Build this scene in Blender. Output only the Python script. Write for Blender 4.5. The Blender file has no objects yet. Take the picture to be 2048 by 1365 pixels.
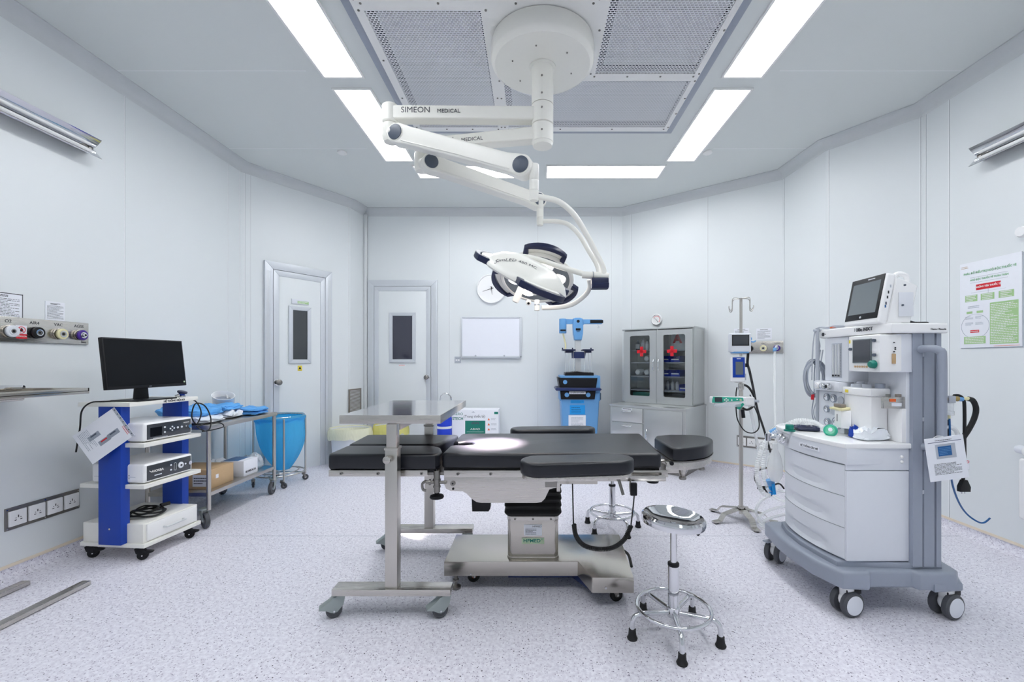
import bpy, bmesh, math, random
from mathutils import Vector, Matrix, Euler
random.seed(7)
S = bpy.context.scene
COL = S.collection
PI = math.pi
# ---------------------------------------------------------------- camera, world, exposure
H = 1.27                      # lens height
FPX = 870.0                   # focal length in pixels of a 2048-wide frame
cd = bpy.data.cameras.new('camera')
cd.sensor_width = 36.0
cd.lens = 36.0 * FPX / 2048
cd.shift_x = -(1066 - 1024) / 2048
cd.shift_y = (722 - 682.5) / 2048
cd.clip_start = 0.05
cam = bpy.data.objects.new('camera', cd)
COL.objects.link(cam)
cam.location = (0, 0, H)
cam.rotation_euler = (PI / 2, 0, 0)
S.camera = cam
S.view_settings.view_transform = 'Standard'
S.view_settings.look = 'None'
S.view_settings.gamma = 1.0
S.view_settings.exposure = 0.42
S.view_settings.use_curve_mapping = False
w = bpy.data.worlds.new('world')
S.world = w
w.use_nodes = True
w.node_tree.nodes['Background'].inputs[0].default_value = (0.8, 0.85, 0.9, 1)
w.node_tree.nodes['Background'].inputs[1].default_value = 0.3
PANEL_LIGHT = 10.5             # radiance of the ceiling light panels
S.cycles.max_bounces = 10
S.cycles.diffuse_bounces = 6
S.cycles.glossy_bounces = 5
S.cycles.transparent_max_bounces = 12
S.cycles.use_denoising = True
S.cycles.sample_clamp_indirect = 8
S.cycles.caustics_reflective = False
S.cycles.caustics_refractive = False

def at(px, py, Y):            # the point at depth Y seen at a pixel
    return Vector(((px - 1066) * Y / FPX, Y, H - (py - 722) * Y / FPX))
def xat(px, Y): return (px - 1066) * Y / FPX
def zat(py, Y): return H - (py - 722) * Y / FPX

# ---------------------------------------------------------------- materials
def srgb(h):
    h = h.lstrip('#')
    c = [int(h[i:i+2], 16) / 255 for i in (0, 2, 4)]
    return tuple((x / 12.92 if x <= .04045 else ((x + .055) / 1.055) ** 2.4) for x in c) + (1,)
class NT:
    def __init__(s, name):
        s.m = bpy.data.materials.new(name); s.m.use_nodes = True
        s.t = s.m.node_tree; s.b = s.t.nodes['Principled BSDF']; s.o = s.t.nodes['Material Output']
    def n(s, typ, **k):
        x = s.t.nodes.new(typ)
        for a, v in k.items():
            if a.startswith('i_'): x.inputs[a[2:].replace('_', ' ')].default_value = v
            else: setattr(x, a, v)
        return x
    def l(s, a, b): s.t.links.new(a, b)
    def coord(s, scale=(1, 1, 1), kind='Object'):
        c = s.n('ShaderNodeTexCoord'); mp = s.n('ShaderNodeMapping')
        mp.inputs['Scale'].default_value = scale
        s.l(c.outputs[kind], mp.inputs[0]); return mp.outputs[0]
def plain(name, col, rough=.45, metal=0., spec=.5, var=.03, scale=40, bump=0., alpha=1., trans=0., coat=0., ior=1.45):
    t = NT(name); b = t.b
    c = srgb(col) if isinstance(col, str) else tuple(col) + (1,)
    v = t.coord()
    nz = t.n('ShaderNodeTexNoise'); nz.inputs['Scale'].default_value = scale; nz.inputs['Detail'].default_value = 3
    t.l(v, nz.inputs['Vector'])
    mx = t.n('ShaderNodeMix', data_type='RGBA')
    mx.inputs[6].default_value = tuple(x * (1 - var) for x in c[:3]) + (1,)
    mx.inputs[7].default_value = tuple(min(1, x * (1 + var)) for x in c[:3]) + (1,)
    t.l(nz.outputs[0], mx.inputs[0]); t.l(mx.outputs[2], b.inputs['Base Color'])
    b.inputs['Roughness'].default_value = rough; b.inputs['Metallic'].default_value = metal
    b.inputs['Specular IOR Level'].default_value = spec; b.inputs['IOR'].default_value = ior
    b.inputs['Alpha'].default_value = alpha; b.inputs['Transmission Weight'].default_value = trans
    b.inputs['Coat Weight'].default_value = coat
    if bump:
        bp = t.n('ShaderNodeBump'); bp.inputs['Strength'].default_value = bump; bp.inputs['Distance'].default_value = .003
        t.l(nz.outputs[0], bp.inputs['Height']); t.l(bp.outputs[0], b.inputs['Normal'])
    return t.m
def brushed(name, col, rough=.25, axis=0, amt=.07):
    t = NT(name); b = t.b
    sc = [420, 420, 420]; sc[axis] = 9
    v = t.coord(tuple(sc))
    nz = t.n('ShaderNodeTexNoise'); nz.inputs['Scale'].default_value = 1; nz.inputs['Detail'].default_value = 3
    t.l(v, nz.inputs['Vector'])
    mr = t.n('ShaderNodeMapRange'); mr.inputs[3].default_value = rough - amt * .3; mr.inputs[4].default_value = rough + amt
    t.l(nz.outputs[0], mr.inputs[0]); t.l(mr.outputs[0], b.inputs['Roughness'])
    c = srgb(col)
    mx = t.n('ShaderNodeMix', data_type='RGBA')
    mx.inputs[6].default_value = tuple(x * .965 for x in c[:3]) + (1,); mx.inputs[7].default_value = tuple(min(1, x * 1.03) for x in c[:3]) + (1,)
    t.l(nz.outputs[0], mx.inputs[0]); t.l(mx.outputs[2], b.inputs['Base Color'])
    b.inputs['Metallic'].default_value = 1
    bp = t.n('ShaderNodeBump'); bp.inputs['Strength'].default_value = .05; bp.inputs['Distance'].default_value = .001
    t.l(nz.outputs[0], bp.inputs['Height']); t.l(bp.outputs[0], b.inputs['Normal'])
    return t.m
def emit(name, col, k):
    t = NT(name); c = srgb(col)
    e = t.n('ShaderNodeEmission'); e.inputs[0].default_value = c; e.inputs[1].default_value = k
    t.l(e.outputs[0], t.o.inputs[0]); return t.m

def floor_mat():
    t = NT('speckled vinyl'); b = t.b
    c = t.n('ShaderNodeTexCoord')
    base = t.n('ShaderNodeTexNoise'); base.inputs['Scale'].default_value = 55; base.inputs['Detail'].default_value = 4; base.inputs['Roughness'].default_value = .7
    t.l(c.outputs['Object'], base.inputs['Vector'])
    r0 = t.n('ShaderNodeValToRGB'); r0.color_ramp.elements[0].position = .38; r0.color_ramp.elements[1].position = .60
    r0.color_ramp.elements[0].color = srgb('#d6d3de'); r0.color_ramp.elements[1].color = srgb('#edecf4')
    t.l(base.outputs[0], r0.inputs[0]); col = r0.outputs[0]
    for sc, thr, rad, colr in ((85, .88, .26, '#6f6a80'), (48, .90, .15, '#2e2b38'), (120, .72, .34, '#b3adbd')):
        vo = t.n('ShaderNodeTexVoronoi'); vo.inputs['Scale'].default_value = sc
        t.l(c.outputs['Object'], vo.inputs['Vector'])
        lt = t.n('ShaderNodeMath', operation='LESS_THAN'); lt.inputs[1].default_value = rad
        t.l(vo.outputs['Distance'], lt.inputs[0])
        sp = t.n('ShaderNodeSeparateColor'); t.l(vo.outputs['Color'], sp.inputs[0])
        gt = t.n('ShaderNodeMath', operation='GREATER_THAN'); gt.inputs[1].default_value = thr
        t.l(sp.outputs[0], gt.inputs[0])
        mu = t.n('ShaderNodeMath', operation='MULTIPLY'); t.l(lt.outputs[0], mu.inputs[0]); t.l(gt.outputs[0], mu.inputs[1])
        mx = t.n('ShaderNodeMix', data_type='RGBA'); mx.inputs[7].default_value = srgb(colr)
        t.l(mu.outputs[0], mx.inputs[0]); t.l(col, mx.inputs[6]); col = mx.outputs[2]
    t.l(col, b.inputs['Base Color'])
    b.inputs['Roughness'].default_value = .42; b.inputs['Specular IOR Level'].default_value = .35
    bp = t.n('ShaderNodeBump'); bp.inputs['Strength'].default_value = .08; bp.inputs['Distance'].default_value = .002
    t.l(base.outputs[0], bp.inputs['Height']); t.l(bp.outputs[0], b.inputs['Normal'])
    return t.m
def mesh_mat():               # stamped metal sheet with staggered slots, open between the strands
    t = NT('perforated steel')
    v = t.coord((1, 1, 1))
    br = t.n('ShaderNodeTexBrick'); br.offset = .5
    br.inputs['Scale'].default_value = 1; br.inputs['Brick Width'].default_value = .023; br.inputs['Row Height'].default_value = .0155
    br.inputs['Mortar Size'].default_value = .0034; br.inputs['Mortar Smooth'].default_value = 0.1
    t.l(v, br.inputs['Vector'])
    t.b.inputs['Base Color'].default_value = srgb('#eceef2'); t.b.inputs['Metallic'].default_value = .2; t.b.inputs['Roughness'].default_value = .4
    tr = t.n('ShaderNodeBsdfTransparent'); ms = t.n('ShaderNodeMixShader')
    t.l(br.outputs['Fac'], ms.inputs[0]); t.l(tr.outputs[0], ms.inputs[1]); t.l(t.b.outputs[0], ms.inputs[2]); t.l(ms.outputs[0], t.o.inputs[0])
    return t.m
def glass_mat():
    t = NT('clear glass'); fz = t.n('ShaderNodeFresnel'); fz.inputs[0].default_value = 1.45
    tr = t.n('ShaderNodeBsdfTransparent'); tr.inputs[0].default_value = (.93, .95, .95, 1); gl = t.n('ShaderNodeBsdfGlossy'); gl.inputs['Roughness'].default_value = .02
    ms = t.n('ShaderNodeMixShader'); t.l(fz.outputs[0], ms.inputs[0]); t.l(tr.outputs[0], ms.inputs[1]); t.l(gl.outputs[0], ms.inputs[2]); t.l(ms.outputs[0], t.o.inputs[0]); return t.m
def bag_mat(name, col, a=.6, rough=.25):
    t = NT(name); b = t.b; c = srgb(col)
    v = t.coord((1, 1, .35))
    nz = t.n('ShaderNodeTexNoise'); nz.inputs['Scale'].default_value = 14; nz.inputs['Detail'].default_value = 5; nz.inputs['Distortion'].default_value = 1.2
    t.l(v, nz.inputs['Vector'])
    b.inputs['Base Color'].default_value = c; b.inputs['Roughness'].default_value = rough
    bp = t.n('ShaderNodeBump'); bp.inputs['Strength'].default_value = .7; bp.inputs['Distance'].default_value = .02
    t.l(nz.outputs[0], bp.inputs['Height']); t.l(bp.outputs[0], b.inputs['Normal'])
    tl = t.n('ShaderNodeBsdfTranslucent'); tl.inputs[0].default_value = c
    tr = t.n('ShaderNodeBsdfTransparent'); tr.inputs[0].default_value = c
    m1 = t.n('ShaderNodeMixShader'); m1.inputs[0].default_value = .35; m2 = t.n('ShaderNodeMixShader'); m2.inputs[0].default_value = a
    t.l(b.outputs[0], m1.inputs[1]); t.l(tl.outputs[0], m1.inputs[2]); t.l(tr.outputs[0], m2.inputs[1]); t.l(m1.outputs[0], m2.inputs[2]); t.l(m2.outputs[0], t.o.inputs[0])
    return t.m
M = dict(
    wall=plain('wall panel', '#e4e8e9', .33, spec=.45, var=.006, scale=2),
    ceil=plain('ceiling panel', '#dde1df', .5, var=.006, scale=2),
    seam=plain('seam sealant', '#f2f4f5', .3, var=.01),
    gap=plain('panel joint', '#9ba1a4', .6),
    alu=plain('aluminium cove', '#d2d5d6', .35, metal=.12, var=.02),
    aludoor=plain('anodised aluminium', '#d4d8dd', .32, metal=.25, var=.02),
    cap=plain('cream capping strip', '#e9dcc9', .5),
    floor=floor_mat(),
    steel=brushed('brushed steel', '#c8c4be', .24, 0),
    steelt=brushed('polished steel top', '#d8d6d4', .10, 0, .04),
    steely=brushed('brushed steel along', '#c6c2bc', .30, 1),
    steelz=brushed('brushed steel upright', '#c8c4be', .28, 2),
    steelc=brushed('cabinet steel', '#cdcfce', .34, 2),
    steelcx=brushed('cabinet steel across', '#cdcfce', .34, 0),
    steeld=brushed('satin steel', '#bfbab2', .17, 0, .05),
    chrome=plain('chrome', '#dcdde0', .05, metal=1., var=.01),
    dsteel=plain('dark steel', '#8d8a86', .35, metal=1.),
    white=plain('white enamel', '#eeeeec', .35, var=.01),
    gloss=plain('white gloss plastic', '#f4f4f4', .2, var=.01),
    ivory=plain('ivory lacquer', '#ecebe4', .28, var=.01),
    offw=plain('cool white plastic', '#e1e4ea', .35, var=.01),
    screenw=plain('whiteboard enamel', '#f0f2fa', .12, var=.01),
    paper=plain('paper', '#eef0f6', .6, var=.02),
    print_=plain('printed ink', '#4a4c52', .7),
    black=plain('black plastic', '#121317', .4, spec=.35),
    rubber=plain('black rubber', '#1b1b1c', .6),
    grubber=plain('grey rubber', '#4d4f54', .55),
    screen=plain('dark screen glass', '#0a0d12', .22, spec=.22, var=.02),
    lcd=plain('grey screen glass', '#3a3e44', .1, coat=.4),
    lcdlight=plain('light screen glass', '#6c7478', .12, coat=.4),
    vinyl=plain('black upholstery', '#11141c', .34, spec=.6, var=.05, scale=160, bump=.12),
    navy=plain('navy plastic', '#1c2444', .3),
    disc=plain('slate disc', '#4e5765', .4),
    blue=plain('royal blue enamel', '#0b3fa8', .38, var=.02),
    sky=plain('light blue plastic', '#6aa3d8', .35, var=.02),
    deepblue=plain('dark blue plastic', '#22305f', .35),
    tub=plain('blue tub', '#2443c8', .35),
    cyan=plain('cyan paper', '#1f9be6', .5),
    teal=plain('teal plastic', '#2aa58c', .35),
    tealdk=plain('dark teal plastic', '#117a6b', .35),
    green=plain('light green print', '#a8cc92', .55),
    labelg=plain('pale green label', '#b9cfae', .5),
    red=plain('red', '#d8202f', .4),
    orange=plain('orange', '#e8692c', .45),
    yellow=plain('yellow', '#e8d24a', .45),
    cream=plain('cream plastic', '#e9e2b4', .4),
    purple=plain('purple plastic', '#4b2c93', .35),
    grey=plain('grey plastic', '#9aa1ae', .35),
    greylt=plain('light grey plastic', '#b4b9c2', .38),
    casterg=plain('caster grey enamel', '#9fa8a6', .35, metal=.3),
    carton=plain('corrugated carton', '#c8a982', .7, var=.05),
    glassd=plain('bluish dim room glass', '#3b3c4a', .08, var=.02, coat=.5),  # dark colour stands in for the dim room behind the pane
    glassg=plain('grey dim room glass', '#3e4245', .08, var=.02, coat=.5),  # likewise, the dim room beyond is put into the colour
    glass=glass_mat(),
    clearp=plain('clear plastic', '#f2f6fa', .12, alpha=.33, var=.05, bump=.5),
    hose=plain('translucent hose', '#f6f8f8', .2, alpha=.5, var=.03),
    bagblue=bag_mat('blue bin liner', '#74daff', .5),
    bagyel=bag_mat('yellow bin liner', '#fcfbe4', .8),
    bagyel2=bag_mat('strong yellow bin liner', '#f1ec98', .85),
    drape=plain('blue surgical drape', '#5fa9ea', .65, var=.2, scale=9, bump=.8),
    wrap=plain('white wrapping', '#eef2f7', .3, var=.06, scale=12, bump=.9),
    vent=plain('vent grille', '#8f877f', .5, metal=.3),
    filt=plain('filter cloth', '#d9dcdf', .8, var=.05, scale=6),
    dark=plain('dark recess', '#2a2b30', .7),
    lcdblue=plain('blue screen print', '#1f5f9a', .4),
    mesh=mesh_mat(),
    panel=emit('light panel', '#fafcff', PANEL_LIGHT),
    led=emit('warm led lens', '#fff0e2', 14),
    ledc=emit('cool led lens', '#f4f6ff', 9),
)
# ---------------------------------------------------------------- mesh helpers
class MB:
    def __init__(s, M0=None): s.bm = bmesh.new(); s.mats = []; s.M = M0 or Matrix()
    def mi(s, m):
        if m not in s.mats: s.mats.append(m)
        return s.mats.index(m)
    def merge(s, t, m, X=None, smooth=True):
        i = s.mi(m)
        for f in t.faces: f.material_index = i; f.smooth = smooth
        t.transform(s.M @ (X or Matrix()))
        me = bpy.data.meshes.new('tmp'); t.to_mesh(me); t.free(); s.bm.from_mesh(me); bpy.data.meshes.remove(me)
        return s
    def box(s, c, d, m, bev=0., X=None, seg=2, rz=0.):
        t = bmesh.new(); bmesh.ops.create_cube(t, size=1)
        bmesh.ops.scale(t, vec=d, verts=t.verts)
        if bev: bmesh.ops.bevel(t, geom=list(t.edges), offset=min(bev, min(d) * .49), segments=seg, affect='EDGES', profile=.6)
        L = Matrix.Translation(c) @ Matrix.Rotation(rz, 4, 'Z')
        return s.merge(t, m, (X or Matrix()) @ L)
    def b2(s, x0, x1, y0, y1, z0, z1, m, bev=0., X=None, seg=2):
        return s.box(((x0+x1)/2, (y0+y1)/2, (z0+z1)/2), (abs(x1-x0), abs(y1-y0), abs(z1-z0)), m, bev, X, seg)
    def cyl(s, p0, p1, r, m, r2=None, seg=20, bev=0., X=None):
        p0, p1 = Vector(p0), Vector(p1); d = p1 - p0; r2 = r if r2 is None else r2
        t = bmesh.new(); bmesh.ops.create_cone(t, cap_ends=True, segments=seg, radius1=max(r, 1e-5), radius2=max(r2, 1e-5), depth=d.length)
        if bev:
            es = [e for e in t.edges if abs(e.verts[0].co.z - e.verts[1].co.z) < 1e-6]
            bmesh.ops.bevel(t, geom=es, offset=bev, segments=2, affect='EDGES', profile=.5)
        q = Vector((0, 0, 1)).rotation_difference(d.normalized())
        L = Matrix.Translation((p0 + p1) / 2) @ q.to_matrix().to_4x4()
        return s.merge(t, m, (X or Matrix()) @ L)
    def sph(s, c, r, m, sc=(1, 1, 1), seg=16, X=None):
        t = bmesh.new(); bmesh.ops.create_uvsphere(t, u_segments=seg, v_segments=max(6, seg // 2), radius=r)
        bmesh.ops.scale(t, vec=sc, verts=t.verts)
        return s.merge(t, m, (X or Matrix()) @ Matrix.Translation(c))
    def tube(s, pts, r, m, seg=10, closed=False, smooth=0, X=None, caps=True):
        pts = [Vector(p) for p in pts]
        if smooth:
            n = len(pts); out = []
            for i in range(n if closed else n - 1):
                a, b, c, d = (pts[(i-1) % n], pts[i], pts[(i+1) % n], pts[(i+2) % n]) if closed else (pts[max(i-1, 0)], pts[i], pts[i+1], pts[min(i+2, n-1)])
                for k in range(smooth):
                    u = k / smooth
                    out.append(.5 * ((2*b) + (c-a)*u + (2*a-5*b+4*c-d)*u*u + (3*b-a-3*c+d)*u**3))
            if not closed: out.append(pts[-1])
            pts = out
        n = len(pts); t = bmesh.new(); rings = []
        rr = r if callable(r) else (lambda u: r)
        up = None
        for i, p in enumerate(pts):
            a = pts[(i-1) % n] if (closed or i) else p; b = pts[(i+1) % n] if (closed or i < n-1) else p
            d = (b - a)
            d = d.normalized() if d.length > 1e-9 else Vector((0, 0, 1))
            if up is None: up = d.orthogonal().normalized()
            else:
                up = up - d * up.dot(d); up = up.normalized() if up.length > 1e-6 else d.orthogonal().normalized()
            v = d.cross(up); R = rr(i / max(1, n-1))
            rings.append([t.verts.new(p + up * (R * math.cos(2*PI*k/seg)) + v * (R * math.sin(2*PI*k/seg))) for k in range(seg)])
        for i in range(n if closed else n - 1):
            A, B = rings[i], rings[(i+1) % n]
            for k in range(seg): t.faces.new((A[k], A[(k+1) % seg], B[(k+1) % seg], B[k]))
        if not closed and caps:
            t.faces.new(rings[0][::-1]); t.faces.new(rings[-1])
        return s.merge(t, m, X)
    def lathe(s, prof, m, c=(0, 0, 0), seg=36, X=None, sc=(1, 1)):
        t = bmesh.new(); rings = []
        for r, z in prof:
            rings.append([t.verts.new((max(r, 1e-5) * math.cos(2*PI*k/seg) * sc[0], max(r, 1e-5) * math.sin(2*PI*k/seg) * sc[1], z)) for k in range(seg)])
        for A, B in zip(rings, rings[1:]):
            for k in range(seg): t.faces.new((A[k], A[(k+1) % seg], B[(k+1) % seg], B[k]))
        bmesh.ops.remove_doubles(t, verts=t.verts, dist=2e-5)
        bmesh.ops.recalc_face_normals(t, faces=t.faces)
        return s.merge(t, m, (X or Matrix()) @ Matrix.Translation(c))
    def prism(s, poly, z0, z1, m, bev=0., X=None, seg=2, top=None):
        t = bmesh.new()
        a = [t.verts.new((p[0], p[1], z0)) for p in poly]; q = top or poly
        b = [t.verts.new((p[0], p[1], z1)) for p in q]; n = len(poly)
        t.faces.new(a[::-1]); t.faces.new(b)
        for k in range(n): t.faces.new((a[k], a[(k+1) % n], b[(k+1) % n], b[k]))
        bmesh.ops.recalc_face_normals(t, faces=t.faces)
        if bev:
            es = [e for e in t.edges if abs(e.verts[0].co.z - e.verts[1].co.z) < 1e-6]
            bmesh.ops.bevel(t, geom=es, offset=bev, segments=seg, affect='EDGES', profile=.6)
        return s.merge(t, m, X)
    def sheet(s, fn, nu, nv, m, th=0., X=None, closed_u=False):
        t = bmesh.new(); V = [[t.verts.new(fn(i / (nu if closed_u else nu), j / nv)) for j in range(nv + 1)] for i in range(nu if closed_u else nu + 1)]
        n = len(V)
        for i in range(n if closed_u else n - 1):
            for j in range(nv): t.faces.new((V[i][j], V[(i+1) % n][j], V[(i+1) % n][j+1], V[i][j+1]))
        if th: bmesh.ops.solidify(t, geom=t.faces, thickness=th)
        bmesh.ops.recalc_face_normals(t, faces=t.faces)
        return s.merge(t, m, X)
    def text(s, txt, size, m, X, al='CENTER', ex=.0006, sx=1., bold=0.):
        cu = bpy.data.curves.new('t', 'FONT'); cu.body = txt; cu.size = size; cu.align_x = al; cu.align_y = 'CENTER'; cu.extrude = ex; cu.offset = bold; cu.resolution_u = 3
        o = bpy.data.objects.new('t', cu); COL.objects.link(o)
        bpy.context.view_layer.update()
        dg = bpy.context.evaluated_depsgraph_get(); me = bpy.data.meshes.new_from_object(o.evaluated_get(dg))
        t = bmesh.new(); t.from_mesh(me); bpy.data.objects.remove(o); bpy.data.curves.remove(cu); bpy.data.meshes.remove(me)
        return s.merge(t, m, X @ Matrix.Diagonal((sx, 1, 1, 1)), smooth=False)
    def lines(s, X, w, h, n, m, seed=1, ex=.0006, fill=.42):  # rows of small print, too fine to read
        rnd = random.Random(seed)
        for i in range(n):
            y = h/2 - (i + .5) * h / n; x = -w/2; end = w/2 * (1 if rnd.random() < .7 else rnd.uniform(.1, .8))
            while x < end:
                L = min(rnd.uniform(.04, .13) * w, end - x)
                if L > .005 * w: s.box((x + L/2, y, ex/2), (L, h/n*fill, ex), m, X=X)
                x += L + .022 * w
        return s
def fr(o, x, z):               # a frame: origin, local x axis, local z axis (out of the surface)
    x = Vector(x).normalized(); z = Vector(z).normalized(); y = z.cross(x).normalized(); x = y.cross(z)
    m = Matrix((x, y, z)).transposed().to_4x4(); m.translation = Vector(o); return m
T = Matrix.Translation
def R(a, ax='Z'): return Matrix.Rotation(math.radians(a), 4, ax)

ROOTM = {}
def obj(name, mb, parent=None, local=False, label=None, ang=35):
    me = bpy.data.meshes.new(name)
    if parent is not None and not local:
        k = parent
        while k.name not in ROOTM: k = k.parent
        mb.bm.transform(ROOTM[k.name].inverted())
    mb.bm.to_mesh(me); mb.bm.free()
    for m in mb.mats: me.materials.append(m)
    try: me.set_sharp_from_angle(angle=math.radians(ang))
    except Exception: pass
    o = bpy.data.objects.new(name, me); COL.objects.link(o)
    if parent is not None: o.parent = parent
    if label: o['label'] = label
    return o
def props(o, label, cat, group=None, kind=None):
    if label: o['label'] = label
    if cat: o['category'] = cat
    if group: o['group'] = group
    if kind: o['kind'] = kind
    return o
def thing(name, label, cat, loc=(0, 0, 0), rz=0., group=None, X=None):
    o = bpy.data.objects.new(name, None); COL.objects.link(o); o.empty_display_size = .1
    m = X if X is not None else T(loc) @ R(rz)
    o.matrix_world = m; ROOTM[o.name] = m.copy()
    return props(o, label, cat, group)
def single(name, mb, label, cat, group=None, kind=None, ang=35):   # a thing that is one mesh, its origin at its base
    bb = [v.co for v in mb.bm.verts]
    c = Vector(((min(v.x for v in bb) + max(v.x for v in bb)) / 2, (min(v.y for v in bb) + max(v.y for v in bb)) / 2, min(v.z for v in bb)))
    mb.bm.transform(T(-c)); o = obj(name, mb, ang=ang); o.location = c
    return props(o, label, cat, group, kind)
def struct(name, mb): return props(obj(name, mb), None, None, None, 'structure')
def dup(root, X, label=None, group=None):
    r = root.copy(); COL.objects.link(r); r.matrix_world = X
    if label: r['label'] = label
    if group: r['group'] = group
    for ch in list(root.children):
        c = ch.copy(); COL.objects.link(c); c.parent = r
        for g in ch.children:
            d = g.copy(); COL.objects.link(d); d.parent = c
    return r
# ---------------------------------------------------------------- the room
ZC = 3.34
PTS = [(-3.05, -2.0), (-3.05, 4.55), (-2.36, 5.62), (-2.30, 5.95), (1.22, 5.95), (2.72, 4.74), (2.757, 4.10), (3.15, 3.52), (3.15, -2.0)]
WN = ['wall_left', 'wall_left_rear', 'wall_left_return', 'wall_back', 'wall_right_rear', 'wall_right_return', 'wall_right_corner', 'wall_right', 'wall_front']
NP = len(PTS); PV = [Vector(p) for p in PTS]
def inward(i):
    d = (PV[(i+1) % NP] - PV[i]).normalized(); return Vector((d.y, -d.x))
def off(i, o):                 # polygon corner i pushed o into the room
    n0, n1 = inward((i-1) % NP), inward(i); b = (n0 + n1); b = b / (b.dot(n0)); return PV[i] + b * o
def wallframe(i, s, z, out=0.):  # origin on wall i, s metres along it, local x along, y up
    d = (PV[(i+1) % NP] - PV[i]).normalized(); n = inward(i); p = PV[i] + d * s + n * out
    x = Vector((d.x, d.y, 0)); nn = Vector((n.x, n.y, 0))
    m = Matrix((x, Vector((0, 0, 1)), nn)).transposed().to_4x4(); m.translation = (p.x, p.y, z); return m
def wall_s(i, px):             # distance along wall i where a pixel column meets it
    d = (PV[(i+1) % NP] - PV[i]).normalized(); k = (px - 1066) / FPX
    return (k * PV[i].y - PV[i].x) / (d.x - k * d.y)
def wall_Y(i, s): return (PV[i] + (PV[(i+1) % NP] - PV[i]).normalized() * s).y
def fw(i, px, py, out=0.):
    s = wall_s(i, px); return wallframe(i, s, zat(py, wall_Y(i, s)), out)
seams = {0: [249], 1: [500, 697], 3: [775 - 40, 898, 1075, 1222], 4: [1262, 1415], 5: [], 6: [1657, 1840], 7: [1898]}
seam_off = {0: [], 5: [.03]}
for i in range(NP):
    j = (i+1) % NP; a, b = PV[i], PV[j]; ao, bo = off(i, -.1), off(j, -.1)
    mb = MB(); mb.prism([a, b, bo, ao], 0, ZC, M['wall'])
    L = (b - a).length
    ss = [wall_s(i, p) for p in seams.get(i, [])] + seam_off.get(i, [])
    if i == 0: ss += [wall_s(0, 249) - 1.2, wall_s(0, 249) - 2.4, L - .03, L - .2]
    if i == 1: ss += [.03]
    if i == 7: ss += [ss[0] + 1.2, ss[0] + 2.4, .03]
    for s_ in ss:
        X = wallframe(i, s_, 0)
        mb.box((0, ZC/2, .0008), (.006, ZC - .02, .0016), M['seam'], X=X)
        mb.box((.0045, ZC/2, .0004), (.0025, ZC - .02, .0008), M['gap'], X=X)
    struct(WN[i], mb)
mb = MB(); mb.prism([off(i, -.1) for i in range(NP)], -.08, 0, M['floor'])
struct('floor', mb)
mb = MB(); mb.prism([off(i, -.1) for i in range(NP)], ZC + .0, ZC + .02, M['ceil'])
# ceiling joints run across the room
for y in (3.10, 4.24, 1.9):
    mb.b2(-3.0, -1.62, y, y + .006, ZC - .001, ZC, M['seam']); mb.b2(1.76, 3.05, y, y + .006, ZC - .001, ZC, M['seam'])
struct('ceiling', mb)
mb = MB(); mb.b2(-2.9, 3.1, 3.15, 3.153, 0, .0008, M['greylt'])
struct('trim_12', mb)
# cove along the ceiling and skirting along the floor
CR = .085
cove = [(0, ZC), (CR, ZC), (CR, ZC - .008)] + [(CR - (CR-.006) * math.sin(t), ZC - .008 - (CR - .006) * (1 - math.cos(t)) ) for t in [k * PI / 16 for k in range(1, 8)]] + [(.006, ZC - CR - .002), (0, ZC - CR - .01)]
skr = [(0, 0.0)] + [(.055 - .055 * math.sin(t) , .055 - .055 * math.cos(t)) for t in [k * PI / 12 for k in range(0, 7)]] + [(.002, .066), (0, .066)]
skr[0] = (0, -.0)
def sweep(i, prof, m, name, m2=None, prof2=None):
    j = (i+1) % NP; mb = MB(); t = bmesh.new()
    A = [t.verts.new((*off(i, o), z)) for o, z in prof]; B = [t.verts.new((*off(j, o), z)) for o, z in prof]
    n = len(prof)
    for k in range(n - 1): t.faces.new((A[k], B[k], B[k+1], A[k+1]))
    t.faces.new(A); t.faces.new(B[::-1])
    bmesh.ops.recalc_face_normals(t, faces=t.faces); mb.merge(t, m)
    if prof2:
        t = bmesh.new(); A = [t.verts.new((*off(i, o), z)) for o, z in prof2]; B = [t.verts.new((*off(j, o), z)) for o, z in prof2]; n = len(prof2)
        for k in range(n): t.faces.new((A[k], B[k], B[(k+1) % n], A[(k+1) % n]))
        bmesh.ops.recalc_face_normals(t, faces=t.faces); mb.merge(t, m2)
    return props(obj(name, mb, ang=50), None, None, None, 'structure')
for i in range(NP):
    sweep(i, cove, M['alu'], 'trim_%d' % (i + 1))
    sweep(i, skr, M['floor'], 'baseboard_' + WN[i][5:], M['cap'], [(0, .066), (.005, .066), (.005, .084), (0, .084)])
mb = MB(); mb.cyl((-2.285, 5.93, 0), (-2.285, 5.93, ZC - .08), .028, M['alu'], seg=16)
struct('trim_10', mb)

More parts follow.
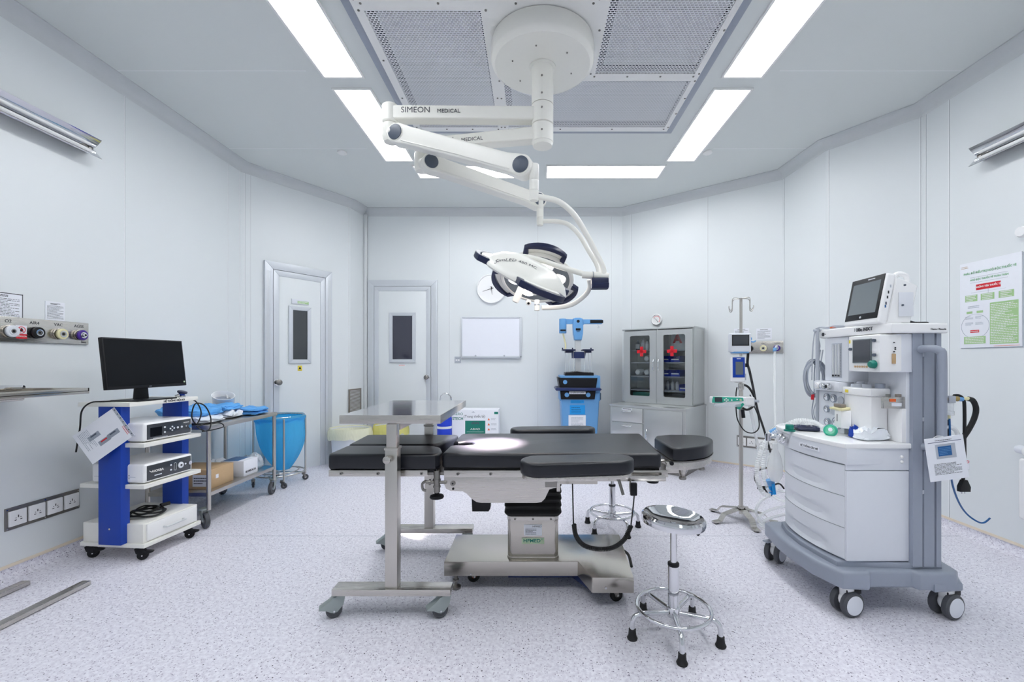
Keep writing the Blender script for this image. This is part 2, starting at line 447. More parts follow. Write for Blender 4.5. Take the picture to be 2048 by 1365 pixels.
# doors
def door(i, s0, s1, top, name, glass, gx, gz, knob_s, knob_z, fw_=.085, leafin=.065):
    X = wallframe(i, 0, 0)
    W = s1 - s0
    d = thing(name, None, None, X=wallframe(i, (s0+s1)/2, 0)); d['kind'] = 'structure'
    X = T((0, 0, 0)); c = -(s0+s1)/2
    mb = MB()                   # outer architrave, mitred, sloping back to the wall
    def ring(x0, x1, z1, w, y0, y1, m):
        for (a, b, cc, dd) in (((x0, 0), (x0 + w, 0), (x0 + w, z1 - w), (x0, z1)), ((x1 - w, 0), (x1, 0), (x1, z1), (x1 - w, z1 - w)), ((x0, z1), (x0 + w, z1 - w), (x1 - w, z1 - w), (x1, z1))):
            mb.prism([a, b, cc, dd], y0, y1, m, bev=.004)
    ring(-W/2, W/2, top, fw_, 0, .035, M['aludoor'])
    for k in (.02, .035, .05):
        mb.box((-W/2 + k, top/2 - .05, .0355), (.003, top - .12, .003), M['alu']); mb.box((W/2 - k, top/2 - .05, .0355), (.003, top - .12, .003), M['alu'])
    f = obj('door_frame', mb, d, local=True)
    mb = MB(); x0, x1, z1 = -W/2 + fw_, W/2 - fw_, top - fw_
    mb.b2(x0 + .002, x1 - .002, .006, z1 - .002, .0, .022, M['dark'])
    gx0, gx1 = gx[0] + c, gx[1] + c
    mb.b2(x0 + .004, x1 - .004, .008, z1 - .004, .001, .028, M['wall'], bev=.002)
    for (a, b, cc, dd) in (((x0+.004, .008), (x0 + leafin, .008), (x0 + leafin, z1 - leafin), (x0+.004, z1-.004)), ((x1 - leafin, .008), (x1-.004, .008), (x1-.004, z1-.004), (x1 - leafin, z1 - leafin)), ((x0+.004, z1-.004), (x0 + leafin, z1 - leafin), (x1 - leafin, z1 - leafin), (x1-.004, z1-.004))):
        mb.prism([a, b, cc, dd], .02, .034, M['aludoor'], bev=.002)
    lf = obj('door_leaf', mb, d, local=True)
    mb = MB(); w = .045
    for (a, b, cc, dd) in (((gx0 - w, gz[0] - w), (gx0, gz[0]), (gx0, gz[1]), (gx0 - w, gz[1] + w)), ((gx1, gz[0]), (gx1 + w, gz[0] - w), (gx1 + w, gz[1] + w), (gx1, gz[1])),
                           ((gx0, gz[1]), (gx1, gz[1]), (gx1 + w, gz[1] + w), (gx0 - w, gz[1] + w)), ((gx0 - w, gz[0] - w), (gx1 + w, gz[0] - w), (gx1, gz[0]), (gx0, gz[0]))):
        mb.prism([a, b, cc, dd], .028, .046, M['aludoor'], bev=.004)
    wf = obj('window_frame', mb, lf, local=True)
    mb = MB(); mb.b2(gx0, gx1, gz[0], gz[1], .027, .036, glass); obj('window_pane', mb, lf, local=True)
    mb = MB(); k = (knob_s + c, knob_z)
    mb.cyl((k[0], k[1], .028), (k[0], k[1], .038), .036, M['chrome'], bev=.002); mb.cyl((k[0], k[1], .038), (k[0], k[1], .07), .012, M['chrome'])
    mb.lathe([(0, 0), (.018, 0), (.03, .01), (.03, .03), (.02, .036), (0, .037)], M['dsteel'], c=(k[0], k[1], .06))
    obj('door_knob', mb, lf, local=True)
    return d
def ws(i, px): return wall_s(i, px)
d1 = door(1, ws(1, 527), ws(1, 661), 2.365, 'door_1', M['glassg'], (ws(1, 582), ws(1, 611)), (1.285, 1.85), ws(1, 551), 1.03)
d2 = door(3, ws(3, 737), ws(3, 875.5), 2.37, 'door_2', M['glassd'], (ws(3, 787), ws(3, 826)), (1.29, 1.88), ws(3, 855), 1.045)
# signs on the doors
X = fw(1, 597.5, 605, .028)
t_ = thing('door_sign', 'small white and green sign above the window of the left door', 'sign', X=X)
mb = MB(); mb.box((0, 0, .006), (.2, .055, .012), M['offw'], .002); mb.box((.03, -.005, .0125), (.13, .03, .001), M['green']); mb.lines(T((.03, -.005, .0130)), .11, .024, 2, M['white'], 9)
obj('sign_board', mb, t_, local=True)
X = fw(1, 597, 737, .028)
mb = MB(X); mb.box((0, 0, .001), (.05, .06, .002), M['yellow'], 0); mb.prism([(-.016, -.008), (.016, -.008), (0, .02)], .002, .0026, M['black']); mb.lines(T((0, -.02, .002)), .036, .01, 2, M['black'])
single('warning_sticker', mb, 'small yellow warning sticker below the window of the left door', 'sticker')
X = fw(3, 805, 731, .028)
mb = MB(X); mb.box((0, 0, .0006), (.09, .022, .0012), M['paper']); mb.lines(T((0, 0, .0012)), .08, .018, 2, M['orange'])
single('printed_sticker', mb, 'thin sticker with orange print below the window of the right door', 'sticker')
# return air grille
s_ = wall_s(2, 714) if False else (PV[3] - PV[2]).length / 2
X = wallframe(1, wall_s(1, 712.5) - .0, .945)
Yv = 5.60
g = thing('return_air_grille', 'tall louvred return air grille low in the corner beside the right door', 'air grille', X=fr((-2.345, 5.72, zat(803, 5.75)), (.18, .98, 0), (.98, -.18, 0)) )
mb = MB(); w_, h_ = .26, .32
for (x, y, a, b) in ((-w_/2, 0, .015, h_), (w_/2, 0, .015, h_), (0, h_/2, w_ + .015, .015), (0, -h_/2, w_ + .015, .015)): mb.box((x, y, .006), (a, b, .012), M['vent'], .002)
mb.box((0, 0, .001), (w_, h_, .002), M['dark']); obj('grille_frame', mb, g, local=True)
mb = MB()
for k in range(20):
    mb.box((0, -h_/2 + (k + .5) * h_/20, .006), (w_, .009, .002), M['vent'], X=None)
obj('louvres', mb, g, local=True)

# ceiling lights
def light_panel(cx, cy, lx, ly, label, first=[None]):
    key = (lx, ly)
    th = thing('ceiling_light', label, 'ceiling light', loc=(cx, cy, ZC - .012), group='ceiling light panels')
    mb = MB(); e = .016
    for (x, y, a, b) in ((-lx/2 - e/2, 0, e, ly + 2*e), (lx/2 + e/2, 0, e, ly + 2*e), (0, ly/2 + e/2, lx, e), (0, -ly/2 - e/2, lx, e)): mb.box((x, y, .006), (a, b, .012), M['white'], .001)
    obj('light_frame', mb, th, local=True)
    mb = MB(); mb.box((0, 0, .007), (lx, ly, .006), M['panel']); obj('diffuser', mb, th, local=True)
for side, x in (('left', -1.376), ('right', 1.52)):
    for y, nm in ((3.895, 'far'), (2.57, 'middle'), (1.25, 'near')):  # the near pair is out of view, added to light the room
        light_panel(x, y, .27, 1.17, 'bright ceiling light panel, the %s one of the row on the %s' % (nm, side))
light_panel(-.645, 4.75, 1.24, .29, 'bright crosswise ceiling light panel behind the lamp arm, left of the pair')
light_panel(.775, 4.75, 1.24, .29, 'bright crosswise ceiling light panel nearest the back wall, right of the pair')
light_panel(-.645, .35, 1.24, .29, 'added unseen crosswise ceiling light panel over the entrance side, left of the pair')  # this pair is unseen, added for more light and reflections
light_panel(.775, .35, 1.24, .29, 'added unseen crosswise ceiling light panel over the entrance side, right of the pair')
# laminar flow air diffuser
lf = thing('laminar_air_diffuser', 'large square perforated air diffuser in the ceiling around the lamp mount', 'air diffuser', loc=(.075, 2.845, ZC - .03))
x0, x1, y0, y1 = -1.04, 1.19, 1.83, 3.87
mb = MB(); zz = ZC - .03
pan = [(-.985, -.305, 2.53, 3.80, 'p'), (-.215, 1.15, 3.17, 3.80, 'l'), (.44, 1.15, 1.87, 3.09, 'p'), (-.985, .345, 1.87, 2.45, 'l')]
# frame bars fill everything but the openings
xs = sorted({x0, x1, *[p[0] for p in pan], *[p[1] for p in pan]}); ys = sorted({y0, y1, *[p[2] for p in pan], *[p[3] for p in pan]})
for i in range(len(xs) - 1):
    j = 0
    while j < len(ys) - 1:
        def hole(a, b): 
            cx, cy = (xs[i] + xs[i+1]) / 2, (ys[a] + ys[a+1]) / 2
            return any(p[0] < cx < p[1] and p[2] < cy < p[3] for p in pan)
        if hole(j, 0): j += 1; continue
        k = j
        while k < len(ys) - 1 and not hole(k, 0): k += 1
        mb.b2(xs[i], xs[i+1], ys[j], ys[k], zz, zz + .008, M['white']); j = k
obj('diffuser_frame', mb, lf)
mb = MB()
for (a, b, c_, d_) in ((x0 - .055, x0, y0 - .055, y1 + .05), (x1, x1 + .055, y0 - .055, y1 + .05), (x0, x1, y1, y1 + .05), (x0, x1, y0 - .055, y0)): mb.b2(a, b, c_, d_, ZC - .022, ZC - .001, M['grey'], .004)
obj('surround_trim', mb, lf)
mb = MB(); mb.b2(x0, x1, y0, y1, ZC - .0016, ZC - .0004, M['filt'])
for p in pan: 
    for (a, b, c_, d_) in ((p[0], p[0] + .05, p[2], p[3]), (p[1] - .012, p[1], p[2], p[3]), (p[0], p[1], p[3] - .05, p[3])): mb.b2(a, b, c_, d_, ZC - .006, ZC - .0018, M['disc'])  # slate strips paint the shade along the recess edges
obj('filter', mb, lf)
for p in pan:
    mb = MB(); mb.b2(p[0], p[1], p[2], p[3], zz + .002, zz + .003, M['mesh']); obj('perforated_panel', mb, lf)
mb = MB(); mb.cyl((0, 0, -.003), (0, 0, 0), .007, M['dsteel'], seg=10)
scr = None
for p in pan:
    for k in range(4):
        u = k / 3
        for (x, y) in ((p[0] - .03, p[2] + u * (p[3] - p[2])), (p[1] + .03, p[2] + u * (p[3] - p[2])), (p[0] + u * (p[1] - p[0]), p[3] + .03)):
            if scr is None: scr = obj('screw', mb, lf, local=True); q = scr
            else: q = scr.copy(); COL.objects.link(q); q.parent = lf
            q.location = Vector((x, y, zz)) - Vector((.075, 2.845, ZC - .03))
for px, sd in ((684, 'left'), (1415, 'right')):
    q = at(px, 304, 1801 / 418); q.z = ZC - .02
    mb = MB(); mb.lathe([(0, 0), (.035, 0), (.045, .006), (.045, .02), (0, .02)], M['white'], c=q)
    single('ceiling_sensor', mb, 'small round white sensor on the ceiling to the %s of the light panels' % sd, 'sensor')
# ---------------------------------------------------------------- ceiling mounted surgical light
sl = thing('surgical_light', 'white twin-head surgical light hanging from the drum in the ceiling diffuser', 'surgical light', loc=(.061, 2.81, 3.304))
mb = MB(); mb.lathe([(0, 3.304), (.325, 3.304), (.33, 3.29), (.332, 3.205), (.325, 3.185), (.305, 3.17), (0, 3.165)], M['ivory'], c=(.061, 2.81, 0), seg=64)
for a in range(6): mb.sph((.061 + .2 * math.cos(a*1.05+.3), 2.81 + .2 * math.sin(a*1.05+.3), 3.165), .005, M['dsteel'], seg=8)
obj('ceiling_cover', mb, sl)
mb = MB(); cx, cy = .061, 2.81
mb.lathe([(0, 3.175), (.085, 3.175), (.085, 3.16), (.07, 3.155), (.07, 2.92), (0, 2.92)], M['ivory'], c=(cx, cy, 0), seg=40)
for z in (3.07, 2.96, 2.87, 2.73): mb.cyl((cx - .005, cy - .069, z), (cx - .005, cy - .0735, z), .006, M['dsteel'], seg=10)
obj('column', mb, sl)
mb = MB()
for z0, z1 in ((2.918, 2.792), (2.789, 2.675)): mb.lathe([(0, z0), (.066, z0), (.07, z0 - .003), (.07, z1 + .003), (.066, z1), (0, z1)], M['ivory'], c=(cx, cy, 0), seg=40)
mb.lathe([(0, 2.675), (.066, 2.675), (.062, 2.655), (0, 2.652)], M['ivory'], c=(cx, cy, 0), seg=40)
for z in (2.87, 2.73): mb.cyl((cx - .005, cy - .069, z), (cx - .005, cy - .073, z), .006, M['dsteel'], seg=10)
obj('swivel_hub', mb, sl)
def arm(p0, p1, h0, h1, w, m, name, r0=0, r1=0):   # a straight box-section arm with softened edges, heights h0 and h1
    p0, p1 = Vector(p0), Vector(p1); d = p1 - p0; L = d.length
    X = fr(p0, d, Vector((0, 0, 1)).cross(d).normalized().cross(d) * 1)
    side = Vector((0, 0, 1)).cross(d).normalized()   # local z = side
    X = fr(p0, d, side)
    mb = MB(X)
    t = bmesh.new(); prof = []
    mb.prism([(0, -h0/2), (L, -h1/2), (L, h1/2), (0, h0/2)], -w/2, w/2, m, bev=.014, seg=4)
    mb.prism([(.02, -h0/2 - .004), (L - .02, -h1/2 - .004), (L - .02, -h1/2 + .012), (.02, -h0/2 + .012)], -w*.32, w*.32, m, bev=.003)
    return mb, X, L
e1 = Vector((-.917, 2.80, 2.853)); 
mb, X, L = arm((cx - .05, cy, 2.853), e1, .088, .088, .085, M['ivory'], 'arm')
a1 = obj('extension_arm', mb, sl)
side = X
mb = MB()
# lettering on the face that looks into the room
Xf = fr((-.63, 2.802 - .0432, 2.862), (1, 0.012, 0), (0, -1, 0))
mb.text('SIMEON', .052, M['print_'], T((-.245, 0, 0)) if False else Xf @ T((-.115, 0, 0)), sx=1.0); mb.text('MEDICAL', .034, M['print_'], Xf @ T((.095, -.006, 0)), sx=1.05)
obj('lettering', mb, a1)
e2 = Vector((-.74, 2.90, 2.70))
mb, X2, L2 = arm((cx - .05, cy + .01, 2.73), e2, .086, .07, .085, M['ivory'], 'arm')
a2 = obj('extension_arm', mb, sl)
mb = MB(); dd = (e2 - Vector((cx - .05, cy + .01, 2.73))).normalized(); pp = Vector((cx - .05, cy + .01, 2.73)) + dd * .46; nn = Vector((dd.y, -dd.x, 0)).normalized(); nn = -nn if nn.y > 0 else nn
Xf = fr(pp + nn * .0438, -dd, nn)
mb.text('SIMEON', .05, M['print_'], Xf @ T((-.155, 0, 0))); mb.text('MEDICAL', .033, M['print_'], Xf @ T((.055, -.006, 0)), sx=1.05)
obj('lettering', mb, a2)
def knuckle(c, z0, z1, r, name='arm_joint'):
    mb = MB(); mb.lathe([(0, z1), (r - .008, z1), (r, z1 - .008), (r, z0 + .008), (r - .006, z0), (0, z0)], M['ivory'], c=(c[0], c[1], 0), seg=32); return mb
mb = knuckle(e1, 2.795, 2.915, .052); mb.lathe([(0, 2.795), (.044, 2.793), (.05, 2.785), (.05, 2.70), (.04, 2.675), (0, 2.67)], M['ivory'], c=(e1.x, e1.y, 0)); obj('arm_joint', mb, sl)
mb = knuckle(e2, 2.655, 2.75, .05); mb.lathe([(0, 2.655), (.045, 2.653), (.05, 2.645), (.05, 2.55), (.04, 2.53), (0, 2.525)], M['ivory'], c=(e2.x, e2.y, 0)); obj('arm_joint', mb, sl)
def spring(A, B, r, name):
    A, B = Vector(A), Vector(B); d = (B - A); hd = Vector((d.x, d.y, 0)).normalized(); side = Vector((hd.y, -hd.x, 0)); side = -side if side.y > 0 else side
    X = fr(A, d, side); L = d.length; mb = MB(X)
    # side outline: round ends, waist slightly slimmer, a rib along the lower edge
    pts = []
    for k in range(13): a = PI/2 + k * PI/12; pts.append((r * math.cos(a), r * math.sin(a)))
    pts += [(L * .12, -r * .86), (L * .88, -r * .80)]
    for k in range(13): a = -PI/2 + k * PI/12; pts.append((L + r * math.cos(a), r * math.sin(a)))
    pts += [(L * .88, r * .78), (L * .12, r * .9)]
    mb.prism(pts, -.045, .045, M['ivory'], bev=.012, seg=4)
    mb.tube([(.06, -r * .62, .046), (L * .5, -r * .55, .047), (L - .06, -r * .6, .046)], .004, M['ivory'], seg=6)
    o = obj('spring_arm', mb, sl)
    for x, rr in ((0, r * .76), (L, r * .76)):
        m2 = MB(X); m2.cyl((x, 0, .044), (x, 0, .048), rr + .006, M['ivory'], seg=36); m2.cyl((x, 0, .048), (x, 0, .0535), rr, M['disc'], seg=36, bev=.002)
        m2.cyl((x, 0, -.053), (x, 0, -.044), rr, M['disc'], seg=36, bev=.002)
        obj('pivot_cap', m2, o, label='slate grey round cap on the pivot')
    return X
A1 = at(794, 263, 2.71); B1 = at(1046, 328, 2.46)
mb = MB(); mb.tube([e1 + Vector((0, 0, -.13)), (e1 + Vector((0, 0, -.13)) + A1) / 2 + Vector((.0, 0, 0)), A1 + Vector((0, .05, 0))], .042, M['ivory'], seg=20); obj('arm_joint', mb, sl)
spring(A1 + Vector((0, .05, 0)), B1 + Vector((0, .05, 0)), .063, 's')
A2 = at(857, 322, 2.81); B2 = at(1074, 398, 3.10)
mb = MB(); mb.tube([e2 + Vector((0, 0, -.12)), (e2 + Vector((0, 0, -.14)) + A2) / 2, A2 + Vector((0, .05, 0))], .042, M['ivory'], seg=20); obj('arm_joint', mb, sl)
spring(A2 + Vector((0, .05, 0)), B2 + Vector((0, .05, 0)), .058, 's')
# vertical stems below the spring arms
def stem(p, z0, z1, z2, r):
    mb = MB(); c = (p.x, p.y, 0)
    mb.lathe([(0, z0), (r, z0), (r, z1 + .003), (r * .93, z1), (0, z1)], M['ivory'], c=c, seg=28)
    mb.lathe([(0, z1), (r * .96, z1 - .001), (r * .96, (z1+z2)/2), (r * .9, (z1+z2)/2 - .001), (0, (z1+z2)/2)], M['ivory'], c=c, seg=28)
    mb.lathe([(0, (z1+z2)/2), (r * .95, (z1+z2)/2 - .002), (r * .95, z2 + .008), (r * .85, z2), (0, z2 - .002)], M['ivory'], c=c, seg=28)
    return mb
Sx1 = at(1068, 380, 2.49); obj('swivel_stem', stem(Sx1, zat(330, 2.49), zat(361, 2.49), zat(402, 2.49), .028), sl)
Sx2 = at(1080, 420, 3.12); obj('swivel_stem', stem(Sx2, zat(392, 3.12), zat(419, 3.12), zat(451, 3.12), .026), sl)
# curved yoke tubes
def tb(pts, r, name='yoke'):
    mb = MB(); mb.tube(pts, r, M['ivory'], seg=16, smooth=8); return obj(name, mb, sl)
tb([at(1070, 393, 2.49), at(1090, 396, 2.50), at(1118, 404, 2.52), at(1146, 427, 2.55), at(1171, 466, 2.58), at(1195, 512, 2.60), at(1206, 535, 2.60), at(1208, 556, 2.60)], .0165)
tb([at(1082, 443, 3.12), at(1110, 443, 3.10), at(1136, 449, 3.05), at(1158, 470, 2.98), at(1176, 500, 2.9), at(1194, 531, 2.82), at(1199, 560, 2.76), at(1196, 570, 2.72)], .0155)
mb = MB(); mb.cyl(at(1164, 550, 2.62), at(1218, 553, 2.60), .021, M['ivory'], bev=.004, seg=28); mb.cyl(at(1185, 551, 2.61), at(1187, 551, 2.61), .0225, M['gap'], seg=28); obj('yoke_joint', mb, sl)
mb = MB(); X = fr(at(1199, 568, 2.60), (1, 0, 0), (0, -1, 0)); mb.box((0, 0, 0), (.104, .066, .055), M['navy'], .008, X=X); mb.box((.004, -.006, .03), (.096, .03, .01), M['navy'], .004, X=X @ R(12, 'X')); obj('control_box', mb, sl, label='navy blue control box under the yoke joint')
tb([at(1166, 548, 2.62), at(1120, 534, 2.60), at(1075, 519, 2.58), at(1035, 513, 2.55), at(1015, 520, 2.52)], .0165)
tb([at(1178, 560, 2.66), at(1179, 576, 2.68), at(1169, 592, 2.72), at(1145, 609, 2.74), at(1118, 615, 2.72), at(1084, 616, 2.70)], .0145)
mb = MB(); mb.cyl(at(1074, 622, 2.72), at(1074, 600, 2.72), .0165, M['ivory'], bev=.003, seg=24); mb.cyl(at(1074, 611, 2.72), at(1074, 609, 2.72), .018, M['chrome'], seg=24); obj('yoke_joint', mb, sl)

def lamp_head(c, n, roll, name, text=None, dome=.05, grip=.10):
    # local -z is where the light goes
    n = Vector(n).normalized(); x = Vector((0, 0, 1)).cross(n).normalized(); X = fr(c, x, -n) @ R(roll)
    mb = MB(X); Rr = .25
    prof = [(0, dome), (.05, dome), (.12, dome * .92), (.18, dome * .66), (.225, dome * .25), (Rr, -.012), (Rr + .002, -.026), (Rr - .006, -.036), (Rr - .022, -.036), (Rr - .026, -.028)]
    mb.lathe(prof, M['ivory'], seg=72)
    o = obj('lamp_head', mb, sl)
    mb = MB(X); mb.lathe([(0, -.024), (Rr - .024, -.024), (Rr - .024, -.029), (0, -.029)], M['lcdlight'], seg=60); obj('glass_cover', mb, o, label='tinted glass cover over the lenses')
    for k in range(6):
        a = k * PI/3 + .3; mb = MB(X); q = (.145 * math.cos(a), .145 * math.sin(a), 0)
        mb.lathe([(0, -.034), (.03, -.033), (.05, -.030), (.05, -.028)], M['led'] if k % 2 else M['ledc'], c=q, seg=24)
        mb.lathe([(.05, -.027), (.056, -.031), (.06, -.027)], M['chrome'], c=q, seg=24)
        obj('lens', mb, o)
    mb = MB(X); mb.lathe([(0, -.03), (.045, -.03), (.04, -.045), (.024, -.055), (.021, -.06), (.02, -.06 - grip), (.014, -.066 - grip), (0, -.066 - grip)], M['ivory'], seg=28); obj('grip', mb, o)
    for k in range(3):      # three navy handles round the rim
        mb = MB(X); a0 = k * 2*PI/3 + .1; hw = .60
        outer = [(Rr * .97, -hw)] + [(Rr + .035 + .035 * math.sin(PI * (j + 1) / 12) ** .6, (j / 10 - .5) * 2 * (hw - .12)) for j in range(11)] + [(Rr * .97, hw)]
        inner = [(Rr * .97, hw - .17)] + [(Rr + .036, (.5 - j / 8) * 2 * (hw - .20)) for j in range(9)] + [(Rr * .97, -hw + .17)]
        mb.prism([(r_ * math.cos(a0 + a), r_ * math.sin(a0 + a)) for r_, a in outer + inner], -.034, .002, M['navy'], bev=.008, seg=3)
        obj('rim_handle', mb, o, label='navy blue rim handle')
    for k in range(3):
        mb = MB(X); a0 = k * 2*PI/3 + .1
        pts = []
        for j in range(7):
            a = a0 + (j/6 - .5) * .8; pts.append((math.cos(a) * (Rr + .03), math.sin(a) * (Rr + .03)))
        for j in range(7):
            a = a0 + (.5 - j/6) * 1.0; pts.append((math.cos(a) * (Rr - .03), math.sin(a) * (Rr - .03)))
        mb.prism(pts, -.02, .004, M['ivory'], bev=.004); obj('rim_flange', mb, o)
    return X, o
X1, h1 = lamp_head(at(1055, 549, 2.47), (-.42, .30, -.86), 175, 'a', dome=.085, grip=.11)
X2_, h2 = lamp_head(at(1074, 553, 2.98), (-.10, -.50, -.86), 46, 'b', dome=.07, grip=.09)
# maker's lettering on the near head
mb = MB(); mb.text('SimLED 450 MC', .036, M['print_'], T((0, 0, 0)), ex=.0)
Xi = X1.inverted(); dirx = (Xi.to_3x3() @ Vector((1, .1, -.4))); dirx.z = 0; dirx.normalize(); diry = Vector((-dirx.y, dirx.x, 0))
c0 = (Xi.to_3x3() @ Vector((-.4, -.9, .1))); c0.z = 0; c0.normalize()
prof_ = [(0, .085), (.05, .085), (.12, .0782), (.18, .0561), (.225, .0213), (.25, -.012)]
def domez(r):
    for (r0, z0), (r1, z1) in zip(prof_, prof_[1:]):
        if r <= r1: return z0 + (z1 - z0) * (r - r0) / (r1 - r0)
    return -.012
for v in mb.bm.verts:
    p = c0 * .175 + dirx * (v.co.x * .9 + .012) + diry * v.co.y; r_ = math.hypot(p.x, p.y); p.z = domez(r_) + .0025; v.co = X1 @ p
obj('lettering', mb, h1)
mb = MB(); q = at(1057, 604, 2.72); mb.cyl(q, q + Vector((0, -.02, -.012)), .016, M['ivory'], bev=.003); mb.cyl(q + Vector((0, -.02, -.012)), q + Vector((0, -.022, -.0135)), .008, M['black']); obj('camera_eye', mb, h2)
# the light the two heads throw
def spot(c, n, W, ang, name, col):
    l = bpy.data.lights.new(name, 'SPOT'); l.energy = W; l.spot_size = math.radians(ang); l.spot_blend = 1.0; l.color = col; l.shadow_soft_size = .10
    o = bpy.data.objects.new(name, l); COL.objects.link(o); n = Vector(n).normalized()
    o.rotation_euler = n.to_track_quat('-Z', 'Y').to_euler(); o.location = Vector(c) + n * .17; return o
spot(at(1074, 553, 2.98), (-.23, -.37, -.90), 9000, 18, 'surgical_beam', (1, .80, .80))
spot(at(1058, 551, 2.47), (-.42, .26, -.86), 1500, 14, 'surgical_beam', (1, .88, .80))
# ---------------------------------------------------------------- casters
def caster(parent, p, r=.045, head=.12, w=.024, ang=0, m=None, wm=None, brake=False, hub=None):
    """fork and top plate as 'caster', its wheel as a sub-part; p = where it meets the floor, head = height of the plate; coordinates in the root's frame"""
    m = m or M['casterg']; X = T(p) @ R(ang)
    mb = MB(X); off_ = .6 * r
    mb.cyl((-off_, 0, head - .012), (-off_, 0, head), r * .62, m, seg=20, bev=.002)
    for s in (-1, 1):
        t = [( -off_ - r*.5, head - .012), (-off_ + r*.45, head - .012), (r * .28, r * .9), (0, r * .72), (-r * .3, r * .95)]
        mb.prism([(a, b) for a, b in t], -.0015, .0015, m, X=fr((0, s * (w/2 + .005), 0), (1, 0, 0), (0, -1, 0)))
    mb.box((-off_ - r * .05, 0, head - .018), (r * .95, w + .013, .012), m, .003)
    mb.cyl((0, -w/2 - .008, r), (0, w/2 + .008, r), r * .13, M['chrome'], seg=10)
    if brake:
        mb.prism([(-off_ - r*.75, head - .012), (-off_ + r*.7, head - .012), (r * .55, head - .03), (r * 1.75, r * 1.62), (r * 1.8, r * 1.42), (r * .95, r * 1.22), (r * .35, r * .85), (-r * .35, r * .8), (-off_ - r*.5, r * 1.6)], -w * .72, w * .72, m, bev=.003, X=fr((0, 0, 0), (1, 0, 0), (0, -1, 0)))
    o = obj('caster', mb, parent, local=True)
    mb = MB(X); wm = wm or M['grubber']
    q = fr((0, 0, r), (1, 0, 0), (0, 1, 0))
    mb.lathe([(r * .35, -w * .42), (r * .72, -w * .42), (r * .78, -w/2), (r * .93, -w/2), (r, -w * .3), (r, w * .3), (r * .93, w/2), (r * .78, w/2), (r * .72, w * .42), (r * .35, w * .42)], wm, X=q, seg=36)
    mb.lathe([(0, -w * .40), (r * .74, -w * .40), (r * .74, w * .40), (0, w * .40)], hub or M['grey'], X=q, seg=28)
    obj('wheel', mb, o, local=True)
    return o
# ---------------------------------------------------------------- operating table
ot = thing('operating_table', 'stainless operating table with black padded sections and bellows column', 'operating table', loc=(0, 2.55, 0))
zt = .787
def pad(pts, z0, z1, m=None, bev=.022): mb = MB(); mb.prism(pts, z0, z1, m or M['vinyl'], bev=bev, seg=4); return mb
def arc(cx, cy, r, a0, a1, n=8): return [(cx + r * math.cos(math.radians(a0 + (a1-a0)*k/n)), cy + r * math.sin(math.radians(a0 + (a1-a0)*k/n))) for k in range(n + 1)]
yn, yf = 2.262, 2.90
main = arc(.672 - .025, yn + .025, .025, -90, 0, 4) + [(.715, yf - .03)] + arc(.69, yf - .025, .025, 0, 90, 4) + [(-.43, yf + .0)] + arc(-.445, yf - .04, .03, 90, 180, 4) + [(-.475, 2.60)] + arc(-.40, 2.545, .055, 140, 40 - 360 + 360 - 80, 10)[:1] + [(-.44, 2.59), (-.40, 2.602), (-.365, 2.59), (-.345, 2.555), (-.355, 2.515), (-.395, 2.495), (-.44, 2.50), (-.475, 2.485)] + [(-.478, yn + .04)] + arc(-.45, yn + .028, .028, 180, 270, 4)
main = [p for p in main if True]
o = obj('seat_pad', pad([p for k, p in enumerate(main) if k == 0 or (Vector(p) - Vector(main[k-1])).length > .004], zt - .082, zt), ot)
mb = MB(); mb.b2(-.465, .66, yn + .012, yf - .012, zt - .10, zt - .08, M['black']); obj('pad_base', mb, ot)
lg1 = [(-1.052, 2.245)] + arc(-.60, 2.27, .0, 0, 0, 1)[:0] + [(-.56, 2.238), (-.505, 2.245), (-.487, 2.27), (-.487, 2.34), (-.515, 2.43), (-.56, 2.475), (-.60, 2.488), (-1.05, 2.488), (-1.062, 2.47), (-1.066, 2.27)]
o = obj('leg_pad', pad(lg1, zt - .082, zt, bev=.02), ot, label='near leg pad')
lg2 = [(-1.055, 2.512), (-.62, 2.508), (-.56, 2.522), (-.535, 2.56), (-.525, 2.62), (-.50, 2.70), (-.487, 2.76), (-.487, 2.83), (-.51, 2.85), (-1.06, 2.852), (-1.085, 2.83), (-1.07, 2.53)]
obj('leg_pad', pad(lg2, zt - .082, zt, bev=.02), ot, label='far leg pad')
# side rails and section frames
def bolt(mb, x, y, z, r=.008): mb.cyl((x, y, z), (x, y - .004, z), r, M['dsteel'], seg=12); mb.cyl((x, y - .004, z), (x, y - .005, z), r * .4, M['black'], seg=6)
for yy, sg, lab in ((2.245, 1, 'near'), (2.84, -1, 'far')):
    mb = MB(); mb.b2(-1.055, -.545, yy, yy + .012, .672, .704, M['steel'], .001)
    mb.b2(-1.05, -.5, yy + .012, yy + .02, .69, .705, M['black'])
    if sg == 1:
        for x in (-.99, -.80, -.575): bolt(mb, x, yy, .688)
    obj('leg_section_rail', mb, ot)
    mb = MB(); mb.b2(-.462, .70 if sg == 1 else .73, yy + .012 * sg, yy + .012 * sg + .014, .665, .70, M['steel'], .001)
    if sg == 1:
        for x in (-.39, -.22, .66): bolt(mb, x, yy + .012, .683)
    obj('side_rail', mb, ot)
mb = MB()
mb.b2(-1.04, -.55, 2.27, 2.47, .68, .7, M['black']); mb.b2(-1.04, -.55, 2.53, 2.83, .68, .7, M['black'])
mb.b2(-.57, .68, 2.27, 2.83, .672, .688, M['dsteel'])  # plate carried on under the pad gap to block the lamp beam
mb.b2(-.30, .35, 2.36, 2.72, .60, .672, M['steeld'])
obj('section_frame', mb, ot)
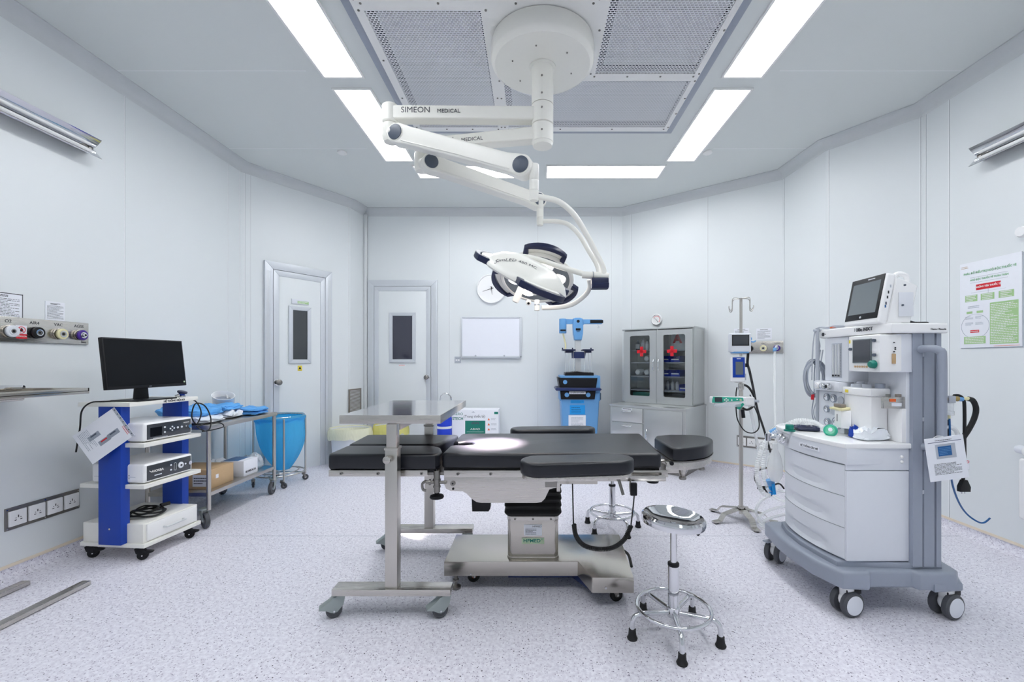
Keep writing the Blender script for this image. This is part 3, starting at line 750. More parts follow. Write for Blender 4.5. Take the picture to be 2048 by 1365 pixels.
# side plates with the stepped lower edge
pl = [(-.462, .672), (-.462, .625), (-.452, .604), (-.43, .593), (-.365, .590), (-.345, .578), (-.32, .552), (-.295, .535), (-.27, .530), (.02, .530), (.045, .535), (.062, .552), (.085, .60), (.105, .606), (.14, .612), (.14, .672)]
for yy, lab in ((2.268, 'near'), (2.80, 'far')):
    mb = MB(); mb.prism(pl, -.006, .006, M['steel'], bev=.001, X=fr((0, yy, 0), (1, 0, 0), (0, -1, 0)))
    if yy < 2.5:
        mb.cyl((-.417, yy - .006, .632), (-.417, yy - .011, .632), .013, M['dsteel'], seg=20); mb.cyl((-.417, yy - .011, .632), (-.417, yy - .0125, .632), .005, M['black'], seg=6); mb.cyl((-.415, yy - .006, .604), (-.415, yy - .009, .604), .006, M['black'], seg=12)
    obj('side_plate', mb, ot)
mb = MB(); mb.prism([(-.335, .44), (-.245, .44), (-.235, .455), (-.235, .56), (-.34, .56)], -.03, .03, M['black'], bev=.004, X=fr((0, 2.42, 0), (1, 0, 0), (0, -1, 0))); obj('motor_cover', mb, ot)
mb = MB(); mb.tube([(-.22, 2.45, .55), (-.215, 2.44, .50), (-.19, 2.44, .488), (-.16, 2.44, .50), (-.155, 2.45, .55)], .012, M['rubber'], smooth=6); obj('motor_cable', mb, ot)
# bellows
prof = []; z = .405; mb = MB(); t_poly = []
def rrect(x0, x1, y0, y1, r, n=4): return arc(x1 - r, y0 + r, r, -90, 0, n) + arc(x1 - r, y1 - r, r, 0, 90, n) + arc(x0 + r, y1 - r, r, 90, 180, n) + arc(x0 + r, y0 + r, r, 180, 270, n)
bx0, bx1, by0, by1 = -.142, .142, 2.42, 2.70
k = 0; zz_ = .405
while zz_ < .66:
    g0 = .006; a = rrect(bx0 - g0, bx1 + g0, by0 - g0, by1 + g0, .03); g1 = .018; b = rrect(bx0 - g1, bx1 + g1, by0 - g1, by1 + g1, .035)
    mb.prism(a, zz_, zz_ + .016, M['rubber'], top=b); mb.prism(b, zz_ + .016, zz_ + .022, M['rubber'], bev=.002); mb.prism(b, zz_ + .022, zz_ + .038, M['rubber'], top=a)
    zz_ += .038
obj('bellows', mb, ot)
mb = MB(); mb.prism(rrect(bx0, bx1, by0, by1, .028), .168, .41, M['steeld'], bev=.002); mb.prism(rrect(bx0 - .002, bx1 + .002, by0 - .002, by1 + .002, .03), .378, .402, M['steel'], bev=.002)
mb.prism(rrect(bx0 - .003, bx1 + .003, by0 - .003, by1 + .003, .03), .168, .18, M['steeld'], bev=.002)
for x in (-.10, 0, .10): bolt(mb, x, by0 - .002, .39, .006)
cl = obj('column', mb, ot)
mb = MB(fr((0, by0 - .001, .34), (1, 0, 0), (0, -1, 0))); mb.box((0, -.012, .001), (.10, .062, .002), M['paper'], 0); mb.lines(T((-.012, -.02, .002)), .06, .035, 5, M['print_']); mb.text('HFMED', .013, M['print_'], T((.022, .008, .002)), sx=1.2)
obj('data_plate', mb, cl)
mb = MB(fr((0, by0 - .001, .268), (1, 0, 0), (0, -1, 0))); mb.box((0, .0, .0006), (.125, .034, .0012), M['labelg']); mb.text('HFMED', .026, M['tealdk'], T((-.006, 0, .0012)), sx=1.15, bold=.0006); mb.text('®', .012, M['tealdk'], T((.05, .008, .0012)))
obj('maker_label', mb, cl)
# base
f0, fr_ = 2.385, 2.76
base = [(-.487, f0), (.245, f0), (.300, 2.21), (.512, 2.21), (.545, fr_ - .03), (.545, fr_), (-.487, fr_)]
mb = MB(); mb.prism(base, .088, .168, M['steeld'], bev=.004)
for x, y in ((-.34, f0),): mb.cyl((x, y, .10), (x, y - .003, .10), .005, M['chrome'], seg=10)
mb.cyl((.37, 2.21, .115), (.37, 2.207, .115), .006, M['chrome'], seg=10)
obj('base', mb, ot)
mb = MB(); mb.prism([(-.14, f0 + .07), (.22, f0 + .07), (.30, 2.32), (.42, 2.32), (.42, fr_ - .05), (-.14, fr_ - .05)], .045, .088, M['deepblue'], bev=.003); obj('floor_lock_unit', mb, ot)
for x, y in ((-.43, 2.43), (-.43, 2.71)):
    mb = MB(); mb.lathe([(0, 0), (.027, 0), (.027, .012), (.015, .02), (.009, .024), (.009, .09), (0, .09)], M['dsteel'], c=(x, y, 0), seg=20); mb.cyl((x, y, .04), (x, y, .05), .018, M['dsteel'], seg=6); obj('levelling_foot', mb, ot)
for x, y in ((-.34, 2.50), (.44, 2.30), (.47, 2.66), (-.34, 2.66)):
    mbp = Vector((x, y, 0)) - Vector((0, 2.55, 0)); caster(ot, mbp, r=.035, head=.09, w=.022, ang=20, m=M['dsteel'], wm=M['rubber'], hub=M['orange'] if x < 0 else M['dsteel'])
# clamp knob between the leg section and the seat section
mb = MB(); kx, ky = -.50, 2.262
mb.cyl((kx, ky, .70), (kx, ky, .585), .017, M['dsteel'], bev=.003); mb.cyl((kx, ky, .655), (kx, ky, .648), .021, M['dsteel']); mb.cyl((kx, ky, .62), (kx, ky, .612), .02, M['dsteel'])
mb.cyl((kx - .055, ky, .638), (kx + .05, ky, .638), .008, M['dsteel']); mb.cyl((kx - .04, ky, .638), (kx - .03, ky, .638), .015, M['dsteel']); mb.tube([(kx - .055, ky, .645), (kx - .075, ky, .63), (kx - .072, ky, .60), (kx - .055, ky, .595)], .007, M['dsteel'], smooth=4)
c_ = obj('section_clamp', mb, ot)
mb = MB(); mb.cyl((kx, ky, .585), (kx, ky, .565), .012, M['black'])
mb.lathe([(0, .578), (.016, .577), (.034, .570), (.037, .562), (.034, .556), (0, .556)], M['black'], c=(kx, ky, 0), seg=24); obj('clamp_knob', mb, c_, label='black clamp knob')
mb = MB(); mb.lathe([(0, .655), (.03, .655), (.034, .645), (.03, .635), (0, .635)], M['black'], c=(.625, 2.275, 0), seg=24); mb.cyl((.625, 2.275, .655), (.625, 2.275, .675), .01, M['steel']); obj('rail_knob', mb, ot, label='black knob under the right end of the side rail')
# arm boards
def armboard(c, L, W, ang, z, lab):
    X = T((c[0], c[1], 0)) @ R(ang); r = W/2 - .02
    mb = MB(X); pts = []
    for k in range(13): a = math.radians(-90 + 180 * k/12); pts.append((L/2 - W/2 + W/2 * math.cos(a), W/2 * math.sin(a)))
    for k in range(13): a = math.radians(90 + 180 * k/12); pts.append((-L/2 + W/2 + W/2 * math.cos(a), W/2 * math.sin(a)))
    mb.prism(pts, z - .07, z, M['vinyl'], bev=.02, seg=4); o = obj('arm_board_pad', mb, ot, label=lab + ' black arm board pad')
    mb = MB(X); p2 = [(x * .97, y * .94) for x, y in pts]; mb.prism(p2, z - .086, z - .068, M['steel'], bev=.002); obj('arm_board_plate', mb, ot)
armboard((.215, 2.10), .555, .185, 7, .80, 'near')
armboard((.14, 3.06), .60, .17, 5, .80, 'far')
mb = MB(); mb.box((.09, 2.19, .675), (.06, .06, .07), M['dsteel'], .004); mb.cyl((.09, 2.16, .69), (.09, 2.24, .69), .02, M['dsteel']); mb.box((.13, 2.23, .65), (.018, .012, .10), M['steel'], .002); mb.box((.40, 2.215, .672), (.55, .02, .028), M['steel'], .002); mb.box((.33, 2.13, .71), (.04, .03, .02), M['black'], .003); obj('arm_board_clamp', mb, ot)
mb = MB(); mb.tube([(.425, 2.2, .69), (.435, 2.19, .66), (.45, 2.17, .60)], .008, M['dsteel'], smooth=4); mb.cyl((.415, 2.2, .685), (.455, 2.2, .685), .011, M['dsteel']); obj('clamp_lever', mb, ot)
mb = MB(); mb.cyl((.10, 3.0, .70), (.10, 2.86, .70), .015, M['dsteel']); mb.box((.10, 2.99, .71), (.05, .06, .03), M['dsteel'], .003); obj('arm_board_clamp', mb, ot)
mb = MB(); mb.tube([(.54, 2.62, .13), (.56, 2.55, .13), (.555, 2.45, .11)], .008, M['rubber'], smooth=4); obj('mains_lead', mb, ot)
# hand control on its coiled lead
hc = thing('hand_control', 'black hand control with a coiled lead hanging from the operating table rail', 'hand control', loc=(.51, 2.17, .60))
mb = MB(); mb.box((.505, 2.185, .625), (.034, .022, .065), M['black'], .006); mb.tube([(.49, 2.19, .61), (.487, 2.185, .65), (.495, 2.195, .672)], .004, M['dsteel'], smooth=3); obj('handset', mb, hc)
A = [at(1145, 968, 2.2), at(1146, 1010, 2.18), at(1147, 1049, 2.16)]; C = [at(1148, 1050, 2.16), at(1152, 1072, 2.16), at(1167, 1091, 2.16), at(1195, 1099, 2.16), at(1225, 1096, 2.16), at(1248, 1080, 2.16), at(1262, 1052, 2.16)]; B = [at(1262, 1050, 2.16), at(1266, 1018, 2.17), at(1269, 985, 2.18)]
for q_ in (A, B): mb = MB(); mb.tube(q_, .0035, M['rubber'], smooth=5); obj('straight_cable', mb, hc)
def crv(P, u):
    n = len(P) - 1; k = min(int(u * n), n - 1); f = u * n - k; a, b, c, d = P[max(k-1, 0)], P[k], P[k+1], P[min(k+2, n)]
    return .5 * ((2*b) + (c-a)*f + (2*a-5*b+4*c-d)*f*f + (3*b-a-3*c+d)*f**3)
mb = MB(); turns = 62; pts = []
for k in range(turns * 8 + 1):
    u = k / (turns * 8); p = crv(C, u); d = (crv(C, min(1, u + .01)) - crv(C, max(0, u - .01))).normalized(); s1 = Vector((0, 1, 0)); s2 = d.cross(s1); a = u * turns * 2 * PI
    pts.append(p + s1 * (.0095 * math.cos(a)) + s2 * (.0095 * math.sin(a)))
mb.tube(pts, .0032, M['rubber'], seg=5); mb.tube([crv(C, k/20) for k in range(21)], .0055, M['rubber'], seg=6); obj('coiled_cable', mb, hc)

# head section hinged to the right end of the table
zz1 = .785
def Q(px, py, z): Y = (H - z) * FPX / (py - 722); return (xat(px, Y), Y)
poly = [Q(1312, 872, zz1), Q(1309, 876, zz1), Q(1340, 894, zz1), Q(1346, 896.5, zz1), Q(1365, 897, zz1), Q(1388, 895.5, zz1), Q(1412, 891.5, zz1), Q(1425, 884, zz1), Q(1424, 877.5, zz1), Q(1408, 872.5, zz1), Q(1380, 870, zz1), Q(1340, 869.5, zz1)]
poly = [Vector(p) for p in poly]; cen = sum(poly, Vector((0, 0))) / len(poly)
def sub(P, n=3):
    out = []
    for k in range(len(P)):
        a, b, c, d = P[k-1], P[k], P[(k+1) % len(P)], P[(k+2) % len(P)]
        for m_ in range(n if 3 <= k <= 9 else 1): u = m_ / n; out.append(.5 * ((2*b) + (c-a)*u + (2*a-5*b+4*c-d)*u*u + (3*b-a-3*c+d)*u**3))
    return out
hp = sub(poly)
mb = MB(); mb.prism(hp, zz1 - .074, zz1, M['vinyl'], bev=.014, seg=4); obj('head_pad', mb, ot)
mb = MB(); mb.prism([cen + (p - cen) * 1.01 for p in hp], zz1 - .083, zz1 - .074, M['dsteel'], bev=.002); mb.prism([cen + (p - cen) * .96 for p in hp], zz1 - .125, zz1 - .083, M['steel'], bev=.003); obj('head_section_frame', mb, ot)
mb = MB(); 
for y in (2.48, 2.72): mb.tube([(.69, y, .69), (.74, y, .70), (.79, y, .685), (.83, y, .672)], .008, M['steel'], smooth=3)
mb.box((.735, 2.6, .665), (.03, .30, .035), M['dsteel'], .004); mb.cyl((xat(1344, 2.40), 2.415, zat(927, 2.41)), (xat(1344, 2.40), 2.40, zat(927, 2.41)), .011, M['black'], seg=18); mb.box((.775, 2.43, .675), (.07, .04, .06), M['steel'], .006); obj('head_section_hinge', mb, ot)
for px, py, y in ((1365, 959, 2.47), (1403, 940, 2.66)):
    x, z = xat(px, y), zat(py, y)
    mb = MB(); mb.cyl((x, y, z + .012), (x, y, .665), .012, M['steel'], r2=.036, seg=20); mb.lathe([(0, 0), (.019, 0), (.021, .005), (.019, .014), (0, .014)], M['dsteel'], c=(x, y, z), seg=18); obj('head_section_knob', mb, ot)

# ---------------------------------------------------------------- bridge instrument table over the operating table
it = thing('instrument_table', 'stainless instrument table on castors bridging over the leg end of the operating table', 'instrument table', loc=(-.70, 2.55, 0))
mb = MB(); mb.b2(-.958, -.457, 2.15, 2.965, .958, .9995, M['steel'], .002); mb.b2(-.955, -.460, 2.153, 2.962, .999, 1.0, M['steelt']); obj('tabletop', mb, it)
mb = MB(); mb.b2(-.725, -.67, 2.2, 2.92, .92, .957, M['steely'], .002); obj('top_beam', mb, it)
for y, lab in ((2.155, 'near'), (2.93, 'far')):
    mb = MB(); mb.b2(-.727, -.667, y - .02, y + .04, .15, .84, M['steelz'], .002); mb.b2(-.731, -.663, y - .024, y + .044, .83, .842, M['steelz'], .002); c_ = obj('outer_post', mb, it)
    mb = MB(); mb.b2(-.722, -.672, y - .015, y + .035, .80, .957, M['steelz'], .002); obj('inner_post', mb, it)
    if y < 2.5:
        mb = MB(); mb.cyl((-.703, y - .02, .792), (-.703, y - .06, .792), .008, M['steel']); mb.cyl((-.703, y - .045, .792), (-.703, y - .07, .792), .019, M['steel'], bev=.003); obj('clamp_knob', mb, c_)
    mb = MB(); mb.b2(-.985, -.405, y - .03, y + .05, .118, .15, M['steel'], .002); f_ = obj('foot_bar', mb, it)
    for x in (-.985, -.46): caster(it, (x + .70, y - 2.55, 0), r=.038, head=.118, w=.03, ang=205, brake=True)

# ---------------------------------------------------------------- chrome stools
def stool(X, label, seat_h=.555, rot=0, seat=True):
    st = thing('stool', label, 'stool', X=X, group='round chrome stools')
    mb = MB(T((0, 0, seat_h)) @ R(4, 'Y')); mb.lathe([(0, -.034), (.06, -.032), (.10, -.020), (.12, -.006), (.134, 0), (.143, -.008), (.146, -.022), (.142, -.038), (.12, -.046), (0, -.046)], M['chrome'], seg=56); obj('seat', mb, st, local=True)
    mb = MB(T((0, 0, seat_h)) @ R(4, 'Y')); mb.cyl((0, 0, -.035), (0, 0, -.031), .012, M['chrome']); obj('seat_bolt', mb, st, local=True)
    mb = MB(); mb.cyl((0, 0, .31), (0, 0, seat_h - .04), .0145, M['chrome'], seg=24); obj('gas_lift', mb, st, local=True)
    mb = MB(); mb.cyl((0, 0, .13), (0, 0, .325), .0245, M['chrome'], seg=28); mb.cyl((0, 0, .185), (0, 0, .19), .0258, M['chrome'], seg=28); obj('outer_tube', mb, st, local=True)
    mb = MB(); mb.cyl((0, 0, .318), (0, 0, .333), .0262, M['black'], seg=28, bev=.003); obj('tube_collar', mb, st, local=True)
    mb = MB(); mb.tube([(.01, 0, seat_h - .05), (.075, .0, seat_h - .06), (.11, 0, seat_h - .085)], .004, M['chrome'], smooth=3); mb.tube([(.085, 0, seat_h - .064), (.118, 0, seat_h - .092)], .009, M['black'], seg=10); obj('height_lever', mb, st, local=True)
    mb = MB(); mb.cyl((0, 0, .085), (0, 0, .13), .03, M['chrome'], bev=.003, seg=24); obj('hub', mb, st, local=True)
    mb = MB(); mb.tube([(.165 * math.cos(a), .165 * math.sin(a), .125) for a in [k * 2*PI/48 for k in range(48)]], .0085, M['chrome'], closed=True, seg=12); obj('foot_ring', mb, st, local=True)
    for k in range(5):
        a = 2*PI*k/5 + rot; c, s = math.cos(a), math.sin(a)
        mb = MB(); mb.tube([(r_ * c, r_ * s, z_) for r_, z_ in ((.02, .105), (.10, .108), (.155, .110), (.185, .103), (.20, .08), (.202, .05), (.202, .035))], .0115, M['chrome'], smooth=5, seg=12); l_ = obj('leg', mb, st, local=True)
        mb = MB(); mb.lathe([(0, 0), (.022, 0), (.024, .006), (.018, .018), (.016, .04), (.0165, .045), (0, .045)], M['rubber'], c=(.202 * c, .202 * s, 0), seg=20); obj('rubber_foot', mb, l_, local=True)
    return st
s1_ = stool(T((.652, 2.02, 0)), 'round chrome stool standing in front of the operating table', rot=math.radians(-98))
dup(s1_, T((.60, 3.30, 0)) @ R(31), 'round chrome stool half hidden behind the operating table')
# ---------------------------------------------------------------- left wall fittings
def outlet_panel(X, wid, hgt, items, label, extra=True):
    th = thing('gas_outlet_panel', label, 'gas outlet panel', X=X)
    mb = MB(); mb.box((0, 0, .006), (wid, hgt, .012), M['steel'], .004); pl = obj('back_plate', mb, th, local=True)
    for x, name, kind in items:
        mb = MB(); mb.text(name, .026, M['print_'], T((x, hgt * .32, .0122))); obj('lettering', mb, pl, local=True)
        mb = MB(T((x, -.012, .012)))
        body = {'w': 'offw', 'k': 'black', 'y': 'cream', 'p': 'dsteel'}[kind]; face = {'w': 'offw', 'k': 'black', 'y': 'cream', 'p': 'purple'}[kind]
        mb.cyl((0, 0, 0), (0, 0, .012), .036, M['steeld'] if kind != 'k' else M['black'], seg=28, bev=.002)
        mb.cyl((0, 0, .012), (0, 0, .026), .029, M[body], seg=28, bev=.003)
        mb.lathe([(.012, .032), (.030, .032), (.034, .029), (.034, .020), (.012, .020)], M[face], seg=28)
        mb.lathe([(.014, .031), (.02, .031), (.02, .035), (.014, .035)], M['chrome'] if kind != 'w' else M['offw'], seg=24)
        mb.cyl((0, 0, .026), (0, 0, .033 if kind != 'p' else .046), .012, M['dsteel'] if kind != 'p' else M['chrome'], seg=20); mb.cyl((0, 0, .03), (0, 0, .0336 if kind != 'p' else .0466), .007, M['black'], seg=16)
        obj('gas_outlet', mb, th, local=True, label={'w': 'white', 'k': 'black', 'y': 'cream', 'p': 'purple'}[kind] + ' gas outlet')
    return th, pl
Yc = (2.14 + 2.975) / 2
X = wallframe(0, Yc + 2, 1.453)
th, pl = outlet_panel(X, 2.975 - 2.14, .146, [(2.518 - Yc, 'O2', 'w'), (2.651 - Yc, 'AIR4', 'k'), (2.785 - Yc, 'VAC', 'y'), (2.91 - Yc, 'AGSS', 'p')], 'steel gas outlet panel with four coloured outlets on the left wall')
mb = MB(); mb.text('Sinz', .022, M['print_'], T((2.94 - Yc, -.058, .0122))); obj('lettering', mb, pl, local=True)
mb = MB(T((2.582 - Yc, -.012, .012))); mb.box((0, .0, .001), (.055, .078, .002), M['paper']); mb.box((0, -.026, .0024), (.055, .027, .001), M['red']); mb.text('CẤM LỬA', .012, M['white'], T((0, -.026, .0028)), bold=.0004)
mb.tube([(.019 * math.cos(a), .012 + .019 * math.sin(a), .0024) for a in [k * PI/12 for k in range(24)]], .0018, M['red'], closed=True, seg=6); mb.tube([(-.012, .024, .0026), (.013, -.001, .0026)], .0015, M['red'], seg=6); mb.prism([(-.006, .002), (.007, .002), (.009, .012), (.001, .025), (-.008, .012)], .002, .0024, M['black'])
obj('no_flame_sticker', mb, pl, local=True, label='red and white no open flame sticker')
# notices
def notice(X, w, h, label, n=12, border=False, title=True, seed=1, name='wall_notice'):
    mb = MB(X); mb.box((0, 0, .002), (w, h, .004), M['paper'], 0)
    if border:
        for (x, y, a, b) in ((0, h/2 - .003, w, .004), (0, -h/2 + .003, w, .004), (w/2 - .002, 0, .003, h), (-w/2 + .002, 0, .003, h)): mb.box((x, y, .0045), (a, b, .001), M['black'])
    if title: mb.lines(X.__class__.Translation((0, h * .38, .0042)), w * .5, h * .09, 2, M['print_'], seed + 5, fill=.55)
    mb.lines(T((0, -h * .06, .0042)), w * .84, h * .72, n, M['print_'], seed, fill=.3)
    return single(name, mb, label, 'notice')
notice(wallframe(0, 2 + 2.49, zat(613, 2.53)), .215, .155, 'larger printed notice with a black border above the gas outlets on the left wall', 13, True)
notice(wallframe(0, 2 + 2.774, zat(623, 2.774)), .112, .12, 'smaller plain printed notice on the left wall, right of the bordered one', 12, False, seed=4)
# UV lamps high on the side walls
def uv_lamp(X, L, label):
    th = thing('wall_tube_lamp', label, 'wall lamp', X=X, group='chrome tube lamps')
    mb = MB()
    for s in (1, -1):
        mb.prism([(0, 0), (.075, .035), (.105, .065), (.107, .063), (.078, .030), (.004, -.004)], -L/2, L/2, M['chrome'], X=fr((0, s * .0, 0), (0, 0, 1), (1, 0, 0)) @ Matrix.Diagonal((1, s * 1., 1, 1)))
    mb.box((0, 0, .012), (L, .05, .024), M['chrome'], .002)
    obj('reflector', mb, th, local=True)
    for s in (1, -1):
        mb = MB(); mb.cyl((-L/2 + .03, s * .022, .062), (L/2 - .03, s * .022, .062), .013, M['gloss'], seg=18); o = obj('tube', mb, th, local=True)
        for e in (1, -1):
            mb = MB(); mb.cyl((e * (L/2 - .035), s * .022, .062), (e * (L/2 - .008), s * .022, .062), .0135, M['chrome'], seg=18); mb.cyl((e * (L/2 - .008), s * .022 + .004, .062), (e * (L/2 + .004), s * .022 + .004, .062), .003, M['dsteel'], seg=8)
            obj('end_cap', mb, o, local=True)
    for e in (1, -1):
        mb = MB(); mb.box((e * (L/2 - .02), 0, .03), (.03, .03, .05), M['dsteel'], .003); obj('lamp_holder', mb, th, local=True)
    return th
uv_lamp(wallframe(0, 2 + 2.97 - .62, 2.71), 1.24, 'chrome twin tube lamp high on the left wall')
uv_lamp(wallframe(7, (3.52 - 3.04) + .62, 2.69), 1.24, 'chrome twin tube lamp high on the right wall')
# sockets
def sockets(X, n, label, pitch=.1, w=.411, h=.13):
    th = thing('socket_strip', label, 'power sockets', X=X)
    mb = MB(); mb.box((0, 0, .003), (w, h, .006), M['dsteel'], .001)
    for x in (-w/2 + .009, 0, w/2 - .009):
        for y in (-h/2 + .01, h/2 - .01): mb.cyl((x, y, .006), (x, y, .008), .004, M['chrome'], seg=10)
    pl = obj('back_plate', mb, th, local=True)
    for k in range(n):
        mb = MB(T(((k - (n-1)/2) * pitch, 0, .006))); mb.box((0, 0, .006), (.088, .090, .012), M['gloss'], .004)
        for (x, y, a, b) in ((0, .008, .004, .014), (-.014, -.012, .01, .004), (.014, -.012, .01, .004), (-.012, .0, .004, .004), (.012, .0, .004, .004)): mb.box((x, y, .0124), (a, b, .001), M['black'])
        obj('socket', mb, th, local=True)
    return th
sockets(wallframe(0, 2 + 2.7135, .347), 4, 'row of four white power sockets low on the left wall')
s4 = wall_s(4, 1513)
sockets(wallframe(4, s4, .345), 4, 'row of four white power sockets low on the wall behind the drip stand')

# ---------------------------------------------------------------- mayo stand at the left edge
ms = thing('mayo_stand', 'stainless instrument tray stand cut off by the left edge of the picture', 'instrument stand', loc=(-2.68, 1.86, 0))
mb = MB(); mb.b2(-2.995, -2.60, 1.95, 2.55, 1.078, 1.098, M['steeld'], .003)
for (a, b, c_, d_) in ((-2.995, -2.985, 1.95, 2.55), (-2.61, -2.60, 1.95, 2.55), (-2.995, -2.60, 2.54, 2.55), (-2.995, -2.60, 1.95, 1.96)): mb.b2(a, b, c_, d_, 1.09, 1.112, M['steeld'], .002)
obj('tray', mb, ms)
mb = MB(); mb.tube([(-2.90, 1.95, 1.068), (-2.90, 2.3, 1.068), (-2.70, 2.3, 1.068), (-2.70, 1.95, 1.068)], .008, M['steel']); mb.box((-2.74, 1.88, 1.06), (.30, .05, .03), M['steel'], .003); obj('tray_holder', mb, ms)
mb = MB(); mb.cyl((-2.68, 1.86, .06), (-2.68, 1.86, 1.06), .017, M['steel'], seg=20); obj('pole', mb, ms)
mb = MB(); mb.b2(-2.90, -2.50, 1.84, 1.88, .02, .05, M['steel'], .002); obj('crossbar', mb, ms)
for x in (-2.525, -2.868):
    mb = MB(); mb.b2(x - .024, x + .024, 1.86, 2.462, .004, .026, M['steel'], .002); obj('floor_bar', mb, ms)
mb = MB(); q = at(0, 783, 2.45); mb.cyl((q.x - .1, 2.47, 1.108 + .012), (q.x + .11, 2.47, 1.108 + .012), .011, M['chrome'], seg=20, bev=.002)
single('steel_cylinder', mb, 'slim shiny steel cylinder lying on the tray at the left edge', 'instrument')

# ---------------------------------------------------------------- endoscopy cart
CX = fr((-2.444, 2.733, 0), (.093, .996, 0), (0, 0, 1))
ct = thing('equipment_cart', 'white four-tier endoscopy cart with royal blue side columns and black castors', 'cart', X=CX)
mb = MB(); mb.b2(0, .42, 0, .45, .088, .113, M['ivory'], .003); obj('bottom_board', mb, ct, local=True)
mb = MB(); mb.b2(.012, .408, .02, .44, .113, .235, M['ivory'], .002); db = obj('drawer_box', mb, ct, local=True)
mb = MB(); mb.b2(.03, .395, .008, .02, .122, .228, M['white'], .002); dr = obj('drawer', mb, ct, local=True)
mb = MB(); mb.tube([(.14, .008, .175), (.14, -.016, .175), (.28, -.016, .175), (.28, .008, .175)], .006, M['alu'], seg=8); obj('drawer_handle', mb, dr, local=True)
for z, y0, x0, x1, y1, nm in ((.46, 0, -.0, .42, .45, 'shelf'), (.722, 0, .0, .42, .45, 'shelf'), (.982, .06, -.035, .46, .42, 'top_board')):
    mb = MB(); mb.b2(x0, x1, y0, y1, z, z + .026, M['ivory'], .003); o = obj(nm, mb, ct, local=True)
    if nm == 'top_board':
        mb = MB(); mb.text('HỆ THỐNG NỘI SOI', .0175, M['print_'], fr((.27, .06 - .0006, z + .013), (1, 0, 0), (0, -1, 0)), bold=.0006); obj('lettering', mb, o, local=True)
for x0, x1 in ((-.028, .030), (.40, .455)):
    mb = MB(); mb.b2(x0, x1, .13, .285, .113, .982, M['blue'], .003)
    if x0 < 0: mb.cyl((x0 - .003, .205, .215), (x0, .205, .215), .006, M['chrome'], seg=12)
    obj('column', mb, ct, local=True, label='royal blue column')
for x, y in ((.04, .05), (.38, .05), (.04, .40), (.38, .40)): caster(ct, (x, y, 0), r=.03, head=.088, w=.022, ang=-60, m=M['black'], wm=M['black'], hub=M['black'], brake=True)
def video_box(z, x1, label, kind):
    th = thing('video_processor' if kind else 'light_source', label, 'medical device', X=CX @ T((.19, .20, z)))
    w, d, h = .35, .37, .125; mb = MB(); mb.b2(-w/2, w/2, -d/2, d/2, .006, h, M['gloss'], .018, seg=4)
    for y in (-.08, .08):
        for zz in (.035, .055): mb.cyl((-w/2 - .001, y, zz), (-w/2 + .001, y, zz), .003, M['dark'], seg=8)
    mb.b2(-w/2 - .0005, -w/2 + .001, -d/2 + .06, d/2 - .02, .044, .0465, M['greylt'])
    obj('housing', mb, th, local=True)
    X = fr((0, -d/2 - .0005, h/2 + .003), (1, 0, 0), (0, -1, 0))
    mb = MB(X); mb.box((0, 0, .001), (w - .034, h - .03, .004), M['disc'] if False else M['lcd'], .0015)
    fp = obj('front_panel', mb, th, local=True, label='dark grey front panel')
    if kind:
        mb = MB(X @ T((-.10, -.004, .003))); mb.box((0, 0, .001), (.078, .058, .002), M['screen'], 0); obj('display', mb, fp, local=True)
        mb = MB(X @ T((0, 0, .003)))
        for x, y, r in ((-.04, .016, .006), (-.04, -.016, .006), (.0, 0, .005), (.014, .012, .005), (.014, -.012, .005), (.028, 0, .005), (.055, .0, .007), (.085, 0, .007), (.12, .0, .004)): mb.cyl((x, y, 0), (x, y, .003), r, M['offw'], seg=14)
        mb.lines(T((-.07, -.044, 0)), .10, .006, 1, M['offw'])
        obj('buttons', mb, fp, local=True)
        mb = MB(X @ T((.142, -.004, .003))); mb.cyl((0, 0, 0), (0, 0, .012), .013, M['chrome'], seg=20); mb.text('HOSHA', .012, M['white'], T((-.02, .030, 0)), sx=1.1); obj('socket', mb, fp, local=True)
    else:
        mb = MB(X @ T((0, 0, .003))); mb.text('HOSEA', .020, M['white'], T((-.085, .004, 0)), sx=1.2, bold=.0005); mb.tube([(-.145, .014, .001), (-.13, .002, .001), (-.12, .013, .001)], .002, M['white'], seg=6)
        mb.lines(T((-.085, -.024, 0)), .05, .009, 1, M['offw'], 3, fill=.7); obj('lettering', mb, fp, local=True)
        mb = MB(X @ T((0, 0, .003)))
        for x, y, r in ((.005, .016, .006), (.005, -.016, .006), (.115, .0, .006)): mb.cyl((x, y, 0), (x, y, .002), r, M['offw'], seg=14)
        mb.tube([(.028, .022, .001), (.036, .026, .001), (.044, .022, .001), (.044, -.022, .001), (.036, -.026, .001), (.028, -.022, .001)], .0012, M['offw'], closed=True, seg=6)
        obj('buttons', mb, fp, local=True)
        mb = MB(X @ T((.075, 0, .003))); mb.cyl((0, 0, 0), (0, 0, .008), .021, M['offw'], seg=28, bev=.002); mb.cyl((0, 0, .008), (0, 0, .010), .007, M['dark'], seg=16); obj('light_guide_socket', mb, fp, local=True)
        mb = MB(X @ T((.145, .0, .003))); mb.cyl((0, 0, 0), (0, 0, .010), .013, M['chrome'], seg=20); obj('socket', mb, fp, local=True)
    for x in (-.13, .13):
        for y in (-.14, .14): mb = MB(); mb.cyl((x, y, 0), (x, y, .008), .012, M['rubber'], seg=14); obj('foot', mb, th, local=True)
    return th
video_box(.748, .37, 'white endoscopy processor with a small display, on the upper cart shelf', 1)
video_box(.486, .37, 'white endoscopy light source with a large round socket, on the middle cart shelf', 0)
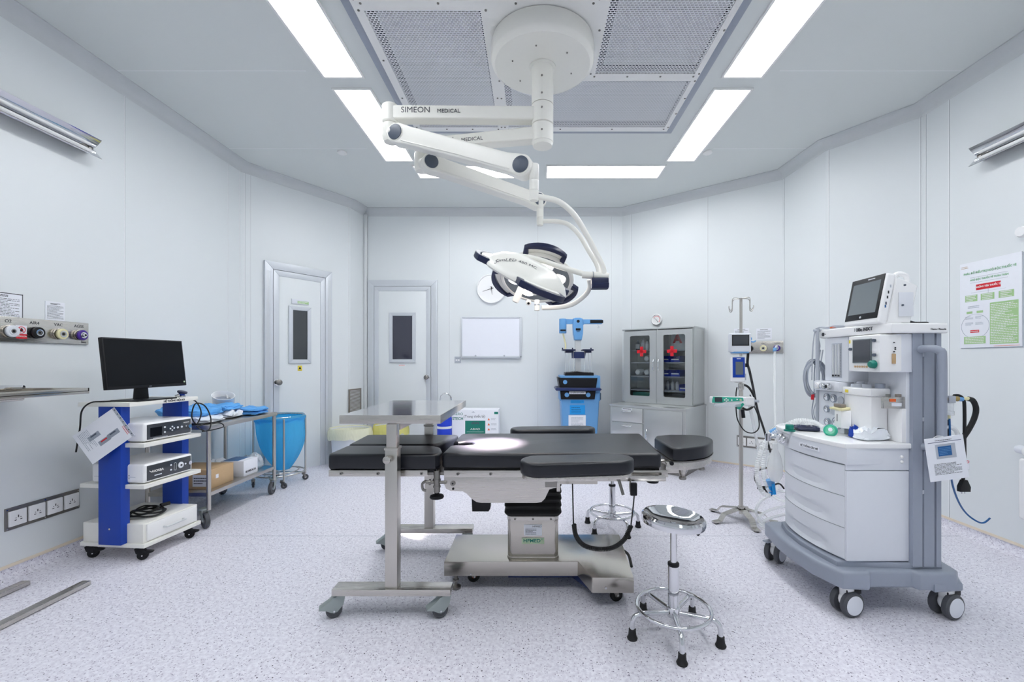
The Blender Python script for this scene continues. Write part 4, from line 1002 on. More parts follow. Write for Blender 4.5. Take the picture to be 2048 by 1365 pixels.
# monitor
mo = thing('monitor', 'large black flat monitor on top of the blue and white cart', 'monitor', X=fr((-2.60, 2.905, 1.008), (.055, .51, 0), (0, 0, 1)))
Xs = fr((0, -.03, .245), (1, 0, 0), (0, -1, .12))
mb = MB(Xs); mb.box((0, 0, -.012), (.535, .325, .028), M['black'], .004); mb.box((0, -.0, -.032), (.3, .2, .03), M['black'], .01); pn = obj('monitor_case', mb, mo, local=True)
mb = MB(Xs); mb.box((0, .005, .0022), (.518, .297, .002), M['screen']); mb.lines(T((0, -.153, .003)), .016, .005, 1, M['grey'], fill=.8); obj('display', mb, pn, local=True)
mb = MB(Xs); mb.cyl((.25, -.135, .002), (.25, -.135, .004), .006, M['labelg'], seg=14); obj('power_led', mb, pn, local=True)
mb = MB(); mb.prism([(-.045, .004), (.045, .004), (.035, .12), (-.035, .12)], -.012, .012, M['black'], bev=.003, X=fr((0, .02, 0), (1, 0, 0), (0, -1, 0))); mb.box((0, .01, .15), (.07, .035, .08), M['black'], .004); obj('neck', mb, mo, local=True)
mb = MB(); mb.box((0, -.01, .005), (.27, .20, .009), M['black'], .003); obj('stand_foot', mb, mo, local=True)
# endoscope coupler and cables
mb = MB(); q = CX @ Vector((.39, .12, 1.008)); mb.cyl(q, q + Vector((0, 0, .012)), .022, M['chrome'], seg=20); mb.cyl(q + Vector((0, 0, .012)), q + Vector((0, 0, .03)), .016, M['blue'], seg=20); mb.cyl(q + Vector((0, 0, .03)), q + Vector((.004, 0, .042)), .03, M['navy'], seg=20, bev=.003); mb.cyl(q + Vector((-.03, -.02, .008)), q + Vector((-.008, -.01, .02)), .012, M['chrome'], seg=14)
single('camera_coupler', mb, 'small blue and chrome camera coupler on the right end of the cart top', 'instrument')
mb = MB(); L_ = lambda x, y, z: CX @ Vector((x, y, z))
pts = [L_(.41, .13, 1.0), L_(.50, .12, .97), L_(.53, .10, .88), L_(.49, .10, .80), L_(.47, .12, .86), L_(.49, .11, .95), L_(.54, .08, .93), L_(.57, .06, .84), L_(.52, .02, .765), L_(.44, -.01, .758), L_(.37, -.012, .80)]
mb.tube(pts, .0045, M['rubber'], smooth=6); mb.tube([L_(.41, .02, .79), L_(.52, .06, .80), L_(.62, .03, .79), L_(.60, -.02, .765), L_(.50, -.01, .755), L_(.42, -.01, .757)], .004, M['rubber'], smooth=6)
single('camera_cable', mb, 'loops of thin black cable hanging from the right side of the cart', 'cable')
mb = MB()
mb.tube([L_(.10, .2, 1.015), L_(.0, .26, 1.012), L_(-.055, .30, 1.01), L_(-.075, .34, .96), L_(-.07, .36, .85), L_(-.06, .40, .7)], .0045, M['rubber'], smooth=6)
single('monitor_cable', mb, 'thin black cable running from the monitor down the back of the cart', 'cable')
mb = MB(); c_ = L_(.17, .16, .247)
for k in range(4):
    mb.tube([c_ + Vector(((.10 - .012*k) * math.cos(a + k), (.09 - .01*k) * math.sin(a + k), .004 + .009*k + .006 * math.sin(3*a + k))) for a in [j * 2*PI/14 for j in range(14)]], .0055, M['rubber'], closed=True, smooth=3)
mb.tube([c_ + Vector((-.02, -.1, .012)), c_ + Vector((-.08, -.07, .05)), c_ + Vector((-.14, -.04, .16)), c_ + Vector((-.18, .02, .21))], .0055, M['rubber'], smooth=5); mb.cyl(c_ + Vector((.03, .07, .03)), c_ + Vector((.05, .12, .03)), .012, M['rubber'])
single('coiled_power_cable', mb, 'coiled black power cable lying on the drawer box of the cart', 'cable')
# hanging sheet in a plastic sleeve
pc = at(207, 872, 2.685); th_ = math.radians(-53)
Xp = fr(pc, (math.cos(math.radians(-52)), 0, math.sin(math.radians(-52))), (0, -1, .05))
Xp = fr(pc, (.60, 0, -.80), (.05, -1, .06))
mb = MB(Xp); mb.box((0, 0, 0), (.215, .295, .002), M['paper'])
for k, (x, y) in enumerate(((.045, .085), (.05, .02), (-.01, -.015))):
    mb.box((x - .02, y - .03, .0015), (.03, .075, .001), M['grey'], rz=.0); mb.box((x - .026, y - .03, .0022), (.008, .04, .001), M['red'] if k == 1 else M['disc'])
mb.lines(T((-.03, -.09, .0011)), .12, .07, 8, M['grey'], 4, fill=.25); mb.lines(T((.05, .125, .0011)), .06, .02, 2, M['red'], 4, fill=.3)
mb.box((-.0, .14, .0014), (.215, .016, .0008), M['greylt'])
for k in range(7): mb.cyl((-.09 + k * .03, .141, .0014), (-.09 + k * .03, .141, .0024), .004, M['disc'], seg=10)
single('hanging_manual', mb, 'tilted printed sheet in a plastic sleeve hanging on the near blue column', 'paper')

# ---------------------------------------------------------------- steel trolley against the left wall
tr = thing('steel_trolley', 'two-tier stainless trolley with grey castors behind the blue and white cart', 'trolley', loc=(-2.71, 3.72, 0))
tx0, tx1, ty0, ty1 = -2.96, -2.455, 3.30, 4.18
mb = MB(); mb.b2(tx0, tx1, ty0, ty1, .745, .778, M['steely'], .003); obj('top_shelf', mb, tr)
mb = MB(); mb.b2(tx0 + .01, tx1 - .01, ty0 + .01, ty1 - .01, .235, .265, M['steely'], .003); obj('lower_shelf', mb, tr)
for x in (tx0 + .02, tx1 - .02):
    for y in (ty0 + .02, ty1 - .02):
        mb = MB(); mb.cyl((x, y, .13), (x, y, .745), .0155, M['steelz'], seg=16); obj('leg', mb, tr)
        caster(tr, (x + 2.71 - .01, y - 3.72 - .02, 0), r=.058, head=.145, w=.03, ang=-35 if y < 3.5 else -80, brake=False)
from mathutils import noise
def lump(c, d, mat, seed=0, amp=.25, n=(28, 18), X=None, p=4., rz=0., flat=True):
    """a soft folded pack: a squarish pillow with creases"""
    t = bmesh.new(); V = []
    nu, nv = n; sd = Vector((seed * 7.3, seed * 3.1, seed))
    def pt(i, j):
        th = 2*PI*i/nu; ph = PI * (j / nv - .5)
        ce = lambda a: math.copysign(abs(math.cos(a)) ** (2/p), math.cos(a)); se = lambda a: math.copysign(abs(math.sin(a)) ** (2/p), math.sin(a))
        v = Vector((ce(th) * max(0, ce(ph)), se(th) * max(0, ce(ph)), se(ph)))
        nn = noise.fractal(v * 2.2 + sd, 1., 2., 4); v2 = Vector((v.x * (1 + amp * .3 * nn), v.y * (1 + amp * .3 * nn), v.z))
        z = v.z + (amp * 2.2 * noise.fractal(Vector((v.x * 2.5, v.y * 2.5, 0)) + sd, 1., 2., 4) if v.z > -.2 else 0) * (.35 + .65 * max(0, 1 - v.x*v.x*v.y*v.y))
        return Vector((v2.x * d[0]/2, v2.y * d[1]/2, max(z, -1) * d[2]/2 + d[2]/2))
    for i in range(nu): V.append([t.verts.new(pt(i, j)) for j in range(nv + 1)])
    for i in range(nu):
        for j in range(nv): t.faces.new((V[i][j], V[(i+1) % nu][j], V[(i+1) % nu][j+1], V[i][j+1]))
    bmesh.ops.remove_doubles(t, verts=t.verts, dist=1e-4); bmesh.ops.recalc_face_normals(t, faces=t.faces)
    mb = MB(); mb.merge(t, mat, T(c) @ R(math.degrees(rz))); return mb
single('drape_pack', lump((-2.72, 3.46, .776), (.42, .27, .055), M['wrap'], 1, .5), 'white plastic wrapped pack on the near end of the steel trolley', 'drape pack', 'surgical packs on the trolley')
single('drape_pack', lump((-2.76, 3.50, .828), (.38, .30, .06), M['drape'], 2, .5), 'folded blue drape pack lying on top of the white wrapped pack', 'drape pack', 'surgical packs on the trolley')
single('drape_pack', lump((-2.74, 3.74, .776), (.38, .24, .065), M['wrap'], 5, .6, rz=.2), 'creased white plastic pack on the middle of the steel trolley', 'drape pack', 'surgical packs on the trolley')
single('drape_pack', lump((-2.74, 3.76, .842), (.34, .26, .05), M['drape'], 9, .5), 'small folded blue drape on the creased white pack', 'drape pack', 'surgical packs on the trolley')
single('drape_pack', lump((-2.64, 4.00, .778), (.32, .24, .035), M['drape'], 3, .4, rz=.1), 'lower flat blue drape on the far end of the trolley', 'drape pack', 'surgical packs on the trolley')
single('drape_pack', lump((-2.60, 4.00, .812), (.26, .22, .03), M['drape'], 6, .4, rz=-.15), 'upper flat blue drape on the far end of the trolley', 'drape pack', 'surgical packs on the trolley')
q = at(447, 800, 4.02)
pd = thing('tilted_dispenser', 'white open cylinder tilted on a bracket at the back of the trolley', 'dispenser', loc=(q.x, q.y, .778))
mb = MB(fr(q + Vector((0, 0, -.03)), (1, 0, .35), (.30, -.45, .84)))
mb.lathe([(0, -.08), (.085, -.08), (.088, .08), (.092, .088), (.086, .088), (.078, .07), (.076, -.05), (0, -.05)], M['gloss'], seg=36, sc=(1, .75)); mb.lathe([(0, .03), (.077, .03), (.077, .025), (0, .024)], M['grey'], seg=36, sc=(1, .75)); obj('cylinder_body', mb, pd)
mb = MB(); mb.tube([q + Vector((-.10, .03, -.10)), q + Vector((-.07, .03, .03)), q + Vector((-.0, .03, .05)), q + Vector((.02, .03, .0))], .008, M['gloss'], smooth=4); obj('bracket', mb, pd)
cb = thing('carton', 'open brown cardboard carton on the lower trolley shelf', 'box', loc=(-2.68, 3.52, .265))
mb = MB(); mb.b2(-2.85, -2.52, 3.40, 3.66, .265, .415, M['carton'], .002); mb.box((-2.52 + .0008, 3.47, .35), (.001, .03, .03), M['paper']); obj('box_body', mb, cb)
mb = MB(); mb.box((-2.60, 3.399, .33), (.12, .001, .09), M['paper']); mb.lines(fr((-2.60, 3.398, .33), (1, 0, 0), (0, -1, 0)), .1, .06, 3, M['print_']); obj('box_label', mb, cb)
wb = thing('medical_box', 'white box with printed lettering on the lower trolley shelf', 'box', loc=(-2.56, 3.84, .265))
mb = MB(); mb.b2(-2.70, -2.50, 3.76, 3.95, .265, .40, M['paper'], .002); mb.b2(-2.69, -2.56, 3.77, 3.94, .40, .4015, M['lcdblue']); obj('box_body', mb, wb)
mb = MB(); mb.text('BIOMEDICAL', .025, M['print_'], fr((-2.4995, 3.855, .30), (0, 1, 0), (1, 0, 0)), bold=.0006); obj('lettering', mb, wb)
single('plastic_packet', lump((-2.62, 4.04, .265), (.18, .14, .11), M['clearp'], 8, .6), 'clear plastic packet with blue tip behind the white box', 'packet')
single('paper_stack', lump((-2.80, 3.82, .265), (.16, .28, .12), M['wrap'], 11, .3), 'crumpled white packages at the back of the lower trolley shelf', 'package')
# ---------------------------------------------------------------- laundry bag stand
lc = Vector((-2.615, 4.50))
ls = thing('laundry_stand', 'round stainless laundry bag stand on castors in front of the left door', 'bag stand', loc=(lc.x, lc.y, 0))
def ring(mb, r, z, tr_, m, n=48): mb.tube([(lc.x + r * math.cos(2*PI*k/n), lc.y + r * math.sin(2*PI*k/n), z) for k in range(n)], tr_, m, closed=True, seg=10)
mb = MB(); ring(mb, .222, .70, .008, M['steel']); obj('upper_ring', mb, ls)
mb = MB(); ring(mb, .225, .12, .008, M['steel']); obj('lower_ring', mb, ls)
mb = MB(); ring(mb, .17, .135, .006, M['steel']); mb.tube([(lc.x - .22, lc.y, .12), (lc.x + .22, lc.y, .12)], .006, M['steel']); mb.tube([(lc.x, lc.y - .22, .12), (lc.x, lc.y + .22, .12)], .006, M['steel']); obj('bag_rest', mb, ls)
for k in range(4):
    a = math.radians(-52 + 90 * k) ; x, y = lc.x + .235 * math.cos(a), lc.y + .235 * math.sin(a)
    mb = MB(); mb.cyl((x, y, .07), (x, y, .69), .009, M['steelz'], seg=14); obj('leg', mb, ls)
    caster(ls, (.235 * math.cos(a), .235 * math.sin(a), 0), r=.03, head=.085, w=.018, ang=40 * k, m=M['dsteel'], hub=M['chrome'])
t = MB(); prof = []
def bagfn(u, v):
    a = 2*PI*u; z = .71 - v * .56
    r = .224 - .02 * v if v < .3 else .218 * (1 - ((v - .3) / .7) ** 1.9 * .72)
    r *= 1 + .05 * noise.noise(Vector((math.cos(a) * 2.4, math.sin(a) * 2.4, z * 2))) * min(1, v * 3) + .02 * math.sin(9*a + 5*v) * min(1, v * 2)
    return Vector((lc.x + r * math.cos(a) + .03 * v, lc.y + r * math.sin(a), z))
t.sheet(bagfn, 72, 30, M['bagblue'], closed_u=True); t.lathe([(0, .155), (.03, .152), (.064, .155)], M['bagblue'], c=(lc.x + .03, lc.y, 0), seg=24)
t.sheet(lambda u, v: Vector((lc.x + (.222 + .016 * math.sin(PI * min(1, v * 1.3)) + .006 * math.sin(23 * u * 2 * PI / 2) * v) * math.cos(2*PI*u), lc.y + (.222 + .016 * math.sin(PI * min(1, v * 1.3))) * math.sin(2*PI*u), .712 - .075 * v - .012 * math.sin(5 * 2*PI*u) * v)), 72, 5, M['bagblue'], closed_u=True)
single('laundry_bag', t, 'bright blue translucent plastic bag hanging in the round laundry stand', 'plastic bag')
# ---------------------------------------------------------------- back wall
X = fw(3, 983, 578, .0)
ck = thing('wall_clock', 'round white wall clock on the back wall behind the surgical light', 'clock', X=X)
mb = MB(); mb.lathe([(0, 0), (.20, 0), (.203, .02), (.197, .034), (.188, .034), (.184, .02), (0, .018)], M['gloss'], seg=64); cf = obj('clock_case', mb, ck, local=True)
mb = MB()
for k in range(1, 13):
    a = math.radians(90 - 30 * k); mb.text(str(k), .026, M['print_'], T((.155 * math.cos(a), .155 * math.sin(a), .0185)))
obj('numerals', mb, ck, local=True)
def hand(a, L, w, nm):
    a = math.radians(90 - a); mb = MB(R(math.degrees(a)) if False else Matrix.Rotation(a, 4, 'Z')); mb.prism([(-.03, -w), (L, -w * .4), (L, w * .4), (-.03, w)], .021, .023, M['black']); obj(nm, mb, ck, local=True)
hand(172, .085, .004, 'hour_hand'); hand(252, .125, .0035, 'minute_hand'); hand(200, .0 + .03, .002, 'second_hand')
X = wallframe(3, wall_s(3, 982.5), zat(675, 5.95))
wbd = thing('whiteboard', 'small blank whiteboard with aluminium frame on the back wall', 'whiteboard', X=X)
w_, h_ = .805, .54
mb = MB(); mb.box((0, 0, .006), (w_, h_, .012), M['screenw']); obj('writing_surface', mb, wbd, local=True)
mb = MB()
for (x, y, a, b) in ((-w_/2, 0, .018, h_), (w_/2, 0, .03, h_ + .01), (0, h_/2, w_, .018), (0, -h_/2, w_ + .02, .03)): mb.box((x, y, .010), (a, b, .022), M['aludoor'], .003)
mb.box((0, -h_/2 - .01, .02), (w_, .02, .035), M['greylt'], .003); obj('board_frame', mb, wbd, local=True)
for x in (-.21, .18): mb = MB(); mb.cyl((x, -h_/2 + .015, .02), (x, -h_/2 + .015, .035), .012, M['greylt'], seg=18); obj('magnet', mb, wbd, local=True)
mb = MB(fw(3, 915.5, 720)); mb.box((0, 0, .004), (.085, .085, .008), M['greylt'], .002); mb.box((-.016, -.005, .009), (.022, .018, .004), M['gloss']); mb.box((.016, -.005, .009), (.022, .018, .004), M['gloss']); mb.box((0, .02, .0085), (.05, .004, .001), M['disc'])
single('light_switch', mb, 'square grey double light switch beside the right door', 'switch')

# ---------------------------------------------------------------- bins in the corner
def pedal_bin(c, r, zr, label, bl, bm_, sx=1.15, seed=1, body='offw'):
    th = thing('waste_bin', label, 'bin', loc=(c[0], c[1], 0))
    mb = MB(); mb.lathe([(0, 0), (r * .72, 0), (r * .76, .01), (r * .9, zr - .02), (r * .92, zr - .02), (r * .9, zr - .03)], M[body], c=(c[0], c[1], 0), sc=(sx, 1), seg=40); obj('bin_body', mb, th)
    t = MB()
    def f(u, v):
        a = 2*PI*u; k = noise.noise(Vector((math.cos(a) * 2.2, math.sin(a) * 2.2, seed))); k2 = noise.noise(Vector((math.cos(a) * 7, math.sin(a) * 7, seed + v)))
        if v < .35: rr = r * (.80 + .14 * v / .35); z = zr - .10 + .10 * v / .35
        else:
            w2 = (v - .35) / .65; rr = r * (.94 + .07 * math.sin(PI * min(1, w2 * 1.6) / 2) + .05 * k2 * w2); z = zr - (.125 + .06 * k) * w2
        return Vector((c[0] + rr * sx * math.cos(a), c[1] + rr * math.sin(a), z))
    t.sheet(f, 80, 16, bm_, closed_u=True); single('bin_bag', t, bl, 'plastic bag')
pedal_bin((xat(701, 5.25), 5.25), .215, .47, 'pale waste bin with a yellow bag at the foot of the left door', 'pale yellow plastic bag folded over the rim of the corner bin', M['bagyel'], 1.18, 1)
pedal_bin((xat(782, 5.45), 5.45), .20, .48, 'waste bin with a strong yellow bag behind the instrument table', 'strong yellow plastic bag in the bin behind the instrument table', M['bagyel2'], 1.1, 3)
# blue canister with ring handle, and boxed appliance
mb = MB(); x_, y_ = xat(889, 5.62), 5.62; mb.lathe([(0, 0), (.09, 0), (.095, .01), (.095, .53), (.085, .55), (0, .56)], M['tub'], c=(x_, y_, 0), seg=30); mb.lathe([(.0951, .40), (.0965, .40), (.0965, .43), (.0951, .43)], M['offw'], c=(x_, y_, 0), seg=30)
cn = thing('blue_canister', 'blue canister with a thin chrome ring handle left of the white carton', 'canister', loc=(x_, y_, 0)); obj('canister_body', mb, cn)
mb = MB(); mb.tube([(x_ - .07, y_ + .07, .40), (x_ - .072, y_ + .07, .76), (x_ - .045, y_ + .07, .82), (x_, y_ + .07, .845), (x_ + .045, y_ + .07, .82), (x_ + .072, y_ + .07, .76), (x_ + .07, y_ + .07, .40)], .007, M['chrome'], smooth=5); obj('ring_handle', mb, cn)
bx = thing('appliance_box', 'white printed cardboard box with a green panel standing against the back wall', 'box', loc=(xat(951, 5.62), 5.75, 0))
x0_, x1_ = xat(904, 5.62), xat(997, 5.62)
mb = MB(); mb.b2(x0_, x1_, 5.62, 5.88, 0, .635, M['paper'], .003); bb_ = obj('box_body', mb, bx)
Xb = fr((x0_, 5.62, .635), (1, 0, 0), (0, -1, 0)); W_ = x1_ - x0_
mb = MB(Xb)
mb.box((.30, -.265, .0006), (.26, .25, .001), M['tealdk']); mb.text('ABAD', .035, M['white'], T((.30, -.25, .0012)), sx=1.4); mb.text('STECH', .03, M['white'], T((.30, -.32, .0012))); mb.box((.30, -.285, .0012), (.22, .003, .0006), M['white'])
for k in range(5): mb.box((.26 + .02 * k, -.175 + .006 * (k % 2), .0012), (.014, .025, .0006), M['disc'])
mb.text('AERO', .045, M['tealdk'], T((.08, -.055, .0006)), sx=1.1); mb.text('STECH', .05, M['tealdk'], T((.075, -.115, .0006)), sx=.95, bold=.001)
mb.text('(Trang thiết bị)', .045, M['print_'], T((.29, -.085, .0006)), sx=1.0)
for k in range(3): mb.prism([(.46, -.135 - .065*k), (.49, -.135 - .065*k), (.475, -.105 - .065*k)], .0004, .001, M['orange']); mb.lines(T((.54, -.12 - .065 * k, .0004)), .07, .03, 2, M['greylt'], k)
mb.prism([(.25, -.035), (.30, -.035), (.275, -.018)], .0004, .001, M['greylt']); mb.box((W_ - .03, -.04, .001), (.05, .03, .001), M['tealdk'])
obj('print', mb, bb_)

# ---------------------------------------------------------------- blue machine on the back wall
Yb = 5.45
fm = thing('blood_recovery_machine', 'tall light blue machine with a T-shaped head and black control bands against the back wall', 'medical machine', loc=(xat(1158, Yb), Yb + .1, 0))
def BX(px0, px1, py0, py1, y0, y1): return xat(px0, Yb), xat(px1, Yb), y0, y1, zat(py1, Yb), zat(py0, Yb)
def fpr(pts, y0, y1, m, bev=.0, mb=None):   # outline in the picture plane at depth Yb, thickness y0..y1
    mb = mb or MB(); mb.prism([(xat(a, Yb), zat(b, Yb)) for a, b in pts], 0, y1 - y0, m, bev=bev, X=fr((0, y1, 0), (1, 0, 0), (0, -1, 0)), seg=3); return mb
mb = fpr([(1121, 785), (1200, 785), (1196, 852), (1194, 880), (1190, 912), (1128, 912), (1126, 880), (1124, 830)], Yb, Yb + .38, M['sky'], .02); mb.b2(*BX(1120, 1201, 752, 803, Yb + .01, Yb + .40), M['sky'], .01); obj('body', mb, fm)
mb = fpr([(1116, 756), (1194.5, 756.5), (1191.5, 776.5), (1119.5, 776)], Yb - .02, Yb + .36, M['black'], .004); mb.cyl((xat(1130, Yb), Yb - .026, zat(764.5, Yb)), (xat(1130, Yb), Yb - .018, zat(764.5, Yb)), .026, M['sky'], seg=28); obj('upper_control_band', mb, fm)
mb = fpr([(1120, 782), (1191, 782), (1189, 799), (1122, 799)], Yb - .02, Yb + .36, M['black'], .004)
for px in (1133.5, 1176): mb.cyl((xat(px, Yb), Yb - .026, zat(790, Yb)), (xat(px, Yb), Yb - .018, zat(790, Yb)), .028, M['sky'], seg=28)
mb.box((xat(1154.5, Yb), Yb - .0215, zat(786, Yb)), (.205, .002, .033), M['paper']); mb.text('HỆ THỐNG HÚT TỰ ĐỘNG', .019, M['print_'], fr((xat(1154.5, Yb), Yb - .023, zat(786, Yb)), (1, 0, 0), (0, -1, 0)), sx=.75, bold=.0005); obj('lower_control_band', mb, fm)
mb = fpr([(1110, 778.5), (1113, 775.5), (1199, 776), (1202.5, 778.5), (1200, 781.5), (1112, 781.5)], Yb - .06, Yb + .34, M['deepblue'], .008); obj('handle_rail', mb, fm, label='dark blue rail round the machine')
mb = fpr([(1130, 754), (1131, 745.5), (1143, 745), (1155, 743.5), (1166, 745), (1188, 746), (1188.5, 754)], Yb + .02, Yb + .30, M['black'], .01); obj('centrifuge_lid', mb, fm)
mb = MB(); mb.b2(*BX(1152, 1164, 675, 748, Yb + .10, Yb + .17), M['alu'], .006); obj('mast', mb, fm)
mb = fpr([(1148, 636), (1152, 634.5), (1162, 634.5), (1167, 636.5), (1168, 650), (1167.5, 668), (1165, 680), (1150.5, 680), (1148, 668), (1147, 650)], Yb + .07, Yb + .20, M['sky'], .015)
mb.prism([(xat(a, Yb), zat(b, Yb)) for a, b in [(1120, 637.5), (1150, 637.5), (1150, 647), (1134, 647), (1133, 638)]], 0, .06, M['sky'], bev=.006, X=fr((0, Yb + .16, 0), (1, 0, 0), (0, -1, 0)))
mb.prism([(xat(a, Yb), zat(b, Yb)) for a, b in [(1165, 637.5), (1206, 637.5), (1209.5, 640), (1209.5, 644), (1206, 647), (1171, 647), (1165, 652)]], 0, .06, M['sky'], bev=.006, X=fr((0, Yb + .16, 0), (1, 0, 0), (0, -1, 0)))
mb.cyl((xat(1127, Yb), Yb + .13, zat(636, Yb)), (xat(1127, Yb), Yb + .13, zat(666, Yb)), .047, M['sky'], bev=.008, seg=28); hd = obj('head', mb, fm)
mb = MB(); yy = Yb + .066; mb.cyl((xat(1157.5, Yb), yy, zat(642, Yb)), (xat(1157.5, Yb), yy + .01, zat(642, Yb)), .019, M['black'], seg=22); mb.box((xat(1157.5, Yb), yy + .003, zat(658.5, Yb)), (.062, .008, .028), M['black'], .01); mb.box((xat(1195.5, Yb), Yb + .098, zat(642, Yb)), (.165, .008, .042), M['black'], .018); mb.box((xat(1127, Yb), Yb + .085, zat(660, Yb)), (.07, .01, .02), M['black'], .003); mb.lines(fr((xat(1157.5, Yb), yy + .002, zat(663, Yb)), (1, 0, 0), (0, -1, 0)), .04, .008, 1, M['print_'], fill=.9); obj('head_controls', mb, hd)
mb = MB(); q = Vector((xat(1199, Yb), Yb + .13, zat(647, Yb))); mb.tube([q, q + Vector((0, 0, -.02)), q + Vector((.012, 0, -.032)), q + Vector((.012, 0, -.045)), q + Vector((0, 0, -.052)), q + Vector((-.010, 0, -.042))], .0025, M['chrome'], smooth=4); obj('bag_hook', mb, fm)
mb = MB(); mb.tube([at(1126, 667, Yb + .13), at(1129, 680, Yb + .13), at(1131, 690, Yb + .12), at(1130.5, 702, Yb + .1)], .010, M['cream'], smooth=5); obj('suction_tube', mb, fm)
mb = fpr([(1145, 704), (1173, 704), (1171, 717), (1146, 717)], Yb + .05, Yb + .22, M['deepblue'], .006)
for a, b in ((1125, 1151), (1165, 1187)): mb.b2(*BX(a, b, 699, 702, Yb - .02, Yb + .2), M['navy'], .004); mb.b2(*BX(a + 6, b - 4, 702, 706, Yb, Yb + .18), M['navy'], .004)
for a in (1125, 1145, 1182): mb.cyl((xat(a, Yb), Yb, zat(700, Yb)), (xat(a, Yb), Yb, zat(696, Yb)), .008, M['navy'], seg=10)
obj('reservoir_bracket', mb, fm, label='dark blue tubing bracket with two arms')
for px in (1131, 1138, 1147, 1169, 1177, 1183):
    mb = MB(); mb.tube([at(px, 704, Yb + .05), at(px + .5, 720, Yb + .05), at(px, 746, Yb + .05)], .003, M['hose'], seg=6); obj('clear_line', mb, fm)
for (a, b, c_, d_, m) in ((1141, 1168, 801, 807, 'cyan'), (1139.5, 1170, 811, 829, 'cyan'), (1137, 1171.5, 831, 856, 'paper')):
    mb = MB(); mb.b2(*BX(a, b, c_, d_, Yb - .004, Yb - .001), M[m]); mb.lines(fr((xat((a+b)/2, Yb), Yb - .0045, zat((c_+d_)/2, Yb)), (1, 0, 0), (0, -1, 0)), .15, (d_ - c_) * .0045, 3 if m == 'cyan' else 8, M['lcdblue'] if m == 'cyan' else M['grey'], int(a), fill=.3); obj('label_sheet', mb, fm, label='blue label sheet' if m == 'cyan' else 'white printed sheet')
mb = MB(); mb.b2(*BX(1191, 1196, 787, 801, Yb + .05, Yb + .15), M['deepblue'], .003); mb.b2(*BX(1195, 1203, 787, 801, Yb + .04, Yb + .16), M['black'], .004); mb.b2(*BX(1196, 1201, 790, 799, Yb + .02, Yb + .10), M['cream'], .003); obj('side_pump', mb, fm)
for px in (1127, 1190):
    for y in (Yb + .05, Yb + .34): caster(fm, (xat(px, Yb) - xat(1158, Yb), y - Yb - .1, 0), r=.045, head=.09, w=.03, ang=30, m=M['black'], wm=M['rubber'])
mb = MB(); mb.b2(xat(1126, Yb), xat(1192, Yb), Yb, Yb + .38, .08, .12, M['deepblue'], .01); obj('chassis', mb, fm)

# ---------------------------------------------------------------- medicine cabinet
KX = fr((.934, 5.283, 0), (.778, -.628, 0), (0, 0, 1))
kb = thing('base_cabinet', 'stainless base cabinet with drawers and a door under the glass-doored cabinet', 'cabinet', X=KX)
mb = MB(); mb.b2(0, .92, .012, .69, .10, .725, M['steelc'], .002); mb.b2(.02, .90, .04, .66, 0, .10, M['dsteel']); obj('carcass', mb, kb, local=True)
mb = MB(); mb.b2(-.006, .926, -.004, .695, .725, .747, M['steelcx'], .002); obj('cabinet_top', mb, kb, local=True)
for z0, z1 in ((.545, .715), (.36, .54), (.12, .355)):
    mb = MB(); mb.b2(.03, .425, -.006, .012, z0 + .003, z1 - .003, M['steelcx'], .002); o = obj('drawer', mb, kb, local=True)
    mb = MB(); mb.tube([(.17, -.006, z1 - .035), (.17, -.022, z1 - .04), (.29, -.022, z1 - .04), (.29, -.006, z1 - .035)], .006, M['chrome'], seg=8); 
    obj('drawer_handle', mb, o, local=True)
    if z0 > .5: mb = MB(fr((.23, -.0065, z1 - .015), (1, 0, 0), (0, -1, 0))); mb.box((0, 0, .0006), (.13, .022, .001), M['paper']); mb.lines(T((0, 0, .0012)), .11, .016, 1, M['print_'], fill=.6); obj('drawer_label', mb, o, local=True)
mb = MB(); mb.b2(.45, .885, -.006, .012, .123, .712, M['steelc'], .002); o = obj('door', mb, kb, local=True)
mb = MB(); mb.tube([(.485, -.006, .48), (.485, -.035, .47), (.485, -.035, .37), (.485, -.006, .36)], .008, M['chrome'], smooth=3); obj('door_handle', mb, o, local=True)
ku = thing('glass_door_cabinet', 'stainless medicine cabinet with two glass doors marked with red crosses', 'cabinet', X=KX @ T((.02, .31, .748)))
uw, ud, uh = .885, .37, .92
mb = MB(); mb.b2(0, .02, .012, ud, 0, uh - .02, M['steelc']); mb.b2(uw - .02, uw, .012, ud, 0, uh - .02, M['steelc']); mb.b2(.02, uw - .02, ud - .01, ud, 0, uh - .02, M['steelc']); mb.b2(0, uw, .012, ud, 0, .02, M['steelcx']); mb.b2(.4375, .4475, .02, ud - .01, .02, uh - .02, M['steelc']); mb.b2(0, uw, .012, ud, uh - .02, uh - .018, M['steelcx']); obj('carcass', mb, ku, local=True)
mb = MB(); mb.b2(-.008, uw + .008, -.014, ud, uh - .018, uh + .0, M['steelcx'], .002); obj('cabinet_top', mb, ku, local=True)
shz = [.165, .335, .505, .655]
for z in shz:
    mb = MB(); mb.b2(.022, uw - .022, .05, ud - .012, z - .016, z, M['steelcx'] if False else M['greylt'], .001); obj('shelf', mb, ku, local=True)
def rr(x0, x1, z0, z1, r, n=4):
    return [(x1 - r + r * math.cos(a), z0 + r + r * math.sin(a)) for a in [math.radians(-90 + 90*k/n) for k in range(n+1)]] + [(x1 - r + r * math.cos(a), z1 - r + r * math.sin(a)) for a in [math.radians(90*k/n) for k in range(n+1)]] + [(x0 + r + r * math.cos(a), z1 - r + r * math.sin(a)) for a in [math.radians(90 + 90*k/n) for k in range(n+1)]] + [(x0 + r + r * math.cos(a), z0 + r + r * math.sin(a)) for a in [math.radians(180 + 90*k/n) for k in range(n+1)]]
